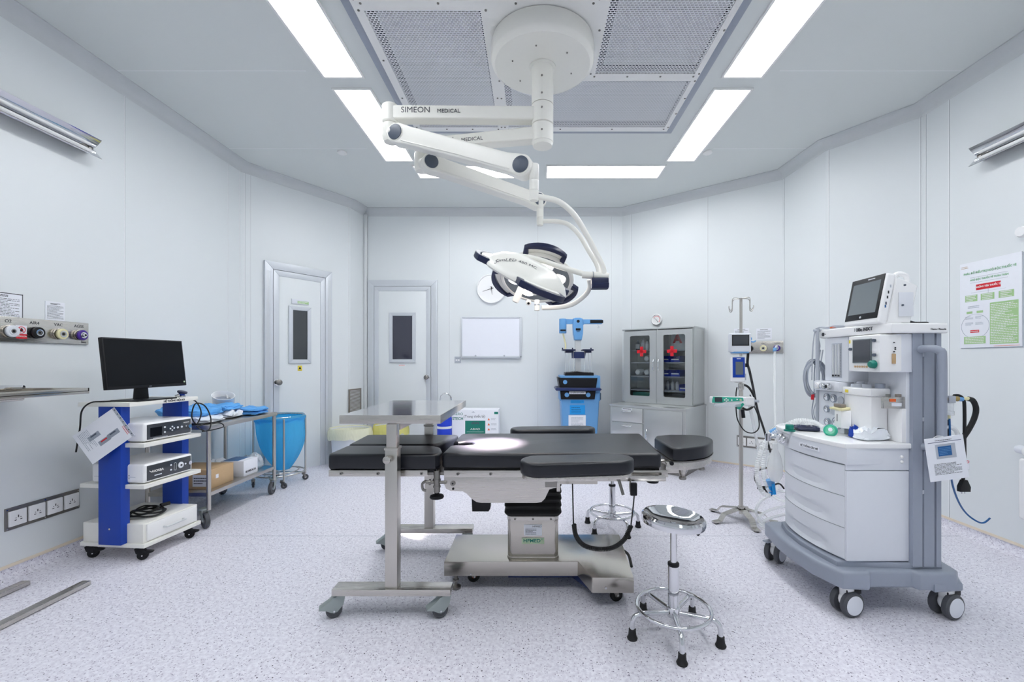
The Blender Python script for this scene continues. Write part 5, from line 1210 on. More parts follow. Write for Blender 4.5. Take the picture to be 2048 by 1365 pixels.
for k, (a, b) in enumerate(((.012, .441), (.444, .873))):
    g0, g1, gz0, gz1 = a + .085, b - .085, .09, uh - .09
    inner = rr(g0, g1, gz0, gz1, .018); n = len(inner)
    t = bmesh.new(); Xd = fr((0, .012, 0), (1, 0, 0), (0, -1, 0))
    out = []
    cx_, cz_ = (a + b) / 2, uh / 2
    for (x, z) in inner:      # matching point on the outer rectangle
        out.append((a if x < g0 + .018 * .3 else b if x > g1 - .018 * .3 else (a if x < g0 + .018 else b if x > g1 - .018 else x), .012 if z < gz0 + .018 else uh - .03 if z > gz1 - .018 else z))
    for zz in (0, .02):
        I = [t.verts.new((x, z, zz)) for x, z in inner]; O = [t.verts.new((x, z, zz)) for x, z in out]
        for i in range(n):
            try: t.faces.new((I[i], I[(i+1) % n], O[(i+1) % n], O[i]))
            except Exception: pass
        if zz == 0: I0, O0 = I, O
    for i in range(n):
        t.faces.new((I0[i], I0[(i+1) % n], I[(i+1) % n], I[i]))
        if (O0[i].co - O0[(i+1) % n].co).length > 1e-5: t.faces.new((O0[i], O[i], O[(i+1) % n], O0[(i+1) % n]))
    bmesh.ops.remove_doubles(t, verts=t.verts, dist=1e-5); bmesh.ops.recalc_face_normals(t, faces=t.faces)
    mb = MB(); mb.merge(t, M['steelc'], Xd, smooth=False); dr = obj('door', mb, ku, local=True)
    mb = MB(); mb.b2(g0 - .004, g1 + .004, .003, .0045, gz0 - .004, gz1 + .004, M['glass']); obj('glass_pane', mb, dr, local=True)
    hx = b - .03 if k == 0 else a + .03
    mb = MB(); mb.tube([(hx, -.008, .53), (hx, -.035, .52), (hx, -.035, .42), (hx, -.008, .41)], .007, M['chrome'], smooth=3); obj('door_handle', mb, dr, local=True)
    cxx = (g0 + g1) / 2 + (.02 if k == 0 else -.03); cz = .635; mb = MB(fr((cxx, .0025, cz), (1, 0, 0), (0, -1, 0))); mb.box((0, 0, 0), (.12, .04, .002), M['red']); mb.box((0, 0, 0), (.04, .12, .002), M['red']); obj('red_cross', mb, dr, local=True)
# contents
def tub(x, y, z, label, col='tub', w=.11, d=.17, h=.075):
    mb = MB(KX @ T((.02 + x, .31 + y, .748 + z)))
    mb.prism([(-w/2, -d/2), (w/2, -d/2), (w/2, d/2), (-w/2, d/2)], 0, .006, M[col])
    for (cx_, cy_, a, b, hh) in ((-w/2, 0, .004, d, h), (w/2, 0, .004, d, h), (0, d/2, w, .004, h), (0, -d/2, w, .004, h * .55)): mb.box((cx_, cy_, hh/2), (a, b, hh), M[col])
    mb.box((0, -d/2 - .004, h * .42), (w * .8, .006, .014), M['paper'])
    return single('storage_tub', mb, label, 'storage tub', 'blue tubs in the medicine cabinet')
nm = {.505: 'third shelf from the bottom', .335: 'second shelf from the bottom', .165: 'lowest shelf'}
for z in (.505, .335):
    for x, p in ((.51, 'left'), (.635, 'middle')): tub(x, .17, z, 'open blue storage tub, the %s one on the %s' % (p, nm[z]))
tub(.74, .17, .165, 'open blue storage tub on the lowest shelf behind the right glass door')
def bottle(x, y, z, r, h, label, m='offw', cap='greylt', lab='paper'):
    th = thing('bottle', label, 'bottle', X=KX @ T((.02 + x, .31 + y, .748 + z)), group='bottles in the medicine cabinet')
    mb = MB(); mb.lathe([(0, 0), (r * .95, 0), (r, .004), (r, h * .7), (r * .5, h * .84), (r * .42, h * .9), (0, h * .9)], M[m], seg=20); mb.lathe([(r * 1.01, h * .15), (r * 1.02, h * .15), (r * 1.02, h * .6), (r * 1.01, h * .6)], M[lab], seg=20); obj('bottle_body', mb, th, local=True)
    mb = MB(); mb.cyl((0, 0, h * .88), (0, 0, h), r * .5, M[cap], seg=16); obj('cap', mb, th, local=True)
rnd = random.Random(5)
for k, x in enumerate((.12, .185, .25, .31)):
    bottle(x, .16 + .02 * (k % 2), .655, .024, .13 + .02 * (k % 2), 'small bottle on the top shelf behind the left glass door', ['disc', 'offw', 'offw', 'disc'][k])
for k, x in enumerate((.50, .56, .62, .68)): bottle(x, .20, .165 if k < 3 else .505, .022, .12, ['small capped bottle, leftmost on the lowest shelf behind the right door', 'small capped bottle, second from left on the lowest shelf behind the right door', 'small capped bottle, third from left on the lowest shelf behind the right door', 'small capped bottle standing among the upper blue tubs'][k] , 'offw') if k < 3 else bottle(.79, .14, .505, .026, .13, 'white capped bottle to the right of the upper blue tubs', 'offw')
for (x, z, lb) in ((.15, .335, 'left clear bundled roll on the middle shelf behind the left glass door'), (.27, .335, 'right clear bundled roll on the middle shelf behind the left glass door'), (.27, .505, 'clear bundled roll on the upper shelf behind the left glass door')):
    mb = MB(KX @ T((.02 + x, .31 + .16, .748 + z))); mb.lathe([(0, 0), (.03, .01), (.042, .04), (.042, .13), (.03, .16), (0, .165)], M['wrap'], X=fr((0, -.08, .043), (1, 0, 0), (0, 1, 0)), seg=20); single('wrapped_roll', mb, lb, 'wrapped roll')
mb = MB(KX @ T((.02 + .68, .31 + .26, .748 + .655))); mb.box((0, 0, .11), (.28, .12, .22), M['paper'], .003); mb.text('A', .15, M['red'], fr((-.06, -.0605, .13), (1, 0, 0), (0, -1, 0)), bold=.006); mb.box((.115, -.0605, .15), (.045, .001, .14), M['deepblue']); mb.text('Set', .03, M['print_'], fr((.05, -.0605, .04), (1, 0, 0), (0, -1, 0)))
single('lettered_box', mb, 'white box with a large red letter A on the top shelf of the medicine cabinet', 'box')
mb = MB(KX @ T((.02 + .24, .31 + .18, .748 + .02))); mb.box((0, 0, .055), (.30, .20, .11), M['tealdk'], .006); single('teal_case', mb, 'dark teal case at the bottom behind the left glass door', 'case')
mb = MB(KX @ T((.02 + .66, .31 + .18, .748 + .02))); mb.box((0, 0, .055), (.32, .20, .10), M['dark'], .006); single('dark_case', mb, 'dark case at the bottom behind the right glass door', 'case')
# round gauge above the cabinet
X = fw(4, 1314, 640)
gg = thing('wall_gauge', 'small round white dial on the wall just above the medicine cabinet', 'gauge', X=X)
mb = MB(); mb.lathe([(0, 0), (.07, 0), (.072, .02), (.064, .028), (.06, .02), (0, .018)], M['gloss'], seg=40); obj('dial_case', mb, gg, local=True)
mb = MB(); mb.tube([(.045 * math.cos(a), .045 * math.sin(a), .019) for a in [k * PI / 12 - .8 for k in range(14)]], .003, M['red'], seg=6); mb.tube([(0, 0, .02), (-.03, .02, .02)], .0018, M['black'], seg=6); obj('dial_face', mb, gg, local=True)
mb = MB(); mb.tube([(0, 0, .02), (.02, -.035, .02)], .002, M['black'], seg=6); obj('needle', mb, gg, local=True)
# right wall outlet panel and notices
s0, s1 = wall_s(4, 1462), wall_s(4, 1568); Ym = 4.85
def sx4(px): return wall_s(4, px) - (s0 + s1) / 2
X = wallframe(4, (s0 + s1) / 2, 1.42)
outlet_panel(X, s1 - s0, .135, [(sx4(1500), 'AIR', 'k'), (sx4(1528), 'VAC', 'y'), (sx4(1555), 'AGSS', 'p')], 'steel gas outlet panel on the wall behind the drip stand')
notice(fw(4, 1528, 668.5), .155, .125, 'small printed notice above the right gas outlet panel, beside the corner', 10, False, seed=8)
notice(fw(4, 1483, 667), .16, .11, 'small printed notice partly hidden behind the drip stand pole', 8, False, seed=9)
mb = MB(); q0 = at(1549, 694, 4.62); mb.tube([at(1554, 692, 4.68), at(1551, 697, 4.62), at(1549, 720, 4.60), at(1549, 780, 4.5), at(1550, 830, 4.4), at(1552, 880, 4.3), at(1556, 960, 4.2), Vector((xat(1560, 4.2), 4.2, .012)), Vector((xat(1560, 4.2) + .3, 4.1, .012))], .012, M['hose'], smooth=6); mb.cyl(at(1550, 697, 4.62), at(1549, 703, 4.61), .017, M['sky'], seg=16)
single('scavenging_hose', mb, 'white hose hanging from the purple outlet on the right gas panel', 'hose')

# ---------------------------------------------------------------- drip stand
ivx, ivy = xat(1482, 3.47), 3.47
iv = thing('drip_stand', 'stainless drip stand with five flat feet carrying three devices', 'drip stand', loc=(ivx, ivy, 0))
mb = MB(); mb.cyl((ivx, ivy, .05), (ivx, ivy, 1.05), .016, M['steelz'], seg=20); mb.cyl((ivx, ivy, 1.05), (ivx, ivy, 1.77), .0115, M['steelz'], seg=18); mb.cyl((ivx, ivy, 1.04), (ivx, ivy, 1.09), .022, M['steel'], seg=18, bev=.002); obj('pole', mb, iv)
for k in range(4):
    a = math.radians(20 + 90 * k); c, s = math.cos(a), math.sin(a)
    mb = MB(); mb.tube([(ivx + r_ * c, ivy + r_ * s, z_) for r_, z_ in ((0, 1.765), (.06, 1.768), (.085, 1.76), (.09, 1.74), (.09, 1.69), (.097, 1.672), (.112, 1.67), (.122, 1.685), (.122, 1.70))], .0035, M['steel'], seg=8, smooth=4); obj('hook', mb, iv)
for k in range(5):
    a = math.radians(-90 + 72 * k); mb = MB(T((ivx, ivy, 0)) @ R(-90 + 72 * k))
    P = [(.0, .085), (.05, .085), (.17, .060), (.205, .014), (.265, .010)]
    t = bmesh.new(); w2 = .028; th_ = .006; rows = []
    for i, (r_, z_) in enumerate(P):
        ww = w2 * (1.0 if i < 2 else .85)
        rows.append([t.verts.new((r_, y, z_ + dz)) for y, dz in ((-ww, 0), (ww, 0), (ww, th_), (-ww, th_))])
    for A, B in zip(rows, rows[1:]):
        for i in range(4): t.faces.new((A[i], A[(i+1) % 4], B[(i+1) % 4], B[i]))
    t.faces.new(rows[0]); t.faces.new(rows[-1][::-1]); bmesh.ops.recalc_face_normals(t, faces=t.faces); mb.merge(t, M['steel'], smooth=False)
    mb.cyl((.24, 0, 0), (.24, 0, .012), .018, M['black'], seg=12)
    obj('foot', mb, iv)
mb = MB(); mb.cyl((ivx, ivy, .07), (ivx, ivy, .11), .024, M['steel'], bev=.003, seg=20); obj('hub', mb, iv)
def P_(px, py, Y=3.42): return at(px, py, Y)
# small monitor
c_ = P_(1479, 686, 3.40); sm = thing('pulse_monitor', 'small white monitor with a dark screen near the top of the drip stand', 'patient monitor', X=fr((c_.x, c_.y, c_.z), (1, -.12, 0), (0, 0, 1)))
mb = MB(); mb.box((0, 0, 0), (.152, .07, .15), M['offw'], .014, seg=4); mb.box((0, 0, -.068), (.13, .066, .03), M['sky'], .012); obj('monitor_case', mb, sm, local=True)
mb = MB(); mb.box((-.004, -.0355, .018), (.128, .003, .085), M['black'], .001); mb.box((-.004, -.0372, .018), (.115, .001, .072), M['lcd']); obj('display', mb, sm, local=True)
mb = MB(); mb.box((.07, .0, .03), (.03, .05, .02), M['sky'], .004); mb.tube([(.07, .01, .02), (.10, .0, .005), (.12, .0, .015)], .006, M['sky'], smooth=3); obj('side_clip', mb, sm, local=True)
c_ = P_(1475, 739, 3.42); sc_ = thing('blue_monitor', 'upright white and blue handheld monitor clipped below the small white monitor', 'patient monitor', X=fr((c_.x, c_.y, c_.z), (1, -.05, .03), (0, .02, 1)))
mb = MB(); mb.box((0, 0, 0), (.104, .045, .20), M['gloss'], .012, seg=4); obj('monitor_case', mb, sc_, local=True)
mb = MB(); mb.box((0, -.0235, .014), (.092, .003, .158), M['lcdblue'] if False else M['blue'], .001); mb.box((.004, -.0254, .008), (.058, .001, .10), M['lcdlight']); mb.box((0, -.0254, .082), (.03, .001, .005), M['white']); obj('front_panel', mb, sc_, local=True, label='blue front panel with grey screen')
mb = MB(); mb.box((.055, 0, -.06), (.01, .03, .05), M['grey'], .002); mb.box((.01, .03, -.09), (.03, .04, .03), M['dsteel'], .003); obj('side_buttons', mb, sc_, local=True)
c_ = P_(1453, 798, 3.38); pu = thing('syringe_pump', 'white and green syringe pump clamped across the drip stand', 'syringe pump', X=fr((c_.x, c_.y, c_.z), (1, -.10, -.03), (0, 0, 1)))
mb = MB(); mb.box((.01, 0, -.012), (.25, .10, .055), M['gloss'], .012, seg=4); mb.box((-.005, -.03, -.045), (.19, .05, .03), M['clearp'], .006); mb.box((.145, .0, -.018), (.10, .09, .072), M['gloss'], .014, seg=4); obj('pump_body', mb, pu, local=True)
mb = MB(); mb.prism([(-.125, -.012), (-.115, .02), (.105, .012), (.108, -.012), (-.03, -.02), (-.055, -.028), (-.125, -.028)], 0, .006, M['teal'], bev=.002, X=fr((0, -.048, 0), (1, 0, 0), (0, -1, .25))); fpn = obj('front_panel', mb, pu, local=True, label='green front panel')
mb = MB(fr((0, -.0545, 0), (1, 0, 0), (0, -1, .25))); mb.box((-.078, -.003, .001), (.055, .036, .002), M['lcd']); 
for x, y in ((-.02, .004), (-.02, -.014), (-.032, -.005), (-.008, -.005), (.02, -.006), (.06, .0)): mb.cyl((x, y, 0), (x, y, .002), .0052, M['gloss'], seg=12)
mb.cyl((.085, -.004, 0), (.085, -.004, .002), .009, M['labelg'], seg=14); obj('keys_and_display', mb, fpn, local=True)
mb = MB(); mb.prism([(.07, -.06), (.105, -.03), (.115, -.05), (.08, -.09), (.07, -.085)], -.02, .02, M['teal'], bev=.003, X=fr((0, -.03, .01), (1, 0, 0), (0, -1, 0))); mb.cyl((.17, -.03, -.01), (.225, -.04, -.014), .010, M['greylt'], seg=14); mb.cyl((.15, -.03, -.01), (.175, -.03, -.01), .015, M['tealdk'], seg=14); obj('plunger_clamp', mb, pu, local=True, label='green lever and grey plunger')
# cables round the stand
mb = MB()
mb.tube([P_(1492, 690, 3.45), P_(1496, 705, 3.5), P_(1495, 728, 3.52), P_(1499, 742, 3.6), P_(1506, 775, 3.8), P_(1515, 820, 4.0), P_(1528, 860, 4.2), P_(1541, 905, 4.4)], .010, M['rubber'], smooth=6)
mb.box(P_(1493.5, 731, 3.52), (.022, .015, .03), M['black'], .002)
single('power_cable', mb, 'thick black cable running diagonally down behind the drip stand', 'cable')
mb = MB(); pts = [P_(1487, 770, 3.47 + .06), P_(1498, 776, 3.5), P_(1509, 796, 3.5), P_(1507, 812, 3.48), P_(1495, 820, 3.45), P_(1486, 817, 3.44)]
mb.tube(pts, .009, M['rubber'], smooth=6); mb.tube([P_(1474, 775, 3.5), P_(1472, 790, 3.5), P_(1473, 830, 3.46), P_(1480, 850, 3.45), P_(1492, 864, 3.46), P_(1508, 866, 3.48), P_(1518, 855, 3.5), P_(1516, 832, 3.5), P_(1508, 812, 3.5), P_(1500, 790, 3.5)], .0045, M['rubber'], smooth=6)
mb.cyl(P_(1485, 820, 3.42), P_(1487, 836, 3.42), .014, M['black'], seg=14)
single('pump_cable', mb, 'black looped cable hanging round the drip stand pole under the pump', 'cable')
mb = MB(); mb.tube([P_(1498, 806, 3.5), P_(1505, 840, 3.6), P_(1513, 880, 3.75), P_(1528, 940, 3.7), P_(1545, 990, 3.6), P_(1571, 1004, 3.5)], .012, M['hose'], smooth=6)
single('white_hose', mb, 'white hose sloping from the syringe pump down towards the anaesthesia machine', 'hose')
# ---------------------------------------------------------------- anaesthesia machine
am = thing('anaesthesia_machine', 'large white anaesthesia machine with curved drawers on a grey wheeled base', 'anaesthesia machine', loc=(1.78, 2.45, 0))
yn_, yf_ = 2.185, 2.70
def front(y, x=1.565, b=.045): u = (y - yn_) / (yf_ - yn_); return x - b * 4 * u * (1 - u)
N_ = 14; YS = [yn_ + (yf_ - yn_) * k / N_ for k in range(N_ + 1)]
# base casting
bo = [(1.50, 2.165), (1.52, 2.13), (1.64, 2.118), (1.665, 2.145), (1.87, 2.145), (1.885, 2.118), (2.06, 2.115), (2.10, 2.15), (2.13, 2.30), (2.13, 2.66), (2.08, 2.78), (1.90, 2.80), (1.54, 2.815), (1.487, 2.79), (1.478, 2.72), (1.455, 2.60), (1.447, 2.45), (1.462, 2.28)]
mb = MB(); mb.prism(bo, .145, .235, M['grey'], bev=.02, seg=4)
mb.prism([(1.53, 2.19), (1.88, 2.165), (2.03, 2.16), (2.05, 2.30), (2.05, 2.72), (1.56, 2.73), (1.515, 2.60), (1.500, 2.45), (1.512, 2.30)], .225, .262, M['grey'], bev=.01, seg=3)
mb.prism([(1.95, 2.11), (2.10, 2.125), (2.15, 2.20), (2.15, 2.5), (1.95, 2.5)], .14, .185, M['grey'], bev=.015, seg=3)
obj('base', mb, am)
# body and drawers
body = [(front(y) + .02, y) for y in YS] + [(2.0, yf_), (2.0, yn_ + .005)]
mb = MB(); mb.prism(body, .262, .80, M['offw']); obj('cabinet_body', mb, am)
def drawer(z0, z1, grip=True):
    mb = MB(); nz = 10
    def f(u, v):
        y = yn_ + (yf_ - yn_) * u; z = z0 + (z1 - z0) * v
        dip = 0
        if grip and v < .45: k = math.exp(-((u - .55) / .33) ** 4); dip = -.034 * k * math.sin(PI * min(1, (.45 - v) / .45)) * (1 if v > 0 else 1)
        return Vector((front(y) + .0 - (dip if False else -0) + (.016 * 0) + (-dip), y, z))
    t = bmesh.new(); nu = 36; V = [[t.verts.new(f(i/nu, j/nz)) for j in range(nz + 1)] for i in range(nu + 1)]
    W = [[t.verts.new(Vector((front(yn_ + (yf_-yn_) * i/nu) + .03, yn_ + (yf_-yn_) * i/nu, z0 + (z1-z0) * j))) for j in (0, 1)] for i in range(nu + 1)]
    for i in range(nu):
        for j in range(nz): t.faces.new((V[i][j], V[i+1][j], V[i+1][j+1], V[i][j+1]))
        t.faces.new((V[i][0], W[i][0], W[i+1][0], V[i+1][0])); t.faces.new((V[i][nz], V[i+1][nz], W[i+1][1], W[i][1]))
    for i in (0, nu): t.faces.new([V[i][j] for j in range(nz + 1)] + [W[i][1], W[i][0]])
    bmesh.ops.recalc_face_normals(t, faces=t.faces); mb.merge(t, M['offw'])
    return mb
for z0, z1 in ((.274, .427), (.431, .586), (.590, .744)): obj('drawer', drawer(z0, z1), am)
for z, x_ in ((.429, 0), (.588, 0), (.7465, 0)):
    mb = MB(); mb.tube([(front(y) - .001, y, z) for y in YS], .0016, M['gap'], seg=6); obj('drawer_gap', mb, am, label='dark line between drawers')
# side panels facing the room
mb = MB(); mb.b2(1.566, 1.878, 2.172, 2.187, .268, .718, M['offw'], .004); obj('side_panel', mb, am, label='lower side panel')
mb = MB(); mb.b2(1.566, 1.878, 2.172, 2.187, .722, .832, M['offw'], .004)
for x in (1.61, 1.84):
    for z in (.765, .79): mb.sph((x, 2.171, z), .008, M['white'], seg=12)
obj('side_panel', mb, am, label='upper side panel')
# worktop with the curved upper band
top_ = [(front(y, 1.545, .055), y) for y in [2.16 + (2.78 - 2.16) * k / 14 for k in range(15)]]
def fr2(y): u = (y - 2.16) / (2.78 - 2.16); return 1.552 - .05 * 4 * u * (1 - u)
top_ = [(fr2(2.16 + .62 * k / 16), 2.16 + .62 * k / 16) for k in range(17)] + [(1.98, 2.78), (1.98, 2.16)]
mb = MB(); mb.prism(top_, .832, .858, M['gloss'], bev=.008, seg=3); wt = obj('worktop', mb, am)
band = [(x + .008, y) for x, y in top_[:17]] + [(1.95, 2.77), (1.95, 2.185)]
mb = MB(); mb.prism(band, .752, .834, M['offw'], bev=.004); bd = obj('upper_band', mb, am)
yc = 2.50; nx = Vector((-1, .0, 0))
mb = MB(fr((fr2(2.37) + .001, 2.37, .80), (.10, -1, 0), (-1, -.10, 0))); mb.box((0, 0, .004), (.15, .022, .003), M['paper'], 0); mb.text('HỆ THỐNG GÂY MÊ', .0145, M['print_'], T((0, 0, .006))); obj('name_strip', mb, bd)
mb = MB(fr((1.70, 2.168, .842), (1, 0, 0), (0, -1, 0))); mb.box((-.03, 0, -.006), (.06, .007, .001), M['greylt']); mb.lines(T((-.03, 0, -.0050)), .055, .005, 1, M['disc']); obj('name_strip', mb, wt, label='small grey lettering on the worktop edge')
for y, z, r_ in ((2.66, .80, .026), (2.60, .797, .02)):
    mb = MB(); x_ = fr2(y); mb.cyl((x_ + .01, y, z), (x_ - .02, y, z), r_, M['chrome'], seg=24, bev=.003); mb.cyl((x_ - .02, y, z), (x_ - .026, y, z), r_ * .6, M['offw'], seg=20); obj('gas_port', mb, am)
mb = MB(); mb.tube([(1.52, 2.70, .80), (1.49, 2.71, .80), (1.47, 2.72, .795)], .012, M['chrome'], smooth=3); mb.cyl((1.47, 2.72, .77), (1.47, 2.72, .815), .016, M['chrome'], seg=18); obj('bag_port', mb, am)
# grey uprights with grooves
mb = MB()
gro = [(1.878, 2.15), (1.925, 2.15), (1.927, 2.158), (1.932, 2.158), (1.934, 2.15), (1.985, 2.15), (1.987, 2.162), (1.993, 2.162), (1.995, 2.15), (2.018, 2.15), (2.022, 2.17), (2.022, 2.70), (1.878, 2.70)]
mb.prism(gro, .25, 1.405, M['grey'])
for z in (.62, .98, 1.30): mb.box((1.929, 2.152, z), (.008, .006, .02), M['greylt'], .001)
obj('upright', mb, am)
mb = MB(); mb.tube([(1.915, 2.16, 1.325), (1.925, 2.12, 1.33), (1.958, 2.095, 1.318), (1.966, 2.09, 1.27), (1.966, 2.09, .92), (1.966, 2.09, .86), (1.955, 2.10, .845), (1.93, 2.155, .845)], .0185, M['grey'], smooth=5, seg=18); obj('grab_handle', mb, am)
# back panel above the worktop and the top shelf
mb = MB(); mb.b2(1.862, 1.88, 2.17, 2.68, .858, 1.405, M['offw'], .002); mb.b2(1.80, 1.88, 2.42, 2.64, .858, 1.405, M['offw'], .003); obj('back_panel', mb, am)
ts = [(1.742, 2.18), (1.765, 2.14), (1.80, 2.13), (2.03, 2.13), (2.05, 2.15), (2.05, 2.70), (1.80, 2.70), (1.755, 2.66), (1.735, 2.55), (1.727, 2.40), (1.732, 2.28)]
mb = MB(); mb.prism(ts, 1.406, 1.456, M['gloss'], bev=.01, seg=4); tp = obj('top_shelf', mb, am)
mb = MB(); mb.text('9100c NXT', .026, M['print_'], fr((1.7280, 2.285, 1.433), (-.06, -1, 0), (-1, .06, 0)), ex=.002, sx=1.25); obj('lettering', mb, tp)
mb = MB(); mb.cyl((1.747, 2.615, 1.428), (1.742, 2.615, 1.428), .011, M['dark'], seg=16); mb.lines(fr((1.7405, 2.575, 1.428), (-.15, -1, 0), (-1, .15, 0)), .045, .006, 1, M['print_'], 3, fill=.8); obj('badge', mb, tp)
mb = MB(); mb.text('Datex-Ohmeda', .012, M['print_'], fr((1.985, 2.1295, 1.425), (1, 0, 0), (0, -1, 0)), ex=.001); obj('lettering', mb, tp)
# flow meter tower
mb = MB(); mb.b2(1.75, 1.87, 2.415, 2.61, 1.15, 1.405, M['offw'], .008); ft = obj('flow_meter_tower', mb, am)
mb = MB(); mb.b2(1.7475, 1.751, 2.465, 2.545, 1.172, 1.37, M['greylt'])
for k in range(3):
    y = 2.482 + .023 * k; mb.cyl((1.745, y, 1.175), (1.745, y, 1.365), .006, M['hose'], seg=10); mb.cyl((1.744, y, 1.18), (1.744, y, 1.19), .006, M['dark'], seg=10)
for k in range(20): mb.box((1.7465, 2.470, 1.182 + k * .009), (.001, .008, .0012), M['print_'])
for k in range(20): mb.box((1.7465, 2.538, 1.182 + k * .009), (.001, .008, .0012), M['print_'])
obj('flow_tubes', mb, ft)
mb = MB(); mb.b2(1.715, 1.85, 2.44, 2.66, 1.093, 1.15, M['offw'], .010)
for k, y in enumerate((2.60, 2.555, 2.51)): mb.cyl((1.715, y, 1.122), (1.690, y, 1.122), .019, M['chrome'] if k else M['gloss'], seg=20, bev=.003); mb.cyl((1.69, y, 1.122), (1.688, y, 1.122), .009, M['dark'] if k == 2 else M['offw'], seg=14)
obj('flow_knob_block', mb, am)
# pressure gauge panel
mb = MB(); mb.b2(1.745, 1.85, 2.44, 2.66, .858, 1.09, M['offw'], .006); gp = obj('gauge_panel', mb, am)
for y, z, r_, m in ((2.575, 1.055, .021, 'w'), (2.518, 1.052, .023, 'w'), (2.462, 1.045, .023, 'g'), (2.575, .985, .020, 'w'), (2.518, .98, .024, 'g'), (2.57, .91, .022, 'w'), (2.49, .912, .036, 'w')):
    mb = MB(fr((1.745, y, z), (0, -1, 0), (-1, 0, 0)))
    if m == 'w': mb.lathe([(0, 0), (r_, 0), (r_, .012), (r_ * .9, .014), (r_ * .86, .01), (0, .009)], M['grey'], seg=24); mb.cyl((0, 0, .009), (0, 0, .0102), r_ * .84, M['paper'], seg=24); mb.tube([(r_ * .6 * math.cos(a), r_ * .6 * math.sin(a), .0104) for a in [k * .35 - .6 for k in range(12)]], .0014, M['print_'], seg=5); mb.tube([(0, 0, .011), (-r_ * .55, r_ * .2, .011)], .001, M['black'], seg=5)
    else: mb.cyl((0, 0, 0), (0, 0, .006), r_, M['greylt'], seg=24)
    obj('pressure_gauge' if m == 'w' else 'blank_disc', mb, gp)
# ventilator display module
mod = [(1.742, 2.385), (1.722, 2.37), (1.714, 2.30), (1.711, 2.20), (1.722, 2.16), (1.80, 2.155), (1.876, 2.158), (1.876, 2.405)]
mb = MB(); mb.prism(mod, 1.213, 1.402, M['gloss'], bev=.008, seg=3); dm = obj('display_module', mb, am)
X = fr((1.7125, 2.262, 1.302), (-.03, -1, 0), (-1, .03, 0))
mb = MB(X); mb.box((.0, .018, .002), (.132, .125, .006), M['lcdlight'], .001); mb.box((.0, .018, .0055), (.122, .115, .001), M['lcd']); obj('screen', mb, dm)
mb = MB(X)
for k in range(6): mb.cyl((-.05 + k * .017, -.063, .001), (-.05 + k * .017, -.063, .004), .0055, M['carton'], seg=12)
for x, y in ((-.088, .03), (.082, .07), (.082, -.003)): mb.cyl((x, y, -.004), (x, y, .006), .008, M['disc'], seg=14)
mb.box((-.09, .07, .003), (.010, .018, .002), M['yellow']); obj('keys', mb, dm)
mb = MB(X); mb.lathe([(0, 0), (.021, 0), (.019, .018), (.014, .024), (0, .025)], M['tealdk'], c=(.082, -.050, 0), seg=28); obj('rotary_knob', mb, dm, label='dark green rotary knob')
mb = MB(fr((1.785, 2.1545, 1.315), (1, -.1, 0), (0, -1, 0)))
mb.box((-.0, -.035, .003), (.018, .05, .004), M['carton'], .001)
for k, y in enumerate((.045, .02, .0, .012)): mb.box((.002 + .006 * (k % 2), y, .002), (.007, .005, .002), M['dark'])
obj('side_connectors', mb, dm)
mb = MB(); mb.b2(1.80, 1.879, 2.156, 2.20, 1.213, 1.403, M['offw'], .003); obj('side_cheek', mb, am)
# breathing system block
mb = MB(); ab = [(1.745, 2.435), (1.722, 2.37), (1.725, 2.29), (1.75, 2.25), (1.80, 2.24), (1.835, 2.255), (1.85, 2.435)]
mb.prism([(1.80 + (x - 1.80) * .5, 2.34 + (y - 2.34) * .6) for x, y in ab], .858, .92, M['grey']); mb.prism(ab, .905, 1.088, M['gloss'], bev=.012, seg=3); obj('absorber_housing', mb, am)
mb = MB(); mb.prism([(x - .008 if x < 1.78 else x + .01, y + (.01 if y > 2.3 else -.008)) for x, y in ab], 1.085, 1.126, M['gloss'], bev=.010, seg=3); mb.box((1.7125, 2.375, 1.105), (.003, .02, .016), M['yellow']); obj('absorber_cover', mb, am)
mb = MB(); mb.lathe([(0, 1.125), (.045, 1.125), (.042, 1.143), (.02, 1.145), (.018, 1.156), (0, 1.157)], M['greylt'], c=(1.785, 2.37, 0), seg=28); obj('vent_cap', mb, am)
mb = MB(); mb.lathe([(0, 1.125), (.022, 1.125), (.022, 1.151), (0, 1.153)], M['grey'], c=(1.815, 2.275, 0), seg=20); mb.lathe([(0, 1.125), (.02, 1.125), (.02, 1.146), (0, 1.147)], M['greylt'], c=(1.765, 2.30, 0), seg=20); obj('valve_dome', mb, am)
mb = MB(); mb.prism([(1.71, 2.455), (1.685, 2.43), (1.685, 2.38), (1.715, 2.345), (1.75, 2.38), (1.745, 2.455)], .90, 1.00, M['gloss'], bev=.008); mb.box((1.685, 2.41, .955), (.003, .003, .04), M['dark']); obj('canister_box', mb, am)
mb = MB(fr((1.70, 2.41, 1.006), (0, -1, 0), (0, 0, 1)) @ R(0)); mb.box((0, 0, 0), (.10, .05, .012), M['cream'], .003, X=R(8, 'X')); mb.box((.0, 0, .016), (.06, .03, .018), M['vent'], .004); obj('latch', mb, am, label='pale yellow latch')
# bracket and lower box at right
mb = MB(); mb.b2(1.755, 1.868, 2.178, 2.195, 1.030, 1.088, M['steel'], .003); mb.box((1.80, 2.176, 1.072), (.03, .002, .015), M['orange']); mb.cyl((1.785, 2.186, 1.086), (1.785, 2.186, 1.102), .011, M['dsteel'], seg=14); mb.box((1.835, 2.186, 1.095), (.022, .016, .014), M['vent'], .002); mb.box((1.82, 2.177, 1.05), (.05, .001, .016), M['paper']); obj('vaporiser_rail', mb, am, label='steel rail with an orange tag')
mb = MB(); mb.prism([(1.845, 2.33), (1.838, 2.20), (1.842, 2.172), (1.876, 2.172), (1.876, 2.33)], .858, 1.030, M['gloss'], bev=.006, seg=3); obj('lower_housing', mb, am)
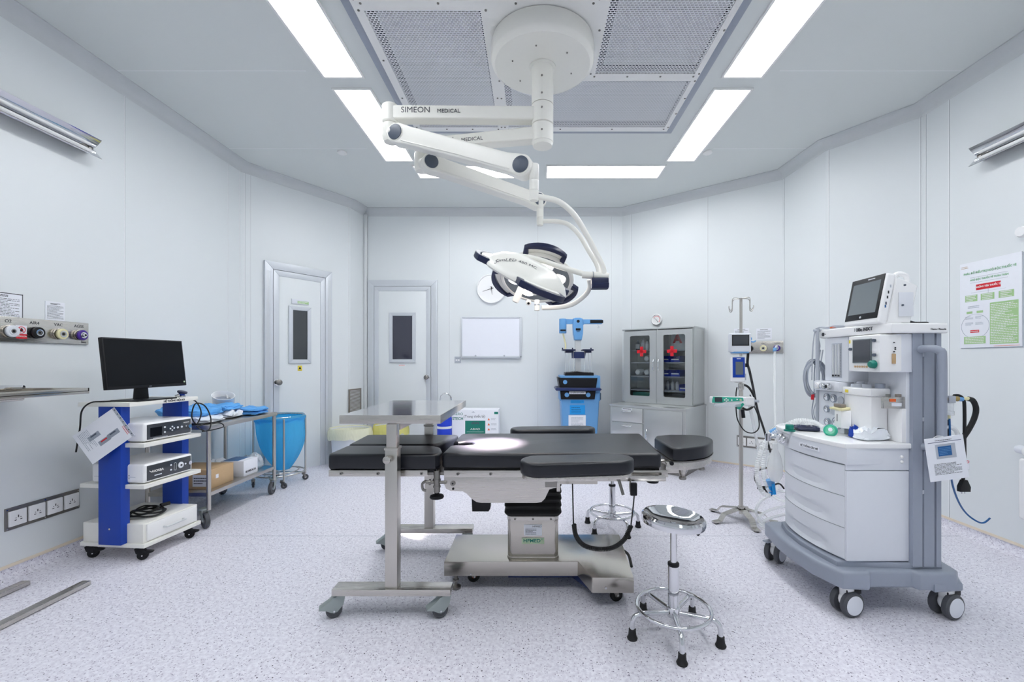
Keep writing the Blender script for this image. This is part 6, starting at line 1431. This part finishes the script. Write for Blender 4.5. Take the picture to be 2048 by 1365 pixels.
# cable pole at the far side
mb = MB(); mb.cyl((1.742, 2.665, .858), (1.742, 2.665, 1.47), .010, M['greylt'], seg=14); mb.cyl((1.72, 2.665, 1.455), (1.765, 2.665, 1.455), .008, M['greylt'], seg=10); obj('cable_pole', mb, am)
# twin castors
def twin(x, y, r=.062, ang=0):
    X = T((x, y, 0)) @ R(ang)
    mb = MB(X); mb.cyl((.0, 0, r * 1.2), (0, 0, .15), .032, M['gloss'], seg=20); mb.sph((0, 0, r * 1.2), .04, M['gloss'], sc=(1.1, .7, 1)); mb.box((0.02, 0, r * 1.9), (.09, .05, .03), M['black'], .006); o = obj('caster', mb, am)
    for s in (-1, 1):
        mb = MB(X @ fr((0, s * .028, r), (1, 0, 0), (0, s, 0))); mb.lathe([(0, -.012), (r * .95, -.012), (r, -.006), (r, .010), (r * .92, .016), (r * .76, .018)], M['grubber'], seg=36); mb.lathe([(r * .78, .016), (r * .76, .0195), (r * .4, .023), (0, .024)], M['offw'], seg=32); obj('wheel', mb, o)
    return o
twin(1.575, 2.185, ang=12); twin(2.055, 2.165, ang=14); twin(1.535, 2.755, ang=35); twin(2.07, 2.72, ang=30)
mb = MB(); mb.box((1.495, 2.76, .125), (.06, .04, .008), M['grey'], .003, rz=.3); obj('brake_pedal', mb, am)

# ---------------------------------------------------------------- monitor on the machine
c_ = Vector((1.728, 2.30, 1.457)); pm = thing('patient_monitor', 'white patient monitor with a tilted dark screen on top of the anaesthesia machine', 'patient monitor', X=fr(c_, (-.06, -1, 0), (0, 0, 1)))
# local: x along the screen towards the camera, y away from the front
tl = fr((0, .022, .128), (1, 0, 0), (0, -1, .19))
mb = MB(tl); mb.box((0, 0, -.022), (.262, .258, .046), M['gloss'], .014, seg=4); sc2 = obj('screen_housing', mb, pm, local=True)
mb = MB(tl); mb.box((0, .012, .0015), (.244, .226, .003), M['black'], .001); mb.box((0, .014, .0035), (.205, .168, .001), M['lcdlight']); mb.cyl((0, -.088, .003), (0, -.088, .005), .006, M['offw'], seg=16); mb.box((.03, .112, .0035), (.05, .004, .001), M['offw'])
obj('bezel', mb, sc2, local=True, label='black bezel with slate screen')
mb = MB(); mb.prism([(.05, .004), (.17, .004), (.205, .19), (.10, .235), (.085, .15)], -.095, .115, M['gloss'], bev=.012, seg=3, X=fr((0, 0, 0), (0, 1, 0), (1, 0, 0))); mb.box((.122, .14, .085), (.004, .07, .12), M['offw'], .003, X=T((0, 0, .01))); obj('rear_housing', mb, pm, local=True)
mb = MB(); mb.box((0, .07, .012), (.22, .12, .024), M['gloss'], .006); obj('foot', mb, pm, local=True)
mb = MB(); mb.tube([(.06, .115, .20), (.06, .135, .255), (.06, .185, .25), (.06, .195, .20)], .012, M['gloss'], smooth=4); mb.tube([(-.06, .115, .20), (-.06, .135, .255), (-.06, .185, .25), (-.06, .195, .20)], .012, M['gloss'], smooth=4); mb.cyl((-.06, .16, .258), (.06, .16, .258), .012, M['gloss'], seg=14); obj('carry_handle', mb, pm, local=True)
mb = MB(T((.131, 0, 0)))
for y, z, m in ((.045, .13, 'dark'), (.05, .155, 'dark'), (.035, .085, 'lcdblue'), (.038, .10, 'disc'), (.06, .185, 'greylt')): mb.box((0, y, z), (.003, .006, .014), M[m])
mb.cyl((-.005, .13, .19), (-.0, .13, .19), .005, M['disc'], seg=10); mb.cyl((-.005, .12, .09), (-.0, .12, .09), .005, M['disc'], seg=10); obj('side_ports', mb, pm, local=True)
mb = MB(); mb.tube([(1.93, 2.24, 1.475), (1.95, 2.22, 1.464), (1.99, 2.20, 1.462), (2.04, 2.25, 1.462)], .006, M['rubber'], smooth=4); mb.cyl((1.90, 2.245, 1.476), (1.93, 2.24, 1.475), .010, M['rubber'], seg=12)
single('monitor_power_cable', mb, 'short black cable behind the patient monitor on the machine top', 'cable')
mb = MB(); 
for k in range(3): mb.tube([(1.78, 2.44, 1.466), (1.77 - .01*k, 2.52, 1.462 + .006*k), (1.765, 2.60, 1.461 + .005*k), (1.745, 2.67, 1.47), (1.735, 2.69, 1.40), (1.73, 2.70, 1.25 - .05*k)], .0035, M['greylt'], smooth=5, seg=6)
mb.box((1.765, 2.56, 1.468), (.012, .04, .012), M['orange'], .003)
single('sensor_leads', mb, 'grey sensor leads running off the far end of the machine top', 'cable')
# coil of grey cables hanging from the pole
mb = MB(); cc = Vector((xat(1630, 2.72), 2.72, zat(757, 2.72)))
for k in range(9):
    rx, rz_ = .058 + .004 * (k % 4), .098 + .005 * ((k * 3) % 5); dx = .006 * math.sin(k * 2.1); mb.tube([cc + Vector((rx * math.cos(a) + dx + .012 * math.sin(a * 2 + k) * .3, .008 * (k - 4) * .5, rz_ * math.sin(a))) for a in [j * 2*PI/22 for j in range(22)]], .0036, M['greylt'] if k % 3 else M['grey'], closed=True, smooth=2, seg=6)
mb.sph(cc + Vector((-.0, -.01, .10)), .018, M['disc'], seg=12); mb.tube([cc + Vector((.0, 0, .10)), cc + Vector((.03, 0, .2)), (1.742, 2.68, 1.44)], .004, M['greylt'], smooth=4)
single('cable_coil', mb, 'bundle of coiled grey cables hanging at the far side of the anaesthesia machine', 'cable')
for k, (px, m, lb, side) in enumerate(((1638, 'greylt', 'thin grey sensor lead, nearest the gauge panel of the machine', 0), (1627, 'grey', 'thin grey sensor lead with a red connector beside the machine', 1), (1633, 'greylt', 'looping thin lead between the cable coil and the machine worktop', 0))):
    mb = MB(); y = 2.70 + .012 * k; mb.tube([at(px + 8, 700, y), at(px + 2, 740, y), at(px - 1 + 2*k, 790, y), at(px - 3 * k, 825, y), at(px + 4, 848, y), at(px + 18, 851, y - .05)], .0032, M[m], smooth=6, seg=6)
    if side: mb.cyl(at(1625, 800, y), at(1625.5, 789, y), .009, M['red'], seg=12)
    single('sensor_lead', mb, lb, 'cable')
# things on the worktop
wz = .859
def onw(px, py, z=wz): Y = (H - z) * FPX / (py - 722); return Vector((xat(px, Y), Y, z))
p = onw(1579, 862.5); mb = MB(); mb.lathe([(0, 0), (.030, 0), (.030, .008), (.022, .010), (.022, .034), (.019, .038), (0, .038)], M['tealdk'], c=p, seg=30); mb.tube([p + Vector((.02, 0, .01)), p + Vector((.045, 0, .012))], .003, M['dark'], seg=6)
single('teal_container', mb, 'small dark teal round container at the far end of the machine worktop', 'container')
p = onw(1616, 862); single('pressure_cuff', lump((p.x, p.y + .01, wz), (.13, .09, .026), M['navy'], 4, .45, rz=-.5), 'folded navy blood pressure cuff on the machine worktop', 'cuff')
fm_ = onw(1661, 871)
fmk = thing('face_mask', 'green tinted clear breathing mask on the machine worktop', 'mask', loc=fm_)
mk = plain('green clear plastic', '#5fe0b4', .15, alpha=.6)
mb = MB(fr(fm_ + Vector((0, 0, .026)), (0, 1, 0), (-.55, -.75, .3))); mb.lathe([(.0, .02), (.02, .018), (.027, .006), (.028, 0), (.022, -.01), (.013, -.018), (.012, -.045)], mk, seg=30); obj('mask_dome', mb, fmk)
mb = MB(fr(fm_ + Vector((0, 0, .026)), (0, 1, 0), (-.55, -.75, .3))); mb.tube([(.028 * math.cos(a), .028 * math.sin(a), 0) for a in [k * 2*PI/24 for k in range(24)]], .006, M['teal'], closed=True, seg=10); mb.cyl((0, 0, .012), (0, 0, .03), .010, M['offw'], seg=16); obj('mask_rim', mb, fmk, label='green cushion rim')
p = onw(1742, 880.5); single('plastic_bag', lump((p.x, p.y, wz), (.155, .085, .055), M['wrap'], 12, .7, rz=.1), 'clear plastic bag with white contents on the near end of the machine worktop', 'bag')
p = onw(1712, 876); single('blue_packet', lump((p.x, p.y, wz), (.05, .06, .045), M['blue'], 14, .8, rz=.6), 'crumpled bright blue packet left of the clear bag on the machine worktop', 'packet')
p = onw(1776, 880); mb = MB(fr(p + Vector((0, .01, .028)), (.5, -.2, .85), (-.6, -.7, .2))); mb.box((0, 0, 0), (.055, .018, .002), M['blue'], rz=.2); single('blue_strip', mb, 'blue edge strip standing at the right of the clear bag', 'packet')
# breathing hoses looping off the left side, reservoir bag, coiled hose below
def rib(pts, r, mb, n=140, m='hose'):
    P = [Vector(p) for p in pts]; out = []
    for k in range(n + 1): out.append(crv(P, k / n))
    mb.tube(out, (lambda u, n=n: r * (1 + .10 * (1 if int(u * n) % 2 else -1))), M[m], seg=12)
mb = MB(); rib([onw(1655, 868) + Vector((0, .03, .025)), onw(1625, 858) + Vector((0, 0, .04)), onw(1590, 853) + Vector((0, 0, .03)), at(1556, 862, 2.85), at(1530, 885, 2.88), at(1517, 920, 2.88), at(1514, 955, 2.86), at(1525, 985, 2.84), at(1541, 992, 2.82)], .0145, mb); rib([onw(1640, 856) + Vector((0, .05, .02)), at(1600, 856, 2.85), at(1560, 852, 2.95), at(1536, 873, 2.98), at(1530, 905, 2.98), at(1527, 950, 2.95), at(1540, 985, 2.9)], .0145, mb)
single('breathing_hoses', mb, 'pair of translucent corrugated breathing hoses looping off the machine worktop', 'hose')
mb = MB(); mb.cyl(at(1541, 866, 2.9), at(1554, 860, 2.88), .018, M['sky'], seg=18, bev=.003); single('hose_connector', mb, 'light blue hose connector at the worktop corner of the machine', 'connector')
mb = MB(); mb.cyl(at(1540, 960, 2.9), at(1543, 971, 2.9), .026, M['sky'], r2=.022, seg=20); mb.tube([at(1540, 968, 2.9), at(1542, 990, 2.9)], .011, M['cyan'], seg=12); mb.tube([at(1546, 968, 2.88), at(1549, 989, 2.88)], .011, M['cyan'], seg=12)
single('blue_y_piece', mb, 'bright blue forked hose connector hanging under the reservoir bag', 'connector')
rb = MB(); cB = at(1550, 927, 2.82); rb.lathe([(.010, .13), (.016, .125), (.018, .09), (.040, .05), (.055, -.02), (.052, -.08), (.03, -.115), (.0, -.122)], M['hose'], c=cB, seg=28, sc=(.85, .8))
rbt = single('reservoir_bag', rb, 'translucent white breathing bag hanging from the left corner of the machine', 'breathing bag')
mb = MB()
for k in range(4): rc = Vector((1.72 + .008 * k, 3.0 + .015 * k, 0)); mb.tube([rc + Vector(((.15 - .012*k) * math.cos(a), (.13 - .01 * k) * math.sin(a), .20 - .035 * k + .05 * math.cos(a + .5 * k))) for a in [j * 2*PI/20 for j in range(20)]], .009, M['hose'], closed=True, smooth=3, seg=10)
mb.tube([at(1541, 990, 2.9), at(1520, 1005, 2.9), at(1512, 1025, 2.9), at(1524, 1045, 2.9), at(1550, 1052, 2.9)], .009, M['hose'], smooth=6)
single('clear_hose_coil', mb, 'coil of clear hoses hanging beside the machine above its base', 'hose')
mb = MB(); mb.tube([at(1533, 936, 3.3), at(1513, 944, 3.3), at(1510, 960, 3.3), at(1521, 974, 3.3), at(1540, 973, 3.3), at(1558, 968, 3.3), at(1568, 978, 3.3)], .006, M['rubber'], smooth=6); mb.tube([at(1526, 973, 3.3), at(1536, 988, 3.28), at(1544, 992, 3.27)], .006, M['rubber'], smooth=4); mb.cyl(at(1517, 975, 3.3), at(1526, 981, 3.3), .016, M['rubber'], seg=14)
single('floor_cable', mb, 'thin black cable with a round plug dangling behind the clear hoses', 'cable')
# gas filter, hoses and plug at the back of the machine
gf = thing('gas_filter', 'brass and clear gas filter unit fixed behind the grey machine upright', 'gas filter', loc=(2.07, 2.22, 1.0))
Yg = 2.22
mb = MB(); mb.cyl(at(1880, 798, Yg), at(1892, 798, Yg), .015, plain('brass', '#b09a6a', .3, metal=1.), seg=18); mb.box(at(1898, 799, Yg), (.035, .04, .036), M['greylt'], .004); mb.cyl(at(1905, 797, Yg), at(1915, 798, Yg), .014, plain('brass fitting', '#b39c68', .3, metal=1.), seg=16); mb.cyl(at(1915, 798, Yg), at(1924, 799, Yg), .012, M['sky'], seg=14); mb.cyl(at(1924, 798, Yg), at(1938, 798, Yg), .009, M['cream'], seg=12); obj('filter_head', mb, gf)
mb = MB(); mb.cyl(at(1898, 806, Yg), at(1898, 828, Yg), .019, M['clearp'], r2=.017, seg=22); mb.cyl(at(1898, 822, Yg), at(1898, 831, Yg), .021, M['clearp'], seg=22, bev=.003); mb.cyl(at(1898, 831, Yg), at(1898, 840, Yg), .006, M['cream'], seg=10); obj('filter_bowl', mb, gf)
mb = MB(); mb.cyl(at(1880, 855, Yg), at(1897, 855, Yg), .007, M['chrome'], seg=12); mb.cyl(at(1884, 855, Yg), at(1889, 855, Yg), .011, M['chrome'], seg=12); obj('drain_fitting', mb, gf)
mb = MB(); mb.tube([at(1936, 798, Yg), at(1946, 802, Yg), at(1952, 818, Yg), at(1948, 838, Yg), at(1937, 860, Yg), at(1926, 877, Yg), at(1915, 900, Yg)], .0125, M['rubber'], smooth=6); single('thick_gas_hose', mb, 'thick black curved gas hose behind the anaesthesia machine', 'hose')
mb = MB(); mb.tube([at(1908, 792, Yg), at(1918, 792, Yg), at(1927, 800, Yg), at(1929, 820, Yg), at(1929, 880, Yg), at(1929, 920, Yg), at(1927, 945, Yg), at(1926, 960, Yg)], .0075, M['rubber'], smooth=6)
mb.prism([(-.024, -.035), (.026, -.035), (.028, -.010), (.012, .025), (-.008, .025), (-.024, -.008)], -.012, .012, M['rubber'], bev=.004, X=fr(at(1927, 970, Yg), (1, 0, 0), (0, -1, 0)))
for px in (1923.5, 1929.5): mb.cyl(at(px, 981, Yg), at(px, 988, Yg), .003, M['chrome'], seg=8)
single('mains_plug_cable', mb, 'black mains cable with a plug hanging straight down behind the machine', 'cable')
mb = MB(); mb.tube([at(1899, 838, 2.2), at(1900, 870, 2.2), at(1901, 920, 2.22), at(1904, 965, 2.3), at(1917, 1004, 2.4), at(1934, 1029, 2.45), at(1955, 1044, 2.45), at(1968, 1046, 2.45), at(1980, 1037, 2.45)], .0045, M['cyan'] if False else M['lcdblue'], smooth=8); single('blue_drain_tube', mb, 'thin blue tube curling down and out from the gas filter', 'tube')
mb = MB(); mb.tube([at(1896, 855, Yg), at(1906, 857, Yg), at(1914, 866, Yg), at(1919, 880, Yg)], .010, M['hose'], smooth=5); mb.tube([at(1895, 830, Yg + .05), at(1896, 850, Yg + .05), at(1898, 880, Yg + .05)], .009, M['rubber'], smooth=4); single('grey_outlet_hose', mb, 'short grey hose bending down from the drain fitting', 'hose')
mb = MB(fr(at(1935, 930, Yg), (1, 0, 0), (0, -1, 0))); mb.box((0, 0, 0), (.018, .05, .002), M['paper']); mb.tube([(.006 * math.cos(a), .015 + .006 * math.sin(a), .0015) for a in [k * PI/8 for k in range(16)]], .0012, M['red'], closed=True, seg=5); single('cable_tag', mb, 'small white tag with a red ring on the mains cable', 'tag')
# manual sheets hung from the handle
Xp = fr(at(1893, 917, 2.07), (1, .0, .13), (0, -1, .02))
mb = MB(Xp); mb.box((0, 0, 0), (.185, .205, .003), M['paper']); mb.box((0, .080, .002), (.16, .002, .001), M['deepblue']); mb.lines(T((0, .088, .0016)), .09, .006, 1, M['print_'], 2)
mb.box((0, .035, .002), (.095, .068, .001), M['greylt']); mb.box((-.005, .036, .0026), (.064, .046, .001), M['lcdblue']); mb.lines(T((-.005, .036, .0032)), .055, .036, 5, M['sky'], 3, fill=.2)
mb.lines(T((.0, -.048, .0016)), .13, .055, 9, M['print_'], 6, fill=.3)
mb.tube([(-.05, .10, 0), (-.04, .112, .01), (-.01, .107, .01)], .0015, M['gloss'], smooth=3, seg=6)
single('hanging_manual', mb, 'white instruction sheet with a picture of a screen hanging on the machine handle', 'paper')

# ---------------------------------------------------------------- right wall
Y0, Y1 = 3.15 * FPX / (2046 - 1066), 3.15 * FPX / (1922 - 1066); Pw = Y1 - Y0 ; zc = (1.975 + 1.363) / 2; Ph = 1.975 - 1.363
ps = thing('wall_poster', 'white treatment flow chart poster in green and red on the right wall', 'poster', X=wallframe(7, 3.52 - (Y0 + Y1) / 2, zc))
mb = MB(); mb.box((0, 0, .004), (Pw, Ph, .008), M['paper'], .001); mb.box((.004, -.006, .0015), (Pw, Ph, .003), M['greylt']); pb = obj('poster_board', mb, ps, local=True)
Z = .0085; hw, hh = Pw / 2, Ph / 2
def pp(fx, fy): return (-hw + fx * Pw, hh - fy * Ph)
g_ = plain('green lettering', '#8fc39a', .6)
mb = MB()
def tx(s, fx, fy, sz, m, sx=1.): x, y = pp(fx, fy); mb.text(s, sz, m, T((x, y, Z + .001)), sx=sx, ex=.0004, bold=.0004)
def bxp(fx0, fx1, fy0, fy1, m, dz=0): x0, y0 = pp(fx0, fy0); x1, y1 = pp(fx1, fy1); mb.box(((x0+x1)/2, (y0+y1)/2, Z + dz), (x1 - x0, y0 - y1, .0012), m)
tx('PHÁC ĐỒ ĐIỀU TRỊ NGỘ ĐỘC THUỐC TÊ', .5, .13, .0195, g_, .93)
for a in ((.19, .80, .18, .183), (.19, .80, .242, .245)): bxp(*a, M['greylt'])
tx('NGỘ ĐỘC THUỐC TÊ TOÀN THÂN', .5, .212, .0165, g_, .95)
bxp(.29, .69, .27, .335, M['red']); tx('NGỪNG TIÊM THUỐC TÊ', .49, .302, .0165, M['white'], .9)
for a, b in ((.10, .31), (.37, .59), (.66, .89)): bxp(a, b, .385, .46, M['green']); x, y = pp((a+b)/2, .422); mb.lines(T((x, y, Z + .001)), .17 * Pw, .045, 4, M['white'], int(a*100), fill=.45)
bxp(.49, .493, .335, .385, M['greylt']); bxp(.20, .77, .358, .36, M['greylt'])
x, y = pp(.245, .525); mb.lines(T((x, y, Z)), .08, .02, 2, M['grey'], 31, fill=.35)
bxp(.125, .225, .575, .60, M['green']); bxp(.30, .405, .575, .60, M['green'])
for fx in (.17, .345):
    for fy in (.65, .72): x, y = pp(fx, fy); mb.lines(T((x, y, Z)), .055, .022, 3, M['grey'], int(fx*fy*1000), fill=.3)
mb.tube([(-hw + (.27 + .24 * math.cos(a)) * Pw, hh - (.75 + .14 * math.sin(a)) * Ph, Z) for a in [k * 2*PI/40 for k in range(40)]], .0008, M['grey'], closed=True, seg=4)
bxp(.19, .34, .795, .825, M['red']); x, y = pp(.265, .81); mb.lines(T((x, y, Z + .001)), .055, .006, 1, M['white'], 3, fill=.9)
bxp(.08, .45, .87, .955, M['green'], .0006); x, y = pp(.265, .912); mb.lines(T((x, y, Z + .0012)), .13, .045, 4, M['white'], 17, fill=.45)
bxp(.52, .955, .50, .965, M['green']); x, y = pp(.738, .735); mb.lines(T((x, y, Z + .001)), .165, .27, 24, M['white'], 23, fill=.4)
bxp(.58, .97, .985, .988, M['orange']); x, y = pp(.09, .05); mb.lines(T((x, y, Z)), .05, .02, 2, M['carton'], 2, fill=.3)
obj('poster_print', mb, pb, local=True)
mb = MB(wallframe(7, 3.52 - 2.775, 2.095)); mb.lathe([(0, 0), (.035, 0), (.037, .03), (.03, .045), (0, .048)], M['gloss'], seg=28)
single('wall_fitting', mb, 'round white fitting above the poster at the right picture edge', 'wall fitting')
wd = thing('wall_dispenser', 'tall white rounded fixture low on the right wall at the picture edge', 'wall fixture', loc=(3.09, 2.62, .28))
mb = MB(); mb.b2(3.045, 3.15, 2.40, 2.735, .28, .66, M['gloss'], .02, seg=4); obj('fixture_body', mb, wd)
mb = MB(); mb.cyl((3.10, 2.40, .70), (3.10, 2.735, .70), .035, M['gloss'], seg=24, bev=.01); mb.cyl((3.10, 2.73, .705), (3.11, 2.79, .705), .028, M['offw'], seg=24, bev=.008); obj('fixture_roller', mb, wd)
